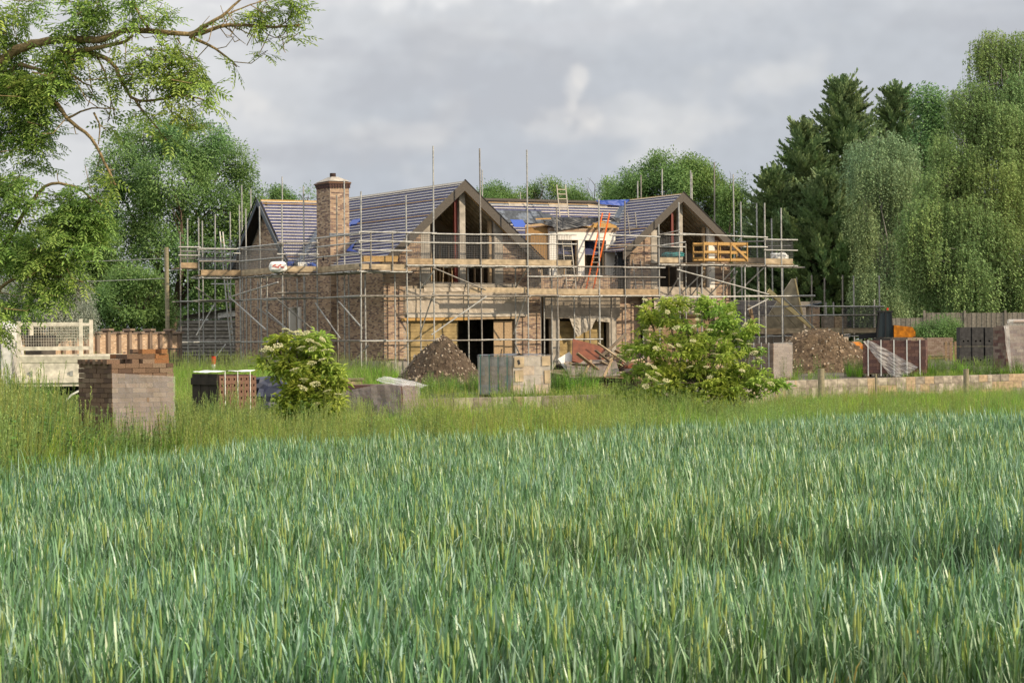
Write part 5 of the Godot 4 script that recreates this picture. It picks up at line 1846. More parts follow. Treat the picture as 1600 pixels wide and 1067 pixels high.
func make_digger() -> void:
	var t := thing("telehandler", "orange site machine with dark glazed cab behind the garage scaffold", "machine", at_ground(17.939, 108.0), deg_to_rad(-6.0))
	t.scale = Vector3.ONE * 0.86
	var y := -0.1
	box("chassis", t, M.black, Vector3(0.2, y + 0.75, 0), Vector3(2.6, 0.35, 1.6))
	var hood := slab(poly([0.0, 0.95, 1.15, 0.95, 1.15, 1.25, 1.0, 1.5, 0.0, 1.62]), 1.3)
	part("engine_cover", hood, M.amber, t, Transform3D(Basis.IDENTITY, Vector3(-0.05, y, 0.65)))
	for x in [-0.75, 1.05]:
		for z in [-0.75, 0.75]:
			var w := rod("wheel", t, M.rubber, Vector3(x, y + 0.5, z - 0.15), Vector3(x, y + 0.5, z + 0.15), 0.5)
			w.name = "wheel"
	var cab := Node3D.new()
	cab.name = "cab"
	t.add_child(cab)
	part("glass", slab(poly([-0.95, 0.95, -0.1, 0.95, -0.18, 2.3, -0.8, 2.3]), 1.1), M.glass_dark, cab, Transform3D(Basis.IDENTITY, Vector3(0, y, 0.55)))
	for q in [[-0.95, -0.8], [-0.1, -0.18], [-0.5, -0.48]]:
		for z in [-0.57, 0.57]:
			beam("pillar", cab, M.black, Vector3(q[0], y + 0.95, z), Vector3(q[1], y + 2.32, z), 0.07, 0.07)
	box("roof", cab, M.black, Vector3(-0.5, y + 2.36, 0), Vector3(0.85, 0.08, 1.2))
	box("beacon", t, M.red_plastic, Vector3(-0.35, y + 2.5, 0.2), Vector3(0.1, 0.13, 0.1))
	beam("boom", t, M.black, Vector3(1.1, y + 1.3, -0.3), Vector3(-1.9, y + 1.0, -0.3), 0.22, 0.28)



# ------------------------------------------------------------------ left of the house: truck, wall, shed, pole
func make_left_side() -> void:
	# --- flatbed truck, cab to the left, cage of mesh behind the cab
	var t := thing("flatbed_truck", "white flatbed truck with mesh cage standing in the tall grass", "truck", at_ground(-8.562, 45.0, 0.06), deg_to_rad(4.0))
	# local x to the right, bed ends near x = 0.5
	var bed := Node3D.new()
	bed.name = "bed"
	t.add_child(bed)
	box("floor", bed, M.cream_paint, Vector3(-0.25, 1.0, -0.9), Vector3(1.9, 0.1, 1.9))
	part("side_panel", slab(poly([-1.06, 1.03, 0.75, 1.03, 0.75, 1.50, -1.06, 1.50]), 0.04), M.cream_paint, bed)
	box("panel_rib", bed, M.cream_paint, Vector3(-0.15, 1.41, 0.012), Vector3(1.8, 0.13, 0.03), Vector3(12, 0, 0))
	box("panel_rib", bed, M.cream_paint, Vector3(-0.15, 1.07, 0.012), Vector3(1.8, 0.05, 0.04))
	for x in [-0.83, -0.05, 0.5]:
		box("latch", bed, M.steel, Vector3(x, 1.13, 0.03), Vector3(0.05, 0.1, 0.03))
	box("side_rail", bed, M.cream_paint, Vector3(-0.16, 0.94, -0.02), Vector3(1.85, 0.12, 0.06))
	part("side_panel", slab(poly([-1.06, 1.03, 0.75, 1.03, 0.75, 1.50, -1.06, 1.50]), 0.04), M.cream_paint, bed, Transform3D(Basis.IDENTITY, Vector3(0, 0, -1.8)))
	var cage := Node3D.new()
	cage.name = "mesh_cage"
	t.add_child(cage)
	for z in [0.0, -1.8]:
		for x in [-1.07, 0.13]:
			box("post", cage, M.cream_paint, Vector3(x, 1.58 if x < 0 else 1.82, z), Vector3(0.07, 1.15 if x < 0 else 0.75, 0.06))
		box("rail", cage, M.cream_paint, Vector3(-0.47, 2.10, z), Vector3(1.2, 0.06, 0.05))
		box("rail", cage, M.cream_paint, Vector3(-0.47, 1.62, z), Vector3(1.2, 0.07, 0.05))
		var g := Geo.new()
		for i in 24:
			g.bar(Vector3(-1.03 + i * 0.049, 1.65, z), Vector3(-1.03 + i * 0.049, 2.08, z), 0.004, 0.004)
		for i in 8:
			g.bar(Vector3(-1.05, 1.66 + i * 0.055, z), Vector3(0.11, 1.66 + i * 0.055, z), 0.004, 0.004)
		part("mesh", g.mesh(), M.cream_paint, cage)
	var cab := Node3D.new()
	cab.name = "cab"
	t.add_child(cab)
	part("body", slab(poly([-3.0, 0.55, -1.22, 0.55, -1.22, 1.5, -1.32, 2.05, -1.5, 2.2, -2.4, 2.2, -2.75, 1.5, -3.05, 1.3]), 1.8), M.white_paint, cab)
	part("side_window", slab(poly([-2.3, 1.5, -1.55, 1.5, -1.52, 1.85, -1.6, 2.02, -2.2, 2.02]), 0.02), M.glass_dark, cab, Transform3D(Basis.IDENTITY, Vector3(0, 0, 0.012)))
	box("door_handle", cab, M.black, Vector3(-1.52, 1.32, 0.02), Vector3(0.05, 0.11, 0.03))
	box("door_seam", cab, M.black, Vector3(-1.42, 1.2, 0.004), Vector3(0.012, 1.2, 0.01))
	box("bumper", cab, M.black, Vector3(-3.02, 0.5, -0.9), Vector3(0.15, 0.2, 1.8))
	for x in [-2.35, 0.2]:
		for z in [-0.15, -1.6]:
			var w := Node3D.new()
			w.name = "wheel"
			t.add_child(w, true)
			rod("tyre", w, M.rubber, Vector3(x, 0.36, z - 0.1), Vector3(x, 0.36, z + 0.1), 0.36)
			rod("rim", w, M.steel, Vector3(x, 0.36, z + 0.09), Vector3(x, 0.36, z + 0.115), 0.2)
	part("mudguard", arc_strip(0.46, 0.22), M.white_plastic, t, Transform3D(Basis.IDENTITY, Vector3(0.2, 0.36, -0.25)))
	box("chassis_rail", t, M.black, Vector3(-0.9, 0.8, -0.9), Vector3(3.4, 0.2, 0.9))
	var rail2 := thing("drum", "dark round drum standing in the back of the white truck", "drum", t.position + Vector3(-0.82, 1.05, -0.8))
	rod("barrel", rail2, M.barge, Vector3(0, 0, 0), Vector3(0, 0.8, 0), 0.3)
	rod("rim", rail2, M.black, Vector3(0, 0.78, 0), Vector3(0, 0.83, 0), 0.31)

	# --- brick garden wall with piers, running away to the right
	var a := Vector3(-21.449, 0, -99.0)
	var b := Vector3(-16.384, 0, -113.0)
	t = thing("garden_wall", "pale brick garden wall with many capped piers behind the white truck", "wall", a, atan2(-(b.z - a.z), b.x - a.x))
	var len_ := a.distance_to(b)
	brickwork(t, Transform3D.IDENTITY, [[0, 0, len_, 0, len_, 2.25, 0, 2.25]], 0.22, "wall_panel", 0.04, 1.3)
	mat("pier_brick", Color(0.44, 0.325, 0.25), 0.85, M.tex_speck, 1.0)
	box("coping", t, M.pier_brick, Vector3(len_ * 0.5, 2.28, -0.1), Vector3(len_, 0.07, 0.3))
	var n := 15
	for i in n + 1:
		var x := len_ * i / n
		var tall := 2.29 if i % 2 else 2.42
		box("pier", t, M.pier_brick, Vector3(x, tall * 0.5, 0.0), Vector3(0.24, tall, 0.28))
		box("pier_cap", t, M.pier_brick, Vector3(x, tall + 0.04, 0.04), Vector3(0.46 if i % 2 == 0 else 0.34, 0.1, 0.42))
	# --- iron gate leaf by the end of the wall
	t = thing("iron_railing", "dark iron railing beside the loose bricks in front of the wall", "railing", at_ground(-15.277, 100.0), 0.2)
	box("rail", t, M.black, Vector3(0.4, 1.55, 0), Vector3(0.95, 0.05, 0.04))
	box("rail", t, M.black, Vector3(0.4, 1.05, 0), Vector3(0.95, 0.05, 0.04))
	for i in 7:
		box("bar", t, M.black, Vector3(-0.02 + i * 0.14, 1.2, 0), Vector3(0.035, 0.8, 0.03))

	# --- weatherboarded shed behind the scaffold tower
	t = thing("weathered_shed", "old grey weatherboarded lean-to shed behind the scaffold tower", "shed", at_ground(-18.344, 127.0), deg_to_rad(8.0))
	box("wall_core", t, M.interior, Vector3(2.0, 1.5, -0.2), Vector3(4.2, 3.0, 0.1))
	for r in 15:
		var y := 0.2 + r * 0.2
		var x1 := 4.2
		box("weather_board", t, M.weather_board if rng.randf() < 0.75 else M.fence_wood, Vector3(x1 * 0.5 - 0.1 + rnd(-0.05, 0.05), y, 0.0), Vector3(x1, 0.17, 0.035), Vector3(-14 + rnd(-3, 3), 0, rnd(-0.5, 0.5)))
	plate("gable_board", t, M.weather_board, Transform3D(Basis.IDENTITY, Vector3(0, 0, -0.05)), [-0.1, 3.15, 4.1, 3.15, 4.1, 3.85, -0.1, 3.25], 0.05)
	beam("roof_edge", t, M.dark_wood, Vector3(-0.3, 3.25, 0.1), Vector3(4.2, 3.9, 0.1), 0.3, 0.06)
	plate("fascia", t, M.white_paint, Transform3D(Basis.IDENTITY, Vector3(0, 0, 0.06)), [2.1, 3.2, 4.15, 3.4, 4.15, 3.78, 2.1, 3.48], 0.03)
	box("corner_trim", t, M.white_plastic, Vector3(4.1, 1.4, 0.08), Vector3(0.09, 2.0, 0.06))

	# --- telegraph pole with two wires, and a street sign
	t = thing("telegraph_pole", "wooden telegraph pole rising beside the scaffold tower", "pole", at_ground(-17.185, 115.0))
	rod("mast", t, M.pole_wood, Vector3.ZERO, Vector3(-0.05, 6.6, 0), 0.11)
	for h: float in [5.85, 4.85]:
		var pts := []
		var rad := []
		for i in 13:
			var u := i / 12.0
			pts.append(Vector3(-26.0 * u, h + 0.2 - 0.9 * sin(PI * u) * 0.6 + 1.0 * u, -6.0 * u))
			rad.append(0.016)
		var g := Geo.new()
		g.tube(pts, rad, 5)
		part("wire", g.mesh(), M.steel, t)
	t = thing("street_sign", "slim grey signpost with small plate beyond the garden wall", "sign", at_ground(-21.839, 125.0))
	rod("post", t, M.lead, Vector3.ZERO, Vector3(0, 3.95, 0), 0.045)
	box("plate", t, M.fence_wood, Vector3(0.28, 2.72, 0), Vector3(0.5, 0.14, 0.02))


func arc_strip(r: float, w: float) -> ArrayMesh:
	var g := Geo.new()
	for i in 10:
		var a := PI * i / 10.0
		var b := PI * (i + 1) / 10.0
		g.quad(Vector3(cos(a) * r, sin(a) * r, -w), Vector3(cos(b) * r, sin(b) * r, -w), Vector3(cos(b) * r, sin(b) * r, w), Vector3(cos(a) * r, sin(a) * r, w))
		g.quad(Vector3(cos(a) * r, sin(a) * r, w), Vector3(cos(b) * r, sin(b) * r, w), Vector3(cos(b) * r * 0.92, sin(b) * r * 0.92, w), Vector3(cos(a) * r * 0.92, sin(a) * r * 0.92, w))
	return g.mesh()



# ------------------------------------------------------------------ trees
# a twig end with leaves of simple folded blades
func leaf_spray(s: int, count: int, radius: float, length: float, width: float, c0: Color, c1: Color, flat := 0.75) -> ArrayMesh:
	var r := RandomNumberGenerator.new()
	r.seed = s
	var g := Geo.new()
	for i in count:
		var d := Vector3(r.randf_range(-1, 1), r.randf_range(-1, 1) * flat, r.randf_range(-1, 1))
		if d.length() > 1.0:
			d = d.normalized() * r.randf()
		var p := d * radius
		var dir := (d + Vector3(r.randf_range(-0.7, 0.7), r.randf_range(-0.7, 0.35), r.randf_range(-0.7, 0.7))).normalized()
		var side := dir.cross(Vector3(r.randf_range(-0.5, 0.5), 1, r.randf_range(-0.5, 0.5))).normalized()
		var up := side.cross(dir) * 0.18
		var l := length * r.randf_range(0.7, 1.25)
		var w := width * r.randf_range(0.8, 1.2)
		g.col = c0.lerp(c1, r.randf())
		var m := p + dir * l * 0.45 - up * w
		g.tri(p, m + side * w * 0.5 + up * w * 2.0, p + dir * l)
		g.tri(p, p + dir * l, m - side * w * 0.5 + up * w * 2.0)
	return g.mesh()


func limb(g: Geo, a: Vector3, b: Vector3, r0: float, r1: float, bend: float, segs := 5) -> Array:
	var pts := []
	var rad := []
	var off := Vector3(rnd(-1, 1), rnd(-0.2, 0.9), rnd(-1, 1)) * bend * a.distance_to(b)
	for i in segs + 1:
		var t := float(i) / segs
		pts.append(a.lerp(b, t) + off * sin(PI * t) * 0.5 + Vector3(rnd(-1, 1), rnd(-1, 1), rnd(-1, 1)) * bend * 0.12 * a.distance_to(b) * (1.0 if i > 0 and i < segs else 0.0))
		rad.append(lerpf(r0, r1, t))
	g.tube(pts, rad, 6)
	return pts


# crown from overlapping lobes: leaf clumps towards the outside of each lobe, thinned by noise so that light comes through
func broad_tree(called: String, label: String, category: String, group: String, base: Vector3, lobes: Array, per: float, spray: ArrayMesh, size: float, trunk: float, bark: Color, gap := -0.25, mt: Material = null, hang := 0.0) -> Node3D:
	var t := thing(called, label, category, base, 0.0, group)
	var g := Geo.new()
	g.col = bark
	var mid := Vector3.ZERO
	for l in lobes:
		mid += (l[0] - base) / lobes.size()
	var fork := Vector3(mid.x * 0.35, mid.y * 0.42, mid.z * 0.35)
	if trunk > 0.0:
		limb(g, Vector3(0, -0.2, 0), fork, trunk, trunk * 0.72, 0.05)
		for l in lobes:
			var c: Vector3 = l[0] - base
			var pts := limb(g, fork.lerp(Vector3(0, fork.y * 0.8, 0), rnd(0, 0.5)), c, trunk * 0.45, trunk * 0.13, 0.22)
			for k in 5:
				var q := Vector3(rnd(-1, 1), rnd(-0.3, 1), rnd(-1, 1)).normalized()
				var from: Vector3 = pts[3 + k % 3]
				limb(g, from, c + Vector3(q.x * l[1], q.y * l[2], q.z * l[1]) * 0.85, trunk * 0.13, trunk * 0.03, 0.25, 4)
	part("trunk", g.mesh(), M.bark, t)
	var f := FastNoiseLite.new()
	f.seed = int(absf(base.x) * 13.0) + 3
	f.frequency = 0.28 / size
	f.fractal_octaves = 2
	var hue := FastNoiseLite.new()
	hue.seed = 8
	hue.frequency = 0.12
	var list := []
	var cols := PackedColorArray()
	for l in lobes:
		var c: Vector3 = l[0] - base
		var rx: float = l[1]
		var ry: float = l[2]
		var count := int(per * (rx * rx + 2.0 * rx * ry) / (size * size))
		for i in count:
			var q := Vector3(rng.randfn(), rng.randfn() * 0.9 + 0.12, rng.randfn()).normalized()
			var rad := 0.55 + 0.5 * sqrt(rng.randf())
			var p := c + Vector3(q.x * rx, q.y * ry, q.z * rx) * rad
			if f.get_noise_3dv(p) < gap + 0.25 * (rad - 0.8):
				continue
			if p.y < 0.25:
				continue
			var up := Vector3(q.x * 0.5, 1.0, q.z * 0.5).normalized()
			var fr := Geo.frame(up.cross(Vector3(rnd(-1, 1), 0, rnd(-1, 1))))
			var b := Basis(fr.x, fr.y, fr.z).rotated(up, rng.randf() * TAU) if hang <= 0.0 else Basis(Vector3.UP, rng.randf() * TAU)
			list.append(Transform3D(b * Basis.from_scale(Vector3.ONE * size * rnd(0.75, 1.25)), p))
			var v := rnd(0.8, 1.18)
			var h := hue.get_noise_3dv(p + base)
			cols.append(Color(v * (1.0 + 0.30 * h), v * (1.0 + 0.08 * h), v * (1.0 - 0.2 * h)))
	scatter("crown", t, spray, mt if mt else M.leaf, list, cols)
	return t


# feathery conifer: whorls of rising branches set with flat plumes
func plume(s: int, c0: Color, c1: Color) -> ArrayMesh:
	var r := RandomNumberGenerator.new()
	r.seed = s
	var g := Geo.new()
	for i in 34:
		var along := r.randf()
		var q := r.randf_range(-1.25, 1.25)
		var lift := r.randf_range(-0.25, 0.45)
		var p := Vector3(0, 0, along * 0.8)
		var dir := Vector3(sin(q) * 0.8, lift, cos(q)).normalized()
		var l := (1.0 - along * 0.55) * r.randf_range(0.28, 0.5)
		var side := dir.cross(Vector3(r.randf_range(-0.6, 0.6), 1, r.randf_range(-0.6, 0.6))).normalized() * r.randf_range(0.035, 0.07)
		g.col = c0.lerp(c1, r.randf())
		g.tri(p, p + dir * l * 0.6 + side, p + dir * l + Vector3(0, 0.03, 0))
		g.tri(p, p + dir * l + Vector3(0, 0.03, 0), p + dir * l * 0.6 - side)
	return g.mesh()


func conifer(label: String, base: Vector3, tall: float, spread: float, lean: Vector3, pl: ArrayMesh, size := 1.0, low := 0.02) -> void:
	var t := thing("conifer", label, "conifer", base, 0.0, "tall dark conifers behind the yard fence")
	var g := Geo.new()
	g.col = Color(0.10, 0.07, 0.05)
	var top := Vector3(0, tall, 0) + lean
	limb(g, Vector3(0, -0.2, 0), top, 0.32, 0.03, 0.01)
	var list := []
	var cols := PackedColorArray()
	var f := FastNoiseLite.new()
	f.seed = int(tall * 31.0)
	f.frequency = 0.35
	var n := int(tall * 30.0 * spread / 3.0)
	for i in n:
		var u := pow(rng.randf(), 0.85) * (1.0 - low) + low
		var q := rng.randf() * TAU
		var reach := spread * minf(1.0, 1.35 * (1.0 - u) + 0.01) * (0.72 + 0.28 * (1.0 - u)) * rnd(0.6, 1.1) * (1.0 + 0.5 * f.get_noise_2d(q * 2.2, u * tall * 0.55))
		var out := Vector3(cos(q), 0, sin(q))
		var rise := lerpf(0.15, 1.5, u)
		var from := Vector3(0, tall * u * 0.97, 0) + lean * u
		var to := from + out * reach + Vector3.UP * reach * rise * 0.55
		if i % 6 == 0:
			limb(g, from, to, 0.035, 0.01, 0.05, 3)
		var k := maxi(int(reach / 0.5), 1)
		for m in k + 1:
			var w := clampf((m + rnd(0.2, 0.9)) / (k + 1.0), 0.0, 1.0)
			if w < 0.35 and k > 2:
				continue
			var p := from.lerp(to, w) + Vector3(rnd(-0.2, 0.2), rnd(-0.25, 0.2), rnd(-0.2, 0.2))
			var dir := (out + Vector3.UP * rnd(0.0, 0.7 + rise * 0.6) + Vector3(rnd(-0.5, 0.5), 0, rnd(-0.5, 0.5))).normalized()
			if w > 0.85:
				dir = (dir + Vector3.UP * 0.3 + out * 0.4).normalized()
			var fr := Geo.frame(dir)
			list.append(Transform3D(fr * Basis(Vector3(0, 0, 1), rnd(-0.6, 0.6)) * Basis.from_scale(Vector3(0.8, 0.8, 1.25) * size * rnd(0.7, 1.2) * (1.25 if w > 0.85 else 0.9)), p))
			var v := rnd(0.78, 1.2)
			cols.append(Color(v * (1.0 + 0.25 * f.get_noise_3dv(p)), v, v * 0.95))
	# leader shoots
	for i in 26:
		var u := rnd(0.0, 1.7)
		list.append(Transform3D(Geo.frame(Vector3(rnd(-0.55, 0.55), 1, rnd(-0.55, 0.55))) * Basis.from_scale(Vector3.ONE * size * rnd(0.35, 0.75)), top + Vector3(rnd(-0.12, 0.12) * u, -u + 0.1, rnd(-0.12, 0.12) * u)))
		cols.append(Color(1, 1, 1))
	part("trunk", g.mesh(), M.bark, t)
	scatter("foliage", t, pl, M.needle, list, cols)


# hanging birch twig: thin thread with small leaves, about one metre long
func hanging_twig(s: int, c0: Color, c1: Color, n := 80) -> ArrayMesh:
	var r := RandomNumberGenerator.new()
	r.seed = s
	var g := Geo.new()
	for b in 6:
		var start := Vector3(r.randf_range(-0.3, 0.3), r.randf_range(-0.15, 0.2), r.randf_range(-0.3, 0.3))
		var sway := Vector3(r.randf_range(-0.22, 0.22), 0, r.randf_range(-0.22, 0.22))
		var l := r.randf_range(0.9, 1.7)
		var prev := start
		for k in 4:
			var w := (k + 1) / 4.0
			var q := start + sway * sqrt(w) - Vector3.UP * l * w
			g.col = Color(0.17, 0.19, 0.08)
			g.bar(prev, q, 0.004, 0.004)
			prev = q
		for i in n / 6:
			var u := r.randf()
			var p := start + sway * sqrt(u) - Vector3.UP * l * u + Vector3(r.randf_range(-0.05, 0.05), 0, r.randf_range(-0.05, 0.05))
			var q := r.randf() * TAU
			var dir := Vector3(cos(q) * 0.7, -0.7, sin(q) * 0.7).normalized()
			var side := dir.cross(Vector3(cos(q + 1.0), 0.4, sin(q + 1.0))).normalized() * r.randf_range(0.022, 0.04)
			var ll := r.randf_range(0.07, 0.12)
			g.col = c0.lerp(c1, r.randf())
			g.tri(p, p + dir * ll * 0.4 + side, p + dir * ll)
			g.tri(p, p + dir * ll, p + dir * ll * 0.4 - side)
	return g.mesh()


# compound leaf of paired leaflets
func compound(g: Geo, r: RandomNumberGenerator, root: Vector3, dir: Vector3, length: float, pairs: int, leaf: float, width: float, c0: Color, c1: Color) -> void:
	var side := dir.cross(Vector3(r.randf_range(-0.4, 0.4), 1, r.randf_range(-0.4, 0.4))).normalized()
	var n := side.cross(dir).normalized()
	g.col = c0 * 0.8
	g.bar(root, root + dir * length, 0.003, 0.003)
	for i in pairs + 1:
		var at := root + dir * length * (0.3 + 0.7 * i / pairs) - Vector3.UP * 0.04 * length * i
		for s: float in [-1.0, 1.0]:
			if i == pairs and s < 0:
				continue
			var out := (side * s + dir * 0.55 - n * r.randf_range(-0.1, 0.35)).normalized() if i < pairs else dir
			var across := out.cross(n).normalized()
			var l := leaf * r.randf_range(0.8, 1.15)
			var w := width * r.randf_range(0.85, 1.15)
			g.col = c0.lerp(c1, r.randf())
			var fold := n * w * 0.22
			var m := at + out * l * 0.48
			var tip := at + out * l - Vector3.UP * l * 0.15
			g.tri(at, m + across * w * 0.5 + fold, tip)
			g.tri(at, tip, m - across * w * 0.5 + fold)


func compound_spray(s: int, leaves: int, length: float, pairs: int, leaf: float, width: float, c0: Color, c1: Color, upward := 0.35) -> ArrayMesh:
	var r := RandomNumberGenerator.new()
	r.seed = s
	var g := Geo.new()
	g.col = Color(0.16, 0.15, 0.06)
	g.bar(Vector3(0, -0.05, -0.12), Vector3(0, 0.02, 0.02), 0.006, 0.006)
	for i in leaves:
		var q := TAU * i / leaves + r.randf_range(-0.4, 0.4)
		var dir := Vector3(cos(q), r.randf_range(-0.9, 0.75) * upward * 2.0, sin(q) + 0.25).normalized()
		compound(g, r, Vector3(0, r.randf_range(-0.04, 0.04), r.randf_range(-0.08, 0.02)), dir, length * r.randf_range(0.75, 1.15), pairs, leaf, width, c0, c1)
	return g.mesh()


func umbel(s: int) -> ArrayMesh:
	# flat flower plate: rays that carry clusters of tiny cream florets
	var r := RandomNumberGenerator.new()
	r.seed = s
	var g := Geo.new()
	for k in 90:
		var q := r.randf() * TAU
		var rad := sqrt(r.randf()) * 0.088
		var p := Vector3(cos(q) * rad, 0.03 - rad * rad * 2.2 + r.randf_range(-0.008, 0.008), sin(q) * rad)
		var w := r.randf_range(0.008, 0.014)
		g.col = Color(0.58, 0.55, 0.30).lerp(Color(0.70, 0.66, 0.42), r.randf())
		var tilt := Vector3(r.randf_range(-0.6, 0.6), 1, r.randf_range(-0.6, 0.6)).normalized()
		var a := tilt.cross(Vector3.RIGHT).normalized() * w
		var b := tilt.cross(a).normalized() * w
		g.quad(p - a, p + b, p + a, p - b)
	g.col = Color(0.28, 0.32, 0.12)
	for k in 6:
		var q := TAU * k / 6.0
		g.bar(Vector3(0, -0.06, 0), Vector3(cos(q) * 0.06, 0.02, sin(q) * 0.06), 0.004, 0.004)
	return g.mesh()


func elder(label: String, base: Vector3, lobes: Array, per: float, flowers: Array) -> void:
	var t := thing("elder_bush", label, "bush", base, 0.0, "flowering elder bushes")
	var g := Geo.new()
	g.col = Color(0.22, 0.19, 0.13)
	var spray := compound_spray(310, 5, 0.17, 2, 0.12, 0.05, Color(0.155, 0.26, 0.035), Color(0.39, 0.49, 0.095), 0.45)
	var list := []
	var cols := PackedColorArray()
	var f := FastNoiseLite.new()
	f.seed = 55
	f.frequency = 1.0
	for l in lobes:
		var c: Vector3 = l[0] - base
		limb(g, Vector3(rnd(-0.15, 0.15), 0, rnd(-0.15, 0.15)), c, 0.022, 0.010, 0.15)
		for i in int(per * (l[1] * l[1] + 2.0 * l[1] * l[2])):
			var q := Vector3(rng.randfn(), rng.randfn() + 0.2, rng.randfn()).normalized()
			var rad := 0.5 + 0.52 * sqrt(rng.randf())
			var p := c + Vector3(q.x * l[1], q.y * l[2], q.z * l[1]) * rad
			if p.y < 0.1 or f.get_noise_3dv(p * 1.6) < -0.05 - 0.25 * (1.05 - rad):
				continue
			if i % 9 == 0:
				limb(g, c, p, 0.012, 0.005, 0.2, 3)
			var dir := Vector3(q.x, q.y * 0.4, q.z).normalized()
			list.append(Transform3D(Geo.frame(dir) * Basis.from_scale(Vector3.ONE * rnd(0.8, 1.2)), p))
			var v := rnd(0.78, 1.2)
			var h := f.get_noise_3dv(p * 0.7 + Vector3(9, 0, 0))
			cols.append(Color(v * (1.0 + 0.3 * h), v, v * (1.0 - 0.15 * h)))
	part("stems", g.mesh(), M.bark, t)
	scatter("leaves", t, spray, M.leaf, list, cols)
	var heads := [umbel(1), umbel(2), umbel(3)]
	for k in flowers.size():
		var p: Vector3 = flowers[k] - base
		var tilt := Basis.from_euler(Vector3(rnd(0.05, 0.5), rnd(0, TAU), rnd(-0.25, 0.25)))
		part("flower_head", heads[k % 3], M.grass, t, Transform3D(Basis.from_euler(Vector3(rnd(0.0, 0.45), 0, rnd(-0.2, 0.2))) * tilt * Basis.from_scale(Vector3.ONE * rnd(0.65, 1.0)), p))


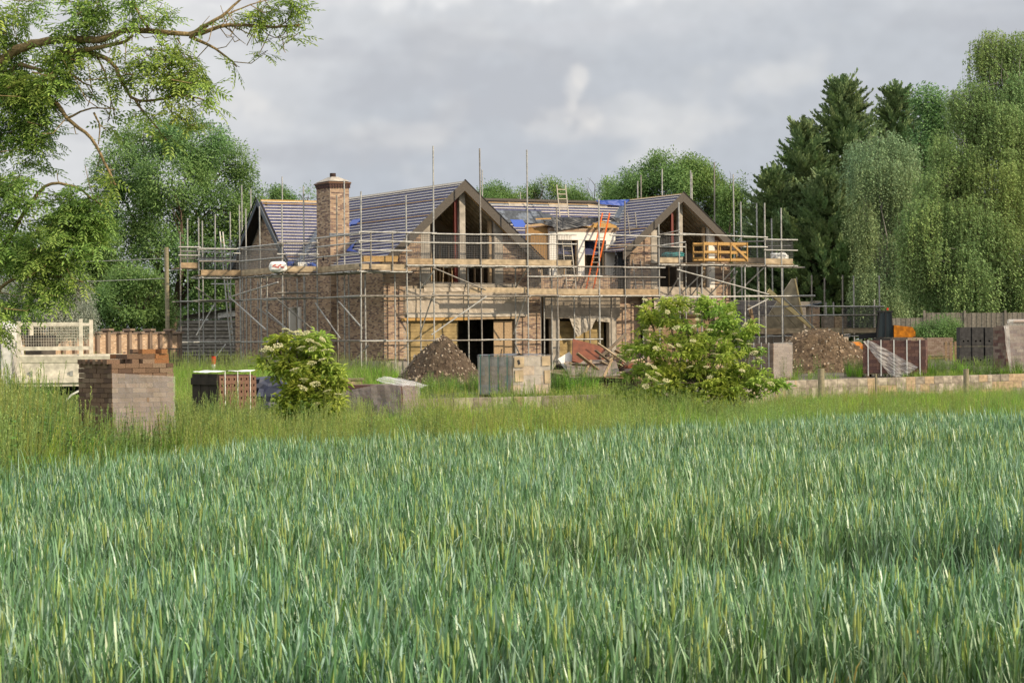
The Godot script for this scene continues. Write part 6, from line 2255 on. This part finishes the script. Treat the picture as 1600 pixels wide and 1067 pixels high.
func make_trees() -> void:
	var ash := leaf_spray(300, 64, 0.66, 0.20, 0.085, Color(0.103, 0.197, 0.060), Color(0.239, 0.371, 0.127))
	var ash_pale := leaf_spray(301, 64, 0.66, 0.20, 0.085, Color(0.108, 0.203, 0.056), Color(0.250, 0.377, 0.121))
	var silver := leaf_spray(302, 70, 0.55, 0.18, 0.065, Color(0.25, 0.29, 0.22), Color(0.42, 0.45, 0.37))
	var bark := Color(0.20, 0.16, 0.12)
	var far := "trees behind the house"

	# --- big airy ash behind the wall
	broad_tree("ash_tree", "large airy ash with open branches behind the scaffold tower", "tree", "trees left of the house", at_ground(-21.220, 142.0), [
		[Vector3(-22.060, 14.230, -142.000), 2.05, 1.50], [Vector3(-19.340, 13.800, -140.000), 2.14, 1.48], [Vector3(-23.824, 12.517, -140.000), 1.75, 1.87], [Vector3(-17.981, 12.454, -143.000), 1.91, 1.91], [Vector3(-20.311, 11.262, -138.000), 2.30, 1.73], [Vector3(-23.071, 9.671, -140.000), 2.02, 1.87], [Vector3(-18.534, 9.882, -141.000), 2.19, 1.80], [Vector3(-16.294, 9.976, -143.000), 1.03, 1.75], [Vector3(-21.185, 7.669, -139.000), 2.32, 1.74], [Vector3(-17.773, 7.330, -141.000), 1.96, 1.96], [Vector3(-24.258, 7.348, -140.000), 1.75, 1.94], [Vector3(-15.833, 8.184, -143.000), 0.87, 1.59], [Vector3(-19.689, 5.610, -142.000), 2.37, 1.58], [Vector3(-16.767, 5.636, -144.000), 1.60, 1.80]], 17.0, ash, 0.95, 0.36, Color(0.24, 0.18, 0.13), -0.13)
	broad_tree("leafy_tree", "dense rounded leafy tree behind the telegraph pole", "tree", "trees left of the house", at_ground(-19.824, 122.0), [
		[Vector3(-20.653, 3.897, -121.000), 1.28, 1.21], [Vector3(-19.206, 4.119, -121.000), 1.21, 1.34], [Vector3(-20.035, 4.924, -122.000), 1.22, 1.02], [Vector3(-21.332, 3.062, -121.000), 1.01, 1.01], [Vector3(-18.796, 3.219, -122.000), 0.88, 1.02]], 20.9, ash_pale, 0.8, 0.25, bark, -0.3)
	broad_tree("leafy_tree", "dark leafy tree with bare trunk left of the telegraph pole", "tree", "trees left of the house", at_ground(-24.637, 135.0), [
		[Vector3(-25.644, 7.017, -136.000), 1.51, 1.89], [Vector3(-24.315, 7.761, -136.000), 1.32, 1.70], [Vector3(-26.416, 5.135, -136.000), 1.51, 1.89], [Vector3(-24.501, 5.548, -138.000), 1.30, 1.73], [Vector3(-27.735, 7.073, -137.000), 1.90, 2.28], [Vector3(-29.861, 6.362, -138.000), 2.11, 2.30]], 17.1, ash, 0.9, 0.3, Color(0.15, 0.10, 0.08), -0.2)
	broad_tree("leafy_tree", "low green tree seen through the left scaffold poles", "tree", "trees left of the house", at_ground(-19.999, 150.0), [
		[Vector3(-21.232, 3.956, -150.000), 1.67, 1.75], [Vector3(-19.143, 4.563, -150.000), 1.75, 1.88], [Vector3(-17.272, 4.130, -150.000), 1.50, 2.08], [Vector3(-22.692, 3.761, -150.000), 1.25, 1.67]], 17.1, ash, 0.9, 0.25, bark, -0.35)
	broad_tree("leafy_tree", "small treetop peeping over the left roof ridge", "tree", "trees left of the house", at_ground(-15.354, 165.0), [
		[Vector3(-16.044, 12.042, -165.000), 1.10, 0.92], [Vector3(-14.484, 12.212, -165.000), 0.92, 0.83], [Vector3(-15.410, 11.212, -165.000), 1.56, 1.19], [Vector3(-16.872, 11.683, -165.000), 0.92, 1.19]], 17.1, ash_pale, 0.8, 0.2, bark, 0.0)
	broad_tree("silver_tree", "pale silver leaved rounded tree behind the white truck", "tree", "trees left of the house", at_ground(-19.534, 97.0), [
		[Vector3(-19.448, 4.013, -96.000), 1.28, 1.12], [Vector3(-18.438, 3.604, -96.000), 0.91, 1.12], [Vector3(-20.517, 3.676, -96.000), 1.20, 1.07], [Vector3(-19.058, 2.810, -96.000), 1.47, 0.80], [Vector3(-21.008, 2.836, -97.000), 1.35, 0.94], [Vector3(-18.261, 2.677, -97.000), 0.65, 0.70]], 19.0, silver, 0.62, 0.22, bark, -0.3)

	# --- trees behind the house
	broad_tree("leafy_tree", "light green treetop over the ridge just right of the large gable", "tree", far, at_ground(-0.486, 175.0), [[Vector3(-1.116, 13.111, -175.000), 1.17, 0.68], [Vector3(0.097, 12.809, -175.000), 1.26, 0.78], [Vector3(-1.368, 12.141, -175.000), 1.94, 0.97]], 19.0, ash_pale, 0.85, 0.2, bark, -0.1)
	broad_tree("leafy_tree", "bushy treetop behind the aluminium ladder over the middle roof", "tree", far, at_ground(2.917, 175.0), [[Vector3(2.533, 13.468, -175.000), 1.07, 0.88], [Vector3(1.846, 12.696, -175.000), 1.17, 0.78], [Vector3(3.596, 12.778, -175.000), 1.07, 0.78], [Vector3(2.764, 12.105, -175.000), 1.94, 0.88]], 19.0, ash_pale, 0.85, 0.2, bark, -0.1)
	broad_tree("leafy_tree", "greener treetop between the ladder and the tall rear tree", "tree", far, at_ground(5.972, 172.0), [[Vector3(6.312, 13.329, -172.000), 1.24, 0.86], [Vector3(5.113, 12.766, -172.000), 1.15, 0.76], [Vector3(7.264, 12.843, -172.000), 1.05, 0.86], [Vector3(6.062, 11.994, -172.000), 1.91, 0.76]], 19.0, ash, 0.85, 0.2, bark, -0.1)
	broad_tree("leafy_tree", "tall broad tree rising behind the right hand gable", "tree", far, at_ground(11.687, 165.0), [[Vector3(11.475, 14.094, -165.000), 1.74, 1.19], [Vector3(9.497, 13.286, -165.000), 1.74, 1.28], [Vector3(13.163, 13.254, -165.000), 1.65, 1.38], [Vector3(11.026, 12.291, -164.000), 2.73, 1.64], [Vector3(8.568, 11.919, -165.000), 1.38, 1.10], [Vector3(14.297, 11.869, -165.000), 1.56, 1.65], [Vector3(15.198, 10.028, -165.000), 1.65, 2.11], [Vector3(13.353, 8.669, -165.000), 2.29, 2.29]], 18.1, ash_pale, 0.95, 0.3, bark, -0.16)
	broad_tree("leafy_tree", "airy tree between the right gable and the conifers", "tree", far, at_ground(15.111, 160.0), [[Vector3(15.205, 12.440, -160.000), 0.98, 1.51], [Vector3(15.634, 10.658, -160.000), 0.98, 1.78], [Vector3(14.637, 8.445, -160.000), 1.33, 2.00], [Vector3(16.051, 7.543, -160.000), 1.33, 2.22], [Vector3(15.583, 4.881, -160.000), 1.78, 2.22]], 16.1, ash_pale, 0.9, 0.24, bark, -0.02)

	# --- conifers
	var pl := plume(320, Color(0.108, 0.175, 0.086), Color(0.268, 0.358, 0.161))
	conifer("tallest conifer with a pointed crown behind the right scaffold", at_ground(21.870, 152.0), 17.6, 6.4, Vector3(0.2, 0, 0), pl, 0.92)
	conifer("second conifer with a ragged double top nearest the birch", at_ground(26.086, 156.0), 17.6, 5.8, Vector3(0.1, 0, 0), pl, 0.92)
	conifer("shorter conifer on the left shoulder of the tallest one", at_ground(19.499, 150.0), 14.6, 5.5, Vector3(-0.3, 0, 0), pl, 0.92)
	conifer("small conifer leaning left at the left end of the row", at_ground(17.759, 148.0), 11.6, 4.8, Vector3(-0.9, 0, 0), pl, 0.92)
	conifer("lowest conifer just behind the right scaffold deck", at_ground(16.762, 149.0), 8.2, 3.6, Vector3(-0.5, 0, 0), pl, 0.92)
	conifer("broad lower conifer in front of the tallest one", at_ground(19.871, 146.0), 10.8, 6.1, Vector3(0.2, 0, 0), pl, 0.92)
	conifer("conifer half hidden behind the pale weeping birch", at_ground(22.970, 149.0), 11.5, 5.8, Vector3(0.0, 0, 0), pl, 0.92)
	conifer("dark conifer low behind the large birch", at_ground(28.527, 158.0), 14.2, 5.8, Vector3(0.0, 0, 0), pl, 0.92)

	# --- birches
	var twig := hanging_twig(330, Color(0.14, 0.235, 0.065), Color(0.30, 0.415, 0.15), 102)
	var twig_pale := hanging_twig(331, Color(0.20, 0.29, 0.125), Color(0.37, 0.47, 0.22), 102)
	birch("pale weeping birch with white branches in front of the conifers", at_ground(21.706, 132.0), [
		[Vector3(20.338, 12.885, -132.000), 0.95, 0.66], [Vector3(21.294, 13.243, -132.000), 0.95, 0.66], [Vector3(22.389, 12.610, -132.000), 0.81, 0.73], [Vector3(19.915, 11.165, -131.000), 0.95, 1.16], [Vector3(20.901, 11.520, -131.000), 1.09, 1.27], [Vector3(22.097, 10.964, -131.000), 0.95, 1.16], [Vector3(20.079, 9.162, -131.000), 0.87, 1.31], [Vector3(21.173, 9.335, -131.000), 1.09, 1.46], [Vector3(22.334, 8.961, -131.000), 0.95, 1.38], [Vector3(20.497, 6.975, -131.000), 0.95, 1.46], [Vector3(21.804, 6.600, -131.000), 1.09, 1.53], [Vector3(20.407, 4.974, -131.000), 1.02, 1.46], [Vector3(21.675, 4.417, -131.000), 1.09, 1.31]], 26.0, twig_pale, 1.1, 0.14, -0.2)
	birch("large full birch filling the right edge of the picture", at_ground(24.910, 118.0), [
		[Vector3(24.781, 16.727, -118.000), 0.85, 0.85], [Vector3(26.023, 16.388, -118.000), 0.98, 1.11], [Vector3(24.056, 16.340, -118.000), 0.52, 0.66], [Vector3(24.813, 14.648, -117.000), 1.43, 1.24], [Vector3(26.662, 14.416, -118.000), 1.31, 1.64], [Vector3(23.343, 13.686, -117.000), 1.10, 1.10], [Vector3(24.583, 12.443, -116.000), 1.61, 1.35], [Vector3(22.641, 11.493, -116.000), 1.35, 1.42], [Vector3(26.187, 11.624, -116.000), 1.42, 1.61], [Vector3(24.031, 9.958, -115.000), 1.76, 1.47], [Vector3(21.789, 9.339, -115.000), 1.41, 1.41], [Vector3(25.936, 8.664, -115.000), 1.60, 1.66], [Vector3(20.635, 7.539, -114.000), 1.27, 1.39], [Vector3(22.851, 7.520, -114.000), 1.74, 1.58], [Vector3(25.055, 6.076, -114.000), 1.74, 1.65], [Vector3(20.303, 5.800, -114.000), 1.14, 1.39], [Vector3(21.690, 5.280, -113.000), 1.57, 1.51], [Vector3(23.566, 4.479, -113.000), 1.63, 1.44], [Vector3(25.447, 4.149, -113.000), 1.38, 1.38], [Vector3(27.468, 10.646, -116.000), 1.61, 2.58], [Vector3(27.508, 5.775, -115.000), 1.60, 2.24]], 30.0, twig, 1.1, 0.26, -0.3)
	broad_tree("leafy_tree", "dark green round tree between the conifer and the large birch", "tree", "trees right of the yard", at_ground(25.860, 140.0), [[Vector3(25.402, 15.859, -140.000), 0.86, 1.01], [Vector3(26.560, 14.877, -140.000), 1.01, 1.32], [Vector3(25.578, 13.719, -140.000), 1.17, 1.32], [Vector3(26.141, 11.381, -140.000), 1.40, 1.94], [Vector3(24.570, 5.887, -138.000), 1.53, 2.30], [Vector3(26.860, 4.717, -138.000), 1.92, 1.92]], 17.1, ash, 0.95, 0.3, bark, -0.2)
	broad_tree("green_bush", "dense green bush against the boarded fence", "bush", "bushes by the fence", at_ground(19.949, 108.0), [[Vector3(19.652, 1.924, -108.000), 0.84, 0.54], [Vector3(20.345, 2.217, -108.000), 0.72, 0.54], [Vector3(19.201, 1.747, -108.000), 0.60, 0.36], [Vector3(20.762, 1.914, -108.000), 0.36, 0.42]], 16.0, ash_pale, 0.45, 0.06, bark, -0.4)

	# --- elders in flower
	elder("flowering elder bush beside the perforated brick pack", at_ground(-3.295, 36.5), [
		[Vector3(-3.651, 1.665, -36.500), 0.28, 0.24], [Vector3(-3.245, 1.662, -36.500), 0.34, 0.26], [Vector3(-2.922, 1.507, -36.500), 0.20, 0.24], [Vector3(-3.442, 1.310, -36.400), 0.40, 0.28], [Vector3(-3.039, 1.104, -36.400), 0.30, 0.28], [Vector3(-3.345, 0.854, -36.400), 0.40, 0.28], [Vector3(-3.751, 1.818, -36.500), 0.14, 0.16], [Vector3(-3.497, 1.917, -36.500), 0.14, 0.10], [Vector3(-3.062, 1.812, -36.500), 0.14, 0.10], [Vector3(-2.759, 1.657, -36.500), 0.12, 0.10], [Vector3(-2.785, 1.203, -36.400), 0.16, 0.16], [Vector3(-3.895, 1.516, -36.400), 0.12, 0.14], [Vector3(-3.639, 0.708, -36.300), 0.30, 0.20], [Vector3(-2.983, 0.753, -36.300), 0.34, 0.22]], 105.0,
		[Vector3(-3.568, 1.958, -36.300), Vector3(-3.348, 1.905, -36.100), Vector3(-3.228, 1.904, -36.100), Vector3(-2.970, 1.801, -36.000), Vector3(-3.052, 1.732, -35.900), Vector3(-3.893, 1.638, -36.200), Vector3(-3.292, 1.674, -35.900), Vector3(-3.112, 1.653, -35.900), Vector3(-3.661, 1.707, -36.000), Vector3(-2.964, 1.482, -35.900), Vector3(-3.124, 1.433, -35.900), Vector3(-3.375, 1.337, -35.800), Vector3(-3.247, 1.177, -35.800), Vector3(-3.069, 1.106, -35.800), Vector3(-3.268, 1.048, -35.800), Vector3(-2.881, 0.994, -35.800), Vector3(-3.043, 0.800, -35.700), Vector3(-2.730, 0.941, -35.900), Vector3(-3.812, 1.658, -36.100), Vector3(-2.913, 1.631, -35.900), Vector3(-3.468, 1.926, -36.200), Vector3(-3.170, 1.783, -36.000)])
	elder("largest flowering elder bush between the debris and the small brick pack", at_ground(3.613, 47.3), [
		[Vector3(3.509, 2.295, -47.600), 0.69, 0.34], [Vector3(4.169, 2.157, -47.600), 0.63, 0.40], [Vector3(2.906, 2.101, -47.500), 0.34, 0.34], [Vector3(4.619, 1.888, -47.500), 0.48, 0.37], [Vector3(2.625, 1.445, -47.300), 0.45, 0.37], [Vector3(3.407, 1.569, -47.200), 0.71, 0.45], [Vector3(4.192, 1.366, -47.200), 0.66, 0.47], [Vector3(2.871, 0.920, -47.100), 0.63, 0.39], [Vector3(3.721, 0.847, -47.100), 0.68, 0.42], [Vector3(4.723, 0.966, -47.300), 0.58, 0.26], [Vector3(5.193, 0.882, -47.400), 0.39, 0.18], [Vector3(3.123, 0.528, -47.000), 0.65, 0.31], [Vector3(4.906, 1.423, -47.500), 0.32, 0.32], [Vector3(3.577, 2.585, -47.600), 0.19, 0.19], [Vector3(3.180, 2.483, -47.600), 0.16, 0.16], [Vector3(4.053, 2.501, -47.600), 0.19, 0.16], [Vector3(4.474, 2.313, -47.600), 0.19, 0.19], [Vector3(2.750, 2.379, -47.500), 0.13, 0.21], [Vector3(4.309, 0.711, -47.100), 0.47, 0.24], [Vector3(5.496, 0.800, -47.400), 0.26, 0.13], [Vector3(2.407, 0.795, -47.000), 0.34, 0.26], [Vector3(2.594, 0.470, -46.900), 0.52, 0.23], [Vector3(3.636, 0.435, -46.900), 0.44, 0.21], [Vector3(4.288, 0.455, -46.900), 0.39, 0.18], [Vector3(4.766, 0.681, -47.100), 0.44, 0.21]], 62.0,
		[Vector3(2.734, 2.572, -47.200), Vector3(2.628, 2.429, -47.200), Vector3(3.171, 2.315, -46.900), Vector3(2.726, 1.940, -46.700), Vector3(3.025, 1.964, -46.700), Vector3(3.329, 1.986, -46.600), Vector3(3.692, 2.009, -46.600), Vector3(4.079, 2.413, -47.000), Vector3(4.470, 2.279, -47.000), Vector3(4.768, 2.041, -47.000), Vector3(4.515, 1.860, -46.700), Vector3(4.595, 1.729, -46.600), Vector3(4.846, 1.636, -46.900), Vector3(4.935, 1.466, -46.900), Vector3(4.015, 1.942, -46.600), Vector3(2.770, 1.732, -46.600), Vector3(3.370, 1.637, -46.500), Vector3(3.202, 1.625, -46.500), Vector3(3.783, 2.258, -46.900), Vector3(2.175, 1.258, -46.700), Vector3(2.194, 1.438, -46.800), Vector3(2.741, 1.256, -46.400), Vector3(2.857, 1.203, -46.400), Vector3(2.733, 1.012, -46.300), Vector3(2.861, 0.947, -46.300), Vector3(2.989, 0.856, -46.300), Vector3(3.093, 0.932, -46.300), Vector3(2.926, 1.062, -46.300), Vector3(2.680, 0.820, -46.300), Vector3(3.914, 1.194, -46.400), Vector3(3.980, 0.989, -46.300), Vector3(3.578, 1.197, -46.400), Vector3(5.139, 0.917, -46.900), Vector3(4.997, 0.803, -46.800), Vector3(5.280, 0.836, -47.000), Vector3(4.092, 1.449, -46.500), Vector3(3.774, 2.153, -46.800), Vector3(4.198, 1.746, -46.500), Vector3(3.655, 1.725, -46.500), Vector3(4.665, 1.106, -46.700), Vector3(2.918, 1.576, -46.500), Vector3(2.398, 1.541, -46.700), Vector3(5.023, 1.360, -47.000)])

	make_near_tree()


func birch(label: String, base: Vector3, lobes: Array, per: float, twig: ArrayMesh, size: float, trunk: float, gap: float) -> void:
	var t := broad_tree("birch_tree", label, "birch", "weeping birches", base, lobes, per, twig, size, trunk, Color(0.42, 0.40, 0.36), gap, null, 1.0)
	t.set_meta("label", label)


# near tree whose boughs hang into the picture from the left
func make_near_tree() -> void:
	var base := at_ground(-8.004, 25.5)
	var t := thing("overhanging_ash", "near ash tree reaching into the picture from the top left", "tree", base)
	var g := Geo.new()
	g.col = Color(0.48, 0.35, 0.17)
	var fork := Vector3(0.3, 2.6, 0)
	g.tube([Vector3(0, -0.1, 0), Vector3(0.05, 1.0, 0.05), fork, Vector3(0.35, 4.4, -0.1), Vector3(0.2, 6.4, 0)], [0.36, 0.3, 0.27, 0.2, 0.1], 10)
	var tips := []
	var boughs := [
		[[Vector3(-7.812, 2.910, -25.600), Vector3(-6.685, 3.809, -25.400), Vector3(-5.573, 4.868, -25.200), Vector3(-4.902, 5.067, -25.000), Vector3(-4.467, 5.050, -24.900), Vector3(-4.120, 5.151, -24.900), Vector3(-3.677, 5.099, -24.800), Vector3(-3.346, 5.096, -24.800), Vector3(-3.070, 5.177, -24.800), Vector3(-2.726, 5.174, -24.800), Vector3(-2.450, 5.157, -24.800), Vector3(-2.257, 5.183, -24.800)], 0.15, 0.012],
		[[Vector3(-3.450, 5.077, -24.800), Vector3(-3.160, 5.219, -24.700), Vector3(-2.953, 5.381, -24.700), Vector3(-2.780, 5.538, -24.700)], 0.035, 0.010],
		[[Vector3(-3.450, 5.063, -24.800), Vector3(-3.223, 4.970, -24.900), Vector3(-3.072, 4.865, -24.900), Vector3(-2.948, 4.740, -24.900)], 0.028, 0.008],
		[[Vector3(-4.903, 4.907, -25.000), Vector3(-4.537, 4.954, -24.900), Vector3(-4.209, 4.994, -24.800), Vector3(-4.070, 5.061, -24.800), Vector3(-4.062, 5.254, -24.800)], 0.045, 0.014],
		[[Vector3(-4.625, 4.940, -25.000), Vector3(-4.317, 4.821, -24.900), Vector3(-4.178, 4.566, -24.800), Vector3(-4.042, 4.393, -24.800), Vector3(-3.800, 4.391, -24.800), Vector3(-3.490, 4.422, -24.800), Vector3(-3.181, 4.337, -24.800)], 0.036, 0.008],
		[[Vector3(-4.042, 4.393, -24.800), Vector3(-3.939, 4.254, -24.800), Vector3(-3.803, 4.081, -24.800), Vector3(-3.701, 3.942, -24.800)], 0.018, 0.005],
		[[Vector3(-3.732, 4.390, -24.800), Vector3(-3.664, 4.272, -24.800), Vector3(-3.478, 4.151, -24.700)], 0.012, 0.004],
		[[Vector3(-4.487, 4.904, -25.000), Vector3(-4.367, 4.648, -24.900), Vector3(-4.321, 4.406, -24.900), Vector3(-4.281, 4.232, -24.900)], 0.016, 0.006],
		[[Vector3(-7.070, 3.253, -25.500), Vector3(-6.023, 4.146, -25.300), Vector3(-5.344, 4.596, -25.100), Vector3(-5.011, 4.457, -25.000), Vector3(-4.786, 4.202, -24.900), Vector3(-4.527, 3.984, -24.800), Vector3(-4.392, 3.741, -24.800), Vector3(-4.256, 3.465, -24.800)], 0.09, 0.012],
		[[Vector3(-4.786, 4.202, -24.900), Vector3(-4.612, 4.291, -24.900), Vector3(-4.387, 4.306, -24.800), Vector3(-4.215, 4.277, -24.800)], 0.016, 0.006],
		[[Vector3(-4.490, 4.259, -24.800), Vector3(-4.430, 4.121, -24.800), Vector3(-4.445, 3.914, -24.800)], 0.013, 0.006],
		[[Vector3(-5.363, 4.831, -25.200), Vector3(-5.064, 4.747, -25.100), Vector3(-4.766, 4.698, -25.000), Vector3(-4.642, 4.607, -25.000), Vector3(-4.506, 4.525, -24.900), Vector3(-4.577, 4.339, -24.900)], 0.03, 0.006],
		[[Vector3(-3.863, 5.128, -24.800), Vector3(-3.983, 5.308, -24.700), Vector3(-4.050, 5.514, -24.700)], 0.02, 0.01],
		[[Vector3(-3.588, 5.057, -24.800), Vector3(-3.554, 4.974, -24.800), Vector3(-3.637, 4.940, -24.800), Vector3(-3.652, 4.768, -24.800)], 0.012, 0.005],
		[[Vector3(-2.519, 5.158, -24.800), Vector3(-2.346, 5.253, -24.800), Vector3(-2.242, 5.342, -24.800)], 0.009, 0.003],
		[[Vector3(-2.967, 5.162, -24.800), Vector3(-2.761, 5.071, -24.800), Vector3(-2.645, 4.980, -24.800)], 0.010, 0.003],
		[[Vector3(-3.070, 5.177, -24.800), Vector3(-2.947, 5.052, -24.800), Vector3(-2.851, 4.982, -24.800)], 0.010, 0.003],
		[[Vector3(-2.726, 5.174, -24.800), Vector3(-2.520, 5.048, -24.800), Vector3(-2.279, 5.066, -24.800)], 0.010, 0.003],
		[[Vector3(-3.022, 5.286, -24.700), Vector3(-2.713, 5.400, -24.700), Vector3(-2.369, 5.466, -24.700)], 0.012, 0.004],
		[[Vector3(-6.539, 2.188, -25.600), Vector3(-5.756, 2.598, -25.300), Vector3(-5.125, 3.416, -25.000), Vector3(-4.758, 3.476, -24.900), Vector3(-4.328, 3.190, -24.800)], 0.06, 0.01],
		[[Vector3(-6.117, 1.615, -25.600), Vector3(-5.595, 2.383, -25.200), Vector3(-5.132, 2.514, -25.000), Vector3(-4.610, 2.434, -24.800)], 0.045, 0.008],
	]
	for b in boughs:
		var pts := []
		var rad := []
		var c := Curve3D.new()
		for i in b[0].size():
			var p: Vector3 = b[0][i] - base
			var prev: Vector3 = b[0][maxi(i - 1, 0)] - base
			var next: Vector3 = b[0][mini(i + 1, b[0].size() - 1)] - base
			c.add_point(p, -(next - prev) / 6.0, (next - prev) / 6.0)
		c.bake_interval = 0.06
		var n := int(c.get_baked_length() / 0.1) + 2
		for i in n + 1:
			var u := float(i) / n
			pts.append(c.sample_baked(u * c.get_baked_length()) + Vector3(rnd(-1, 1), rnd(-1, 1), rnd(-1, 1)) * 0.008)
			rad.append(lerpf(b[1], b[2], sqrt(u)))
		g.tube(pts, rad, 7)
		# side shoots with upturned ends
		for i in range(2, n, 1):
			if rng.randf() < 0.6 and rad[i] < 0.07:
				var dir := Vector3(rnd(-0.6, 1), rnd(-1, 0.7), rnd(-1, 1)).normalized()
				var l := rnd(0.12, 0.4)
				var e: Vector3 = pts[i] + dir * l + Vector3.UP * l * 0.25
				g.tube([pts[i], pts[i] + dir * l * 0.55 - Vector3.UP * 0.02, e], [0.006, 0.005, 0.003], 5)
				tips.append([e, dir])
		tips.append([pts[n], (pts[n] - pts[n - 1]).normalized()])
	limb(g, fork, Vector3(-6.685, 3.809, -25.400) - base, 0.2, 0.15, 0.05)
	limb(g, Vector3(0.1, 1.6, 0), Vector3(-6.539, 2.188, -25.600) - base, 0.12, 0.06, 0.1)
	limb(g, Vector3(0.05, 1.2, 0), Vector3(-6.117, 1.615, -25.600) - base, 0.08, 0.045, 0.1)
	var spray := compound_spray(340, 6, 0.19, 4, 0.062, 0.022, Color(0.17, 0.28, 0.05), Color(0.38, 0.49, 0.12), 0.4)
	var list := []
	var cols := PackedColorArray()
	var add := func(p: Vector3, dir: Vector3, warm: float) -> void:
		list.append(Transform3D(Geo.frame(dir + Vector3(0.01, 0.02, 0)) * Basis.from_scale(Vector3.ONE * rnd(0.75, 1.2)), p))
		var v := rnd(0.75, 1.2)
		cols.append(Color(v * (1.0 + 0.25 * warm), v * (1.0 + 0.03 * warm), v * (1.0 - 0.2 * warm)))
	var f := FastNoiseLite.new()
	f.seed = 61
	f.frequency = 0.9
	f.fractal_octaves = 2
	# leafy masses, each hung on the boughs
	var masses := [
		[Vector3(-5.429, 5.322, -25.200), 0.42, 0.35], [Vector3(-5.062, 4.991, -25.100), 0.35, 0.28], [Vector3(-5.206, 4.469, -25.100), 0.35, 0.28], [Vector3(-4.830, 5.358, -25.000), 0.42, 0.28], [Vector3(-4.396, 5.306, -24.900), 0.35, 0.22], [Vector3(-3.999, 5.357, -24.800), 0.21, 0.17], [Vector3(-5.364, 4.761, -25.200), 0.35, 0.35], [Vector3(-5.897, 5.142, -25.400), 0.42, 0.56], [Vector3(-4.798, 5.011, -25.000), 0.28, 0.18], [Vector3(-4.941, 4.595, -25.000), 0.28, 0.19], [Vector3(-5.438, 4.272, -25.200), 0.32, 0.35], [Vector3(-5.906, 4.155, -25.400), 0.42, 0.56], [Vector3(-5.139, 4.085, -25.100), 0.24, 0.24],
		[Vector3(-5.372, 3.781, -25.200), 0.38, 0.38], [Vector3(-4.914, 3.623, -25.000), 0.35, 0.35], [Vector3(-5.126, 3.277, -25.000), 0.45, 0.35], [Vector3(-4.621, 3.336, -24.900), 0.31, 0.31], [Vector3(-5.428, 3.007, -25.100), 0.35, 0.38], [Vector3(-4.831, 2.992, -24.900), 0.41, 0.28], [Vector3(-4.467, 2.950, -24.800), 0.19, 0.24], [Vector3(-5.820, 3.301, -25.300), 0.42, 0.63], [Vector3(-5.131, 2.652, -25.000), 0.35, 0.24], [Vector3(-5.502, 2.520, -25.100), 0.28, 0.28], [Vector3(-4.695, 2.680, -24.900), 0.21, 0.17], [Vector3(-5.238, 2.376, -25.000), 0.21, 0.21], [Vector3(-4.940, 2.371, -24.900), 0.15, 0.17], [Vector3(-5.115, 2.165, -24.900), 0.12, 0.11], [Vector3(-5.448, 2.169, -25.000), 0.15, 0.14], [Vector3(-5.576, 1.928, -25.100), 0.10, 0.11], [Vector3(-5.876, 2.246, -25.200), 0.28, 0.42],
		[Vector3(-3.658, 4.872, -24.800), 0.14, 0.10], [Vector3(-3.384, 4.800, -24.800), 0.18, 0.11], [Vector3(-3.627, 4.561, -24.800), 0.18, 0.12], [Vector3(-3.351, 4.559, -24.800), 0.19, 0.11], [Vector3(-3.167, 4.409, -24.700), 0.10, 0.08], [Vector3(-3.454, 4.663, -24.800), 0.14, 0.08], [Vector3(-3.546, 4.275, -24.700), 0.14, 0.07], [Vector3(-3.375, 4.171, -24.700), 0.11, 0.07], [Vector3(-3.935, 4.771, -24.800), 0.10, 0.10], [Vector3(-4.039, 4.634, -24.800), 0.08, 0.08], [Vector3(-3.865, 4.908, -24.800), 0.14, 0.08],
		[Vector3(-3.709, 5.292, -24.700), 0.11, 0.11], [Vector3(-3.400, 5.303, -24.700), 0.14, 0.10], [Vector3(-3.193, 5.356, -24.700), 0.12, 0.10], [Vector3(-2.954, 5.313, -24.700), 0.15, 0.10], [Vector3(-2.714, 5.242, -24.700), 0.14, 0.10], [Vector3(-2.439, 5.363, -24.700), 0.18, 0.10], [Vector3(-2.288, 5.307, -24.700), 0.11, 0.08], [Vector3(-3.105, 5.142, -24.800), 0.10, 0.06], [Vector3(-2.610, 5.365, -24.700), 0.14, 0.08], [Vector3(-3.833, 4.632, -24.800), 0.11, 0.07], [Vector3(-4.264, 4.578, -24.900), 0.08, 0.08], [Vector3(-4.731, 4.767, -25.000), 0.14, 0.11], [Vector3(-4.611, 4.443, -24.900), 0.10, 0.08]]
	for k in masses.size():
		var l: Array = masses[k]
		var c: Vector3 = l[0] - base
		var outer := k >= 30
		var cnt := int((85.0 if outer else 135.0) * pow(l[1] * l[2], 0.75) / 0.30)
		if outer:
			cnt = maxi(cnt, 5)
		for i in cnt:
			var q := Vector3(rnd(-1, 1), rnd(-1, 1), rnd(-1, 1))
			if q.length() > 1.0:
				continue
			var p := c + Vector3(q.x * l[1], q.y * l[2], q.z * maxf(l[1], 0.35))
			if f.get_noise_3dv(p * 1.5) < (-0.08 if outer else 0.0):
				continue
			var warm := clampf(f.get_noise_3dv(p * 0.6 + Vector3(7, 0, 0)) * 1.4 + (0.3 if l[0].y - p.y < -3.0 else 0.0), -0.6, 1.0)
			add.call(p, Vector3(q.x + 0.3, rnd(-1.0, 0.6), q.z).normalized(), warm)
			if i % 5 == 0:
				g.tube([p - Vector3(rnd(0.1, 0.3), rnd(-0.1, 0.25), rnd(-0.1, 0.1)), p], [0.006, 0.004], 4)
	for tp in tips:
		if rng.randf() < 0.4:
			add.call(tp[0], tp[1], rnd(-0.2, 0.4))
	part("trunk", g.mesh(), M.bark, t)
	scatter("crown", t, spray, M.leaf, list, cols)
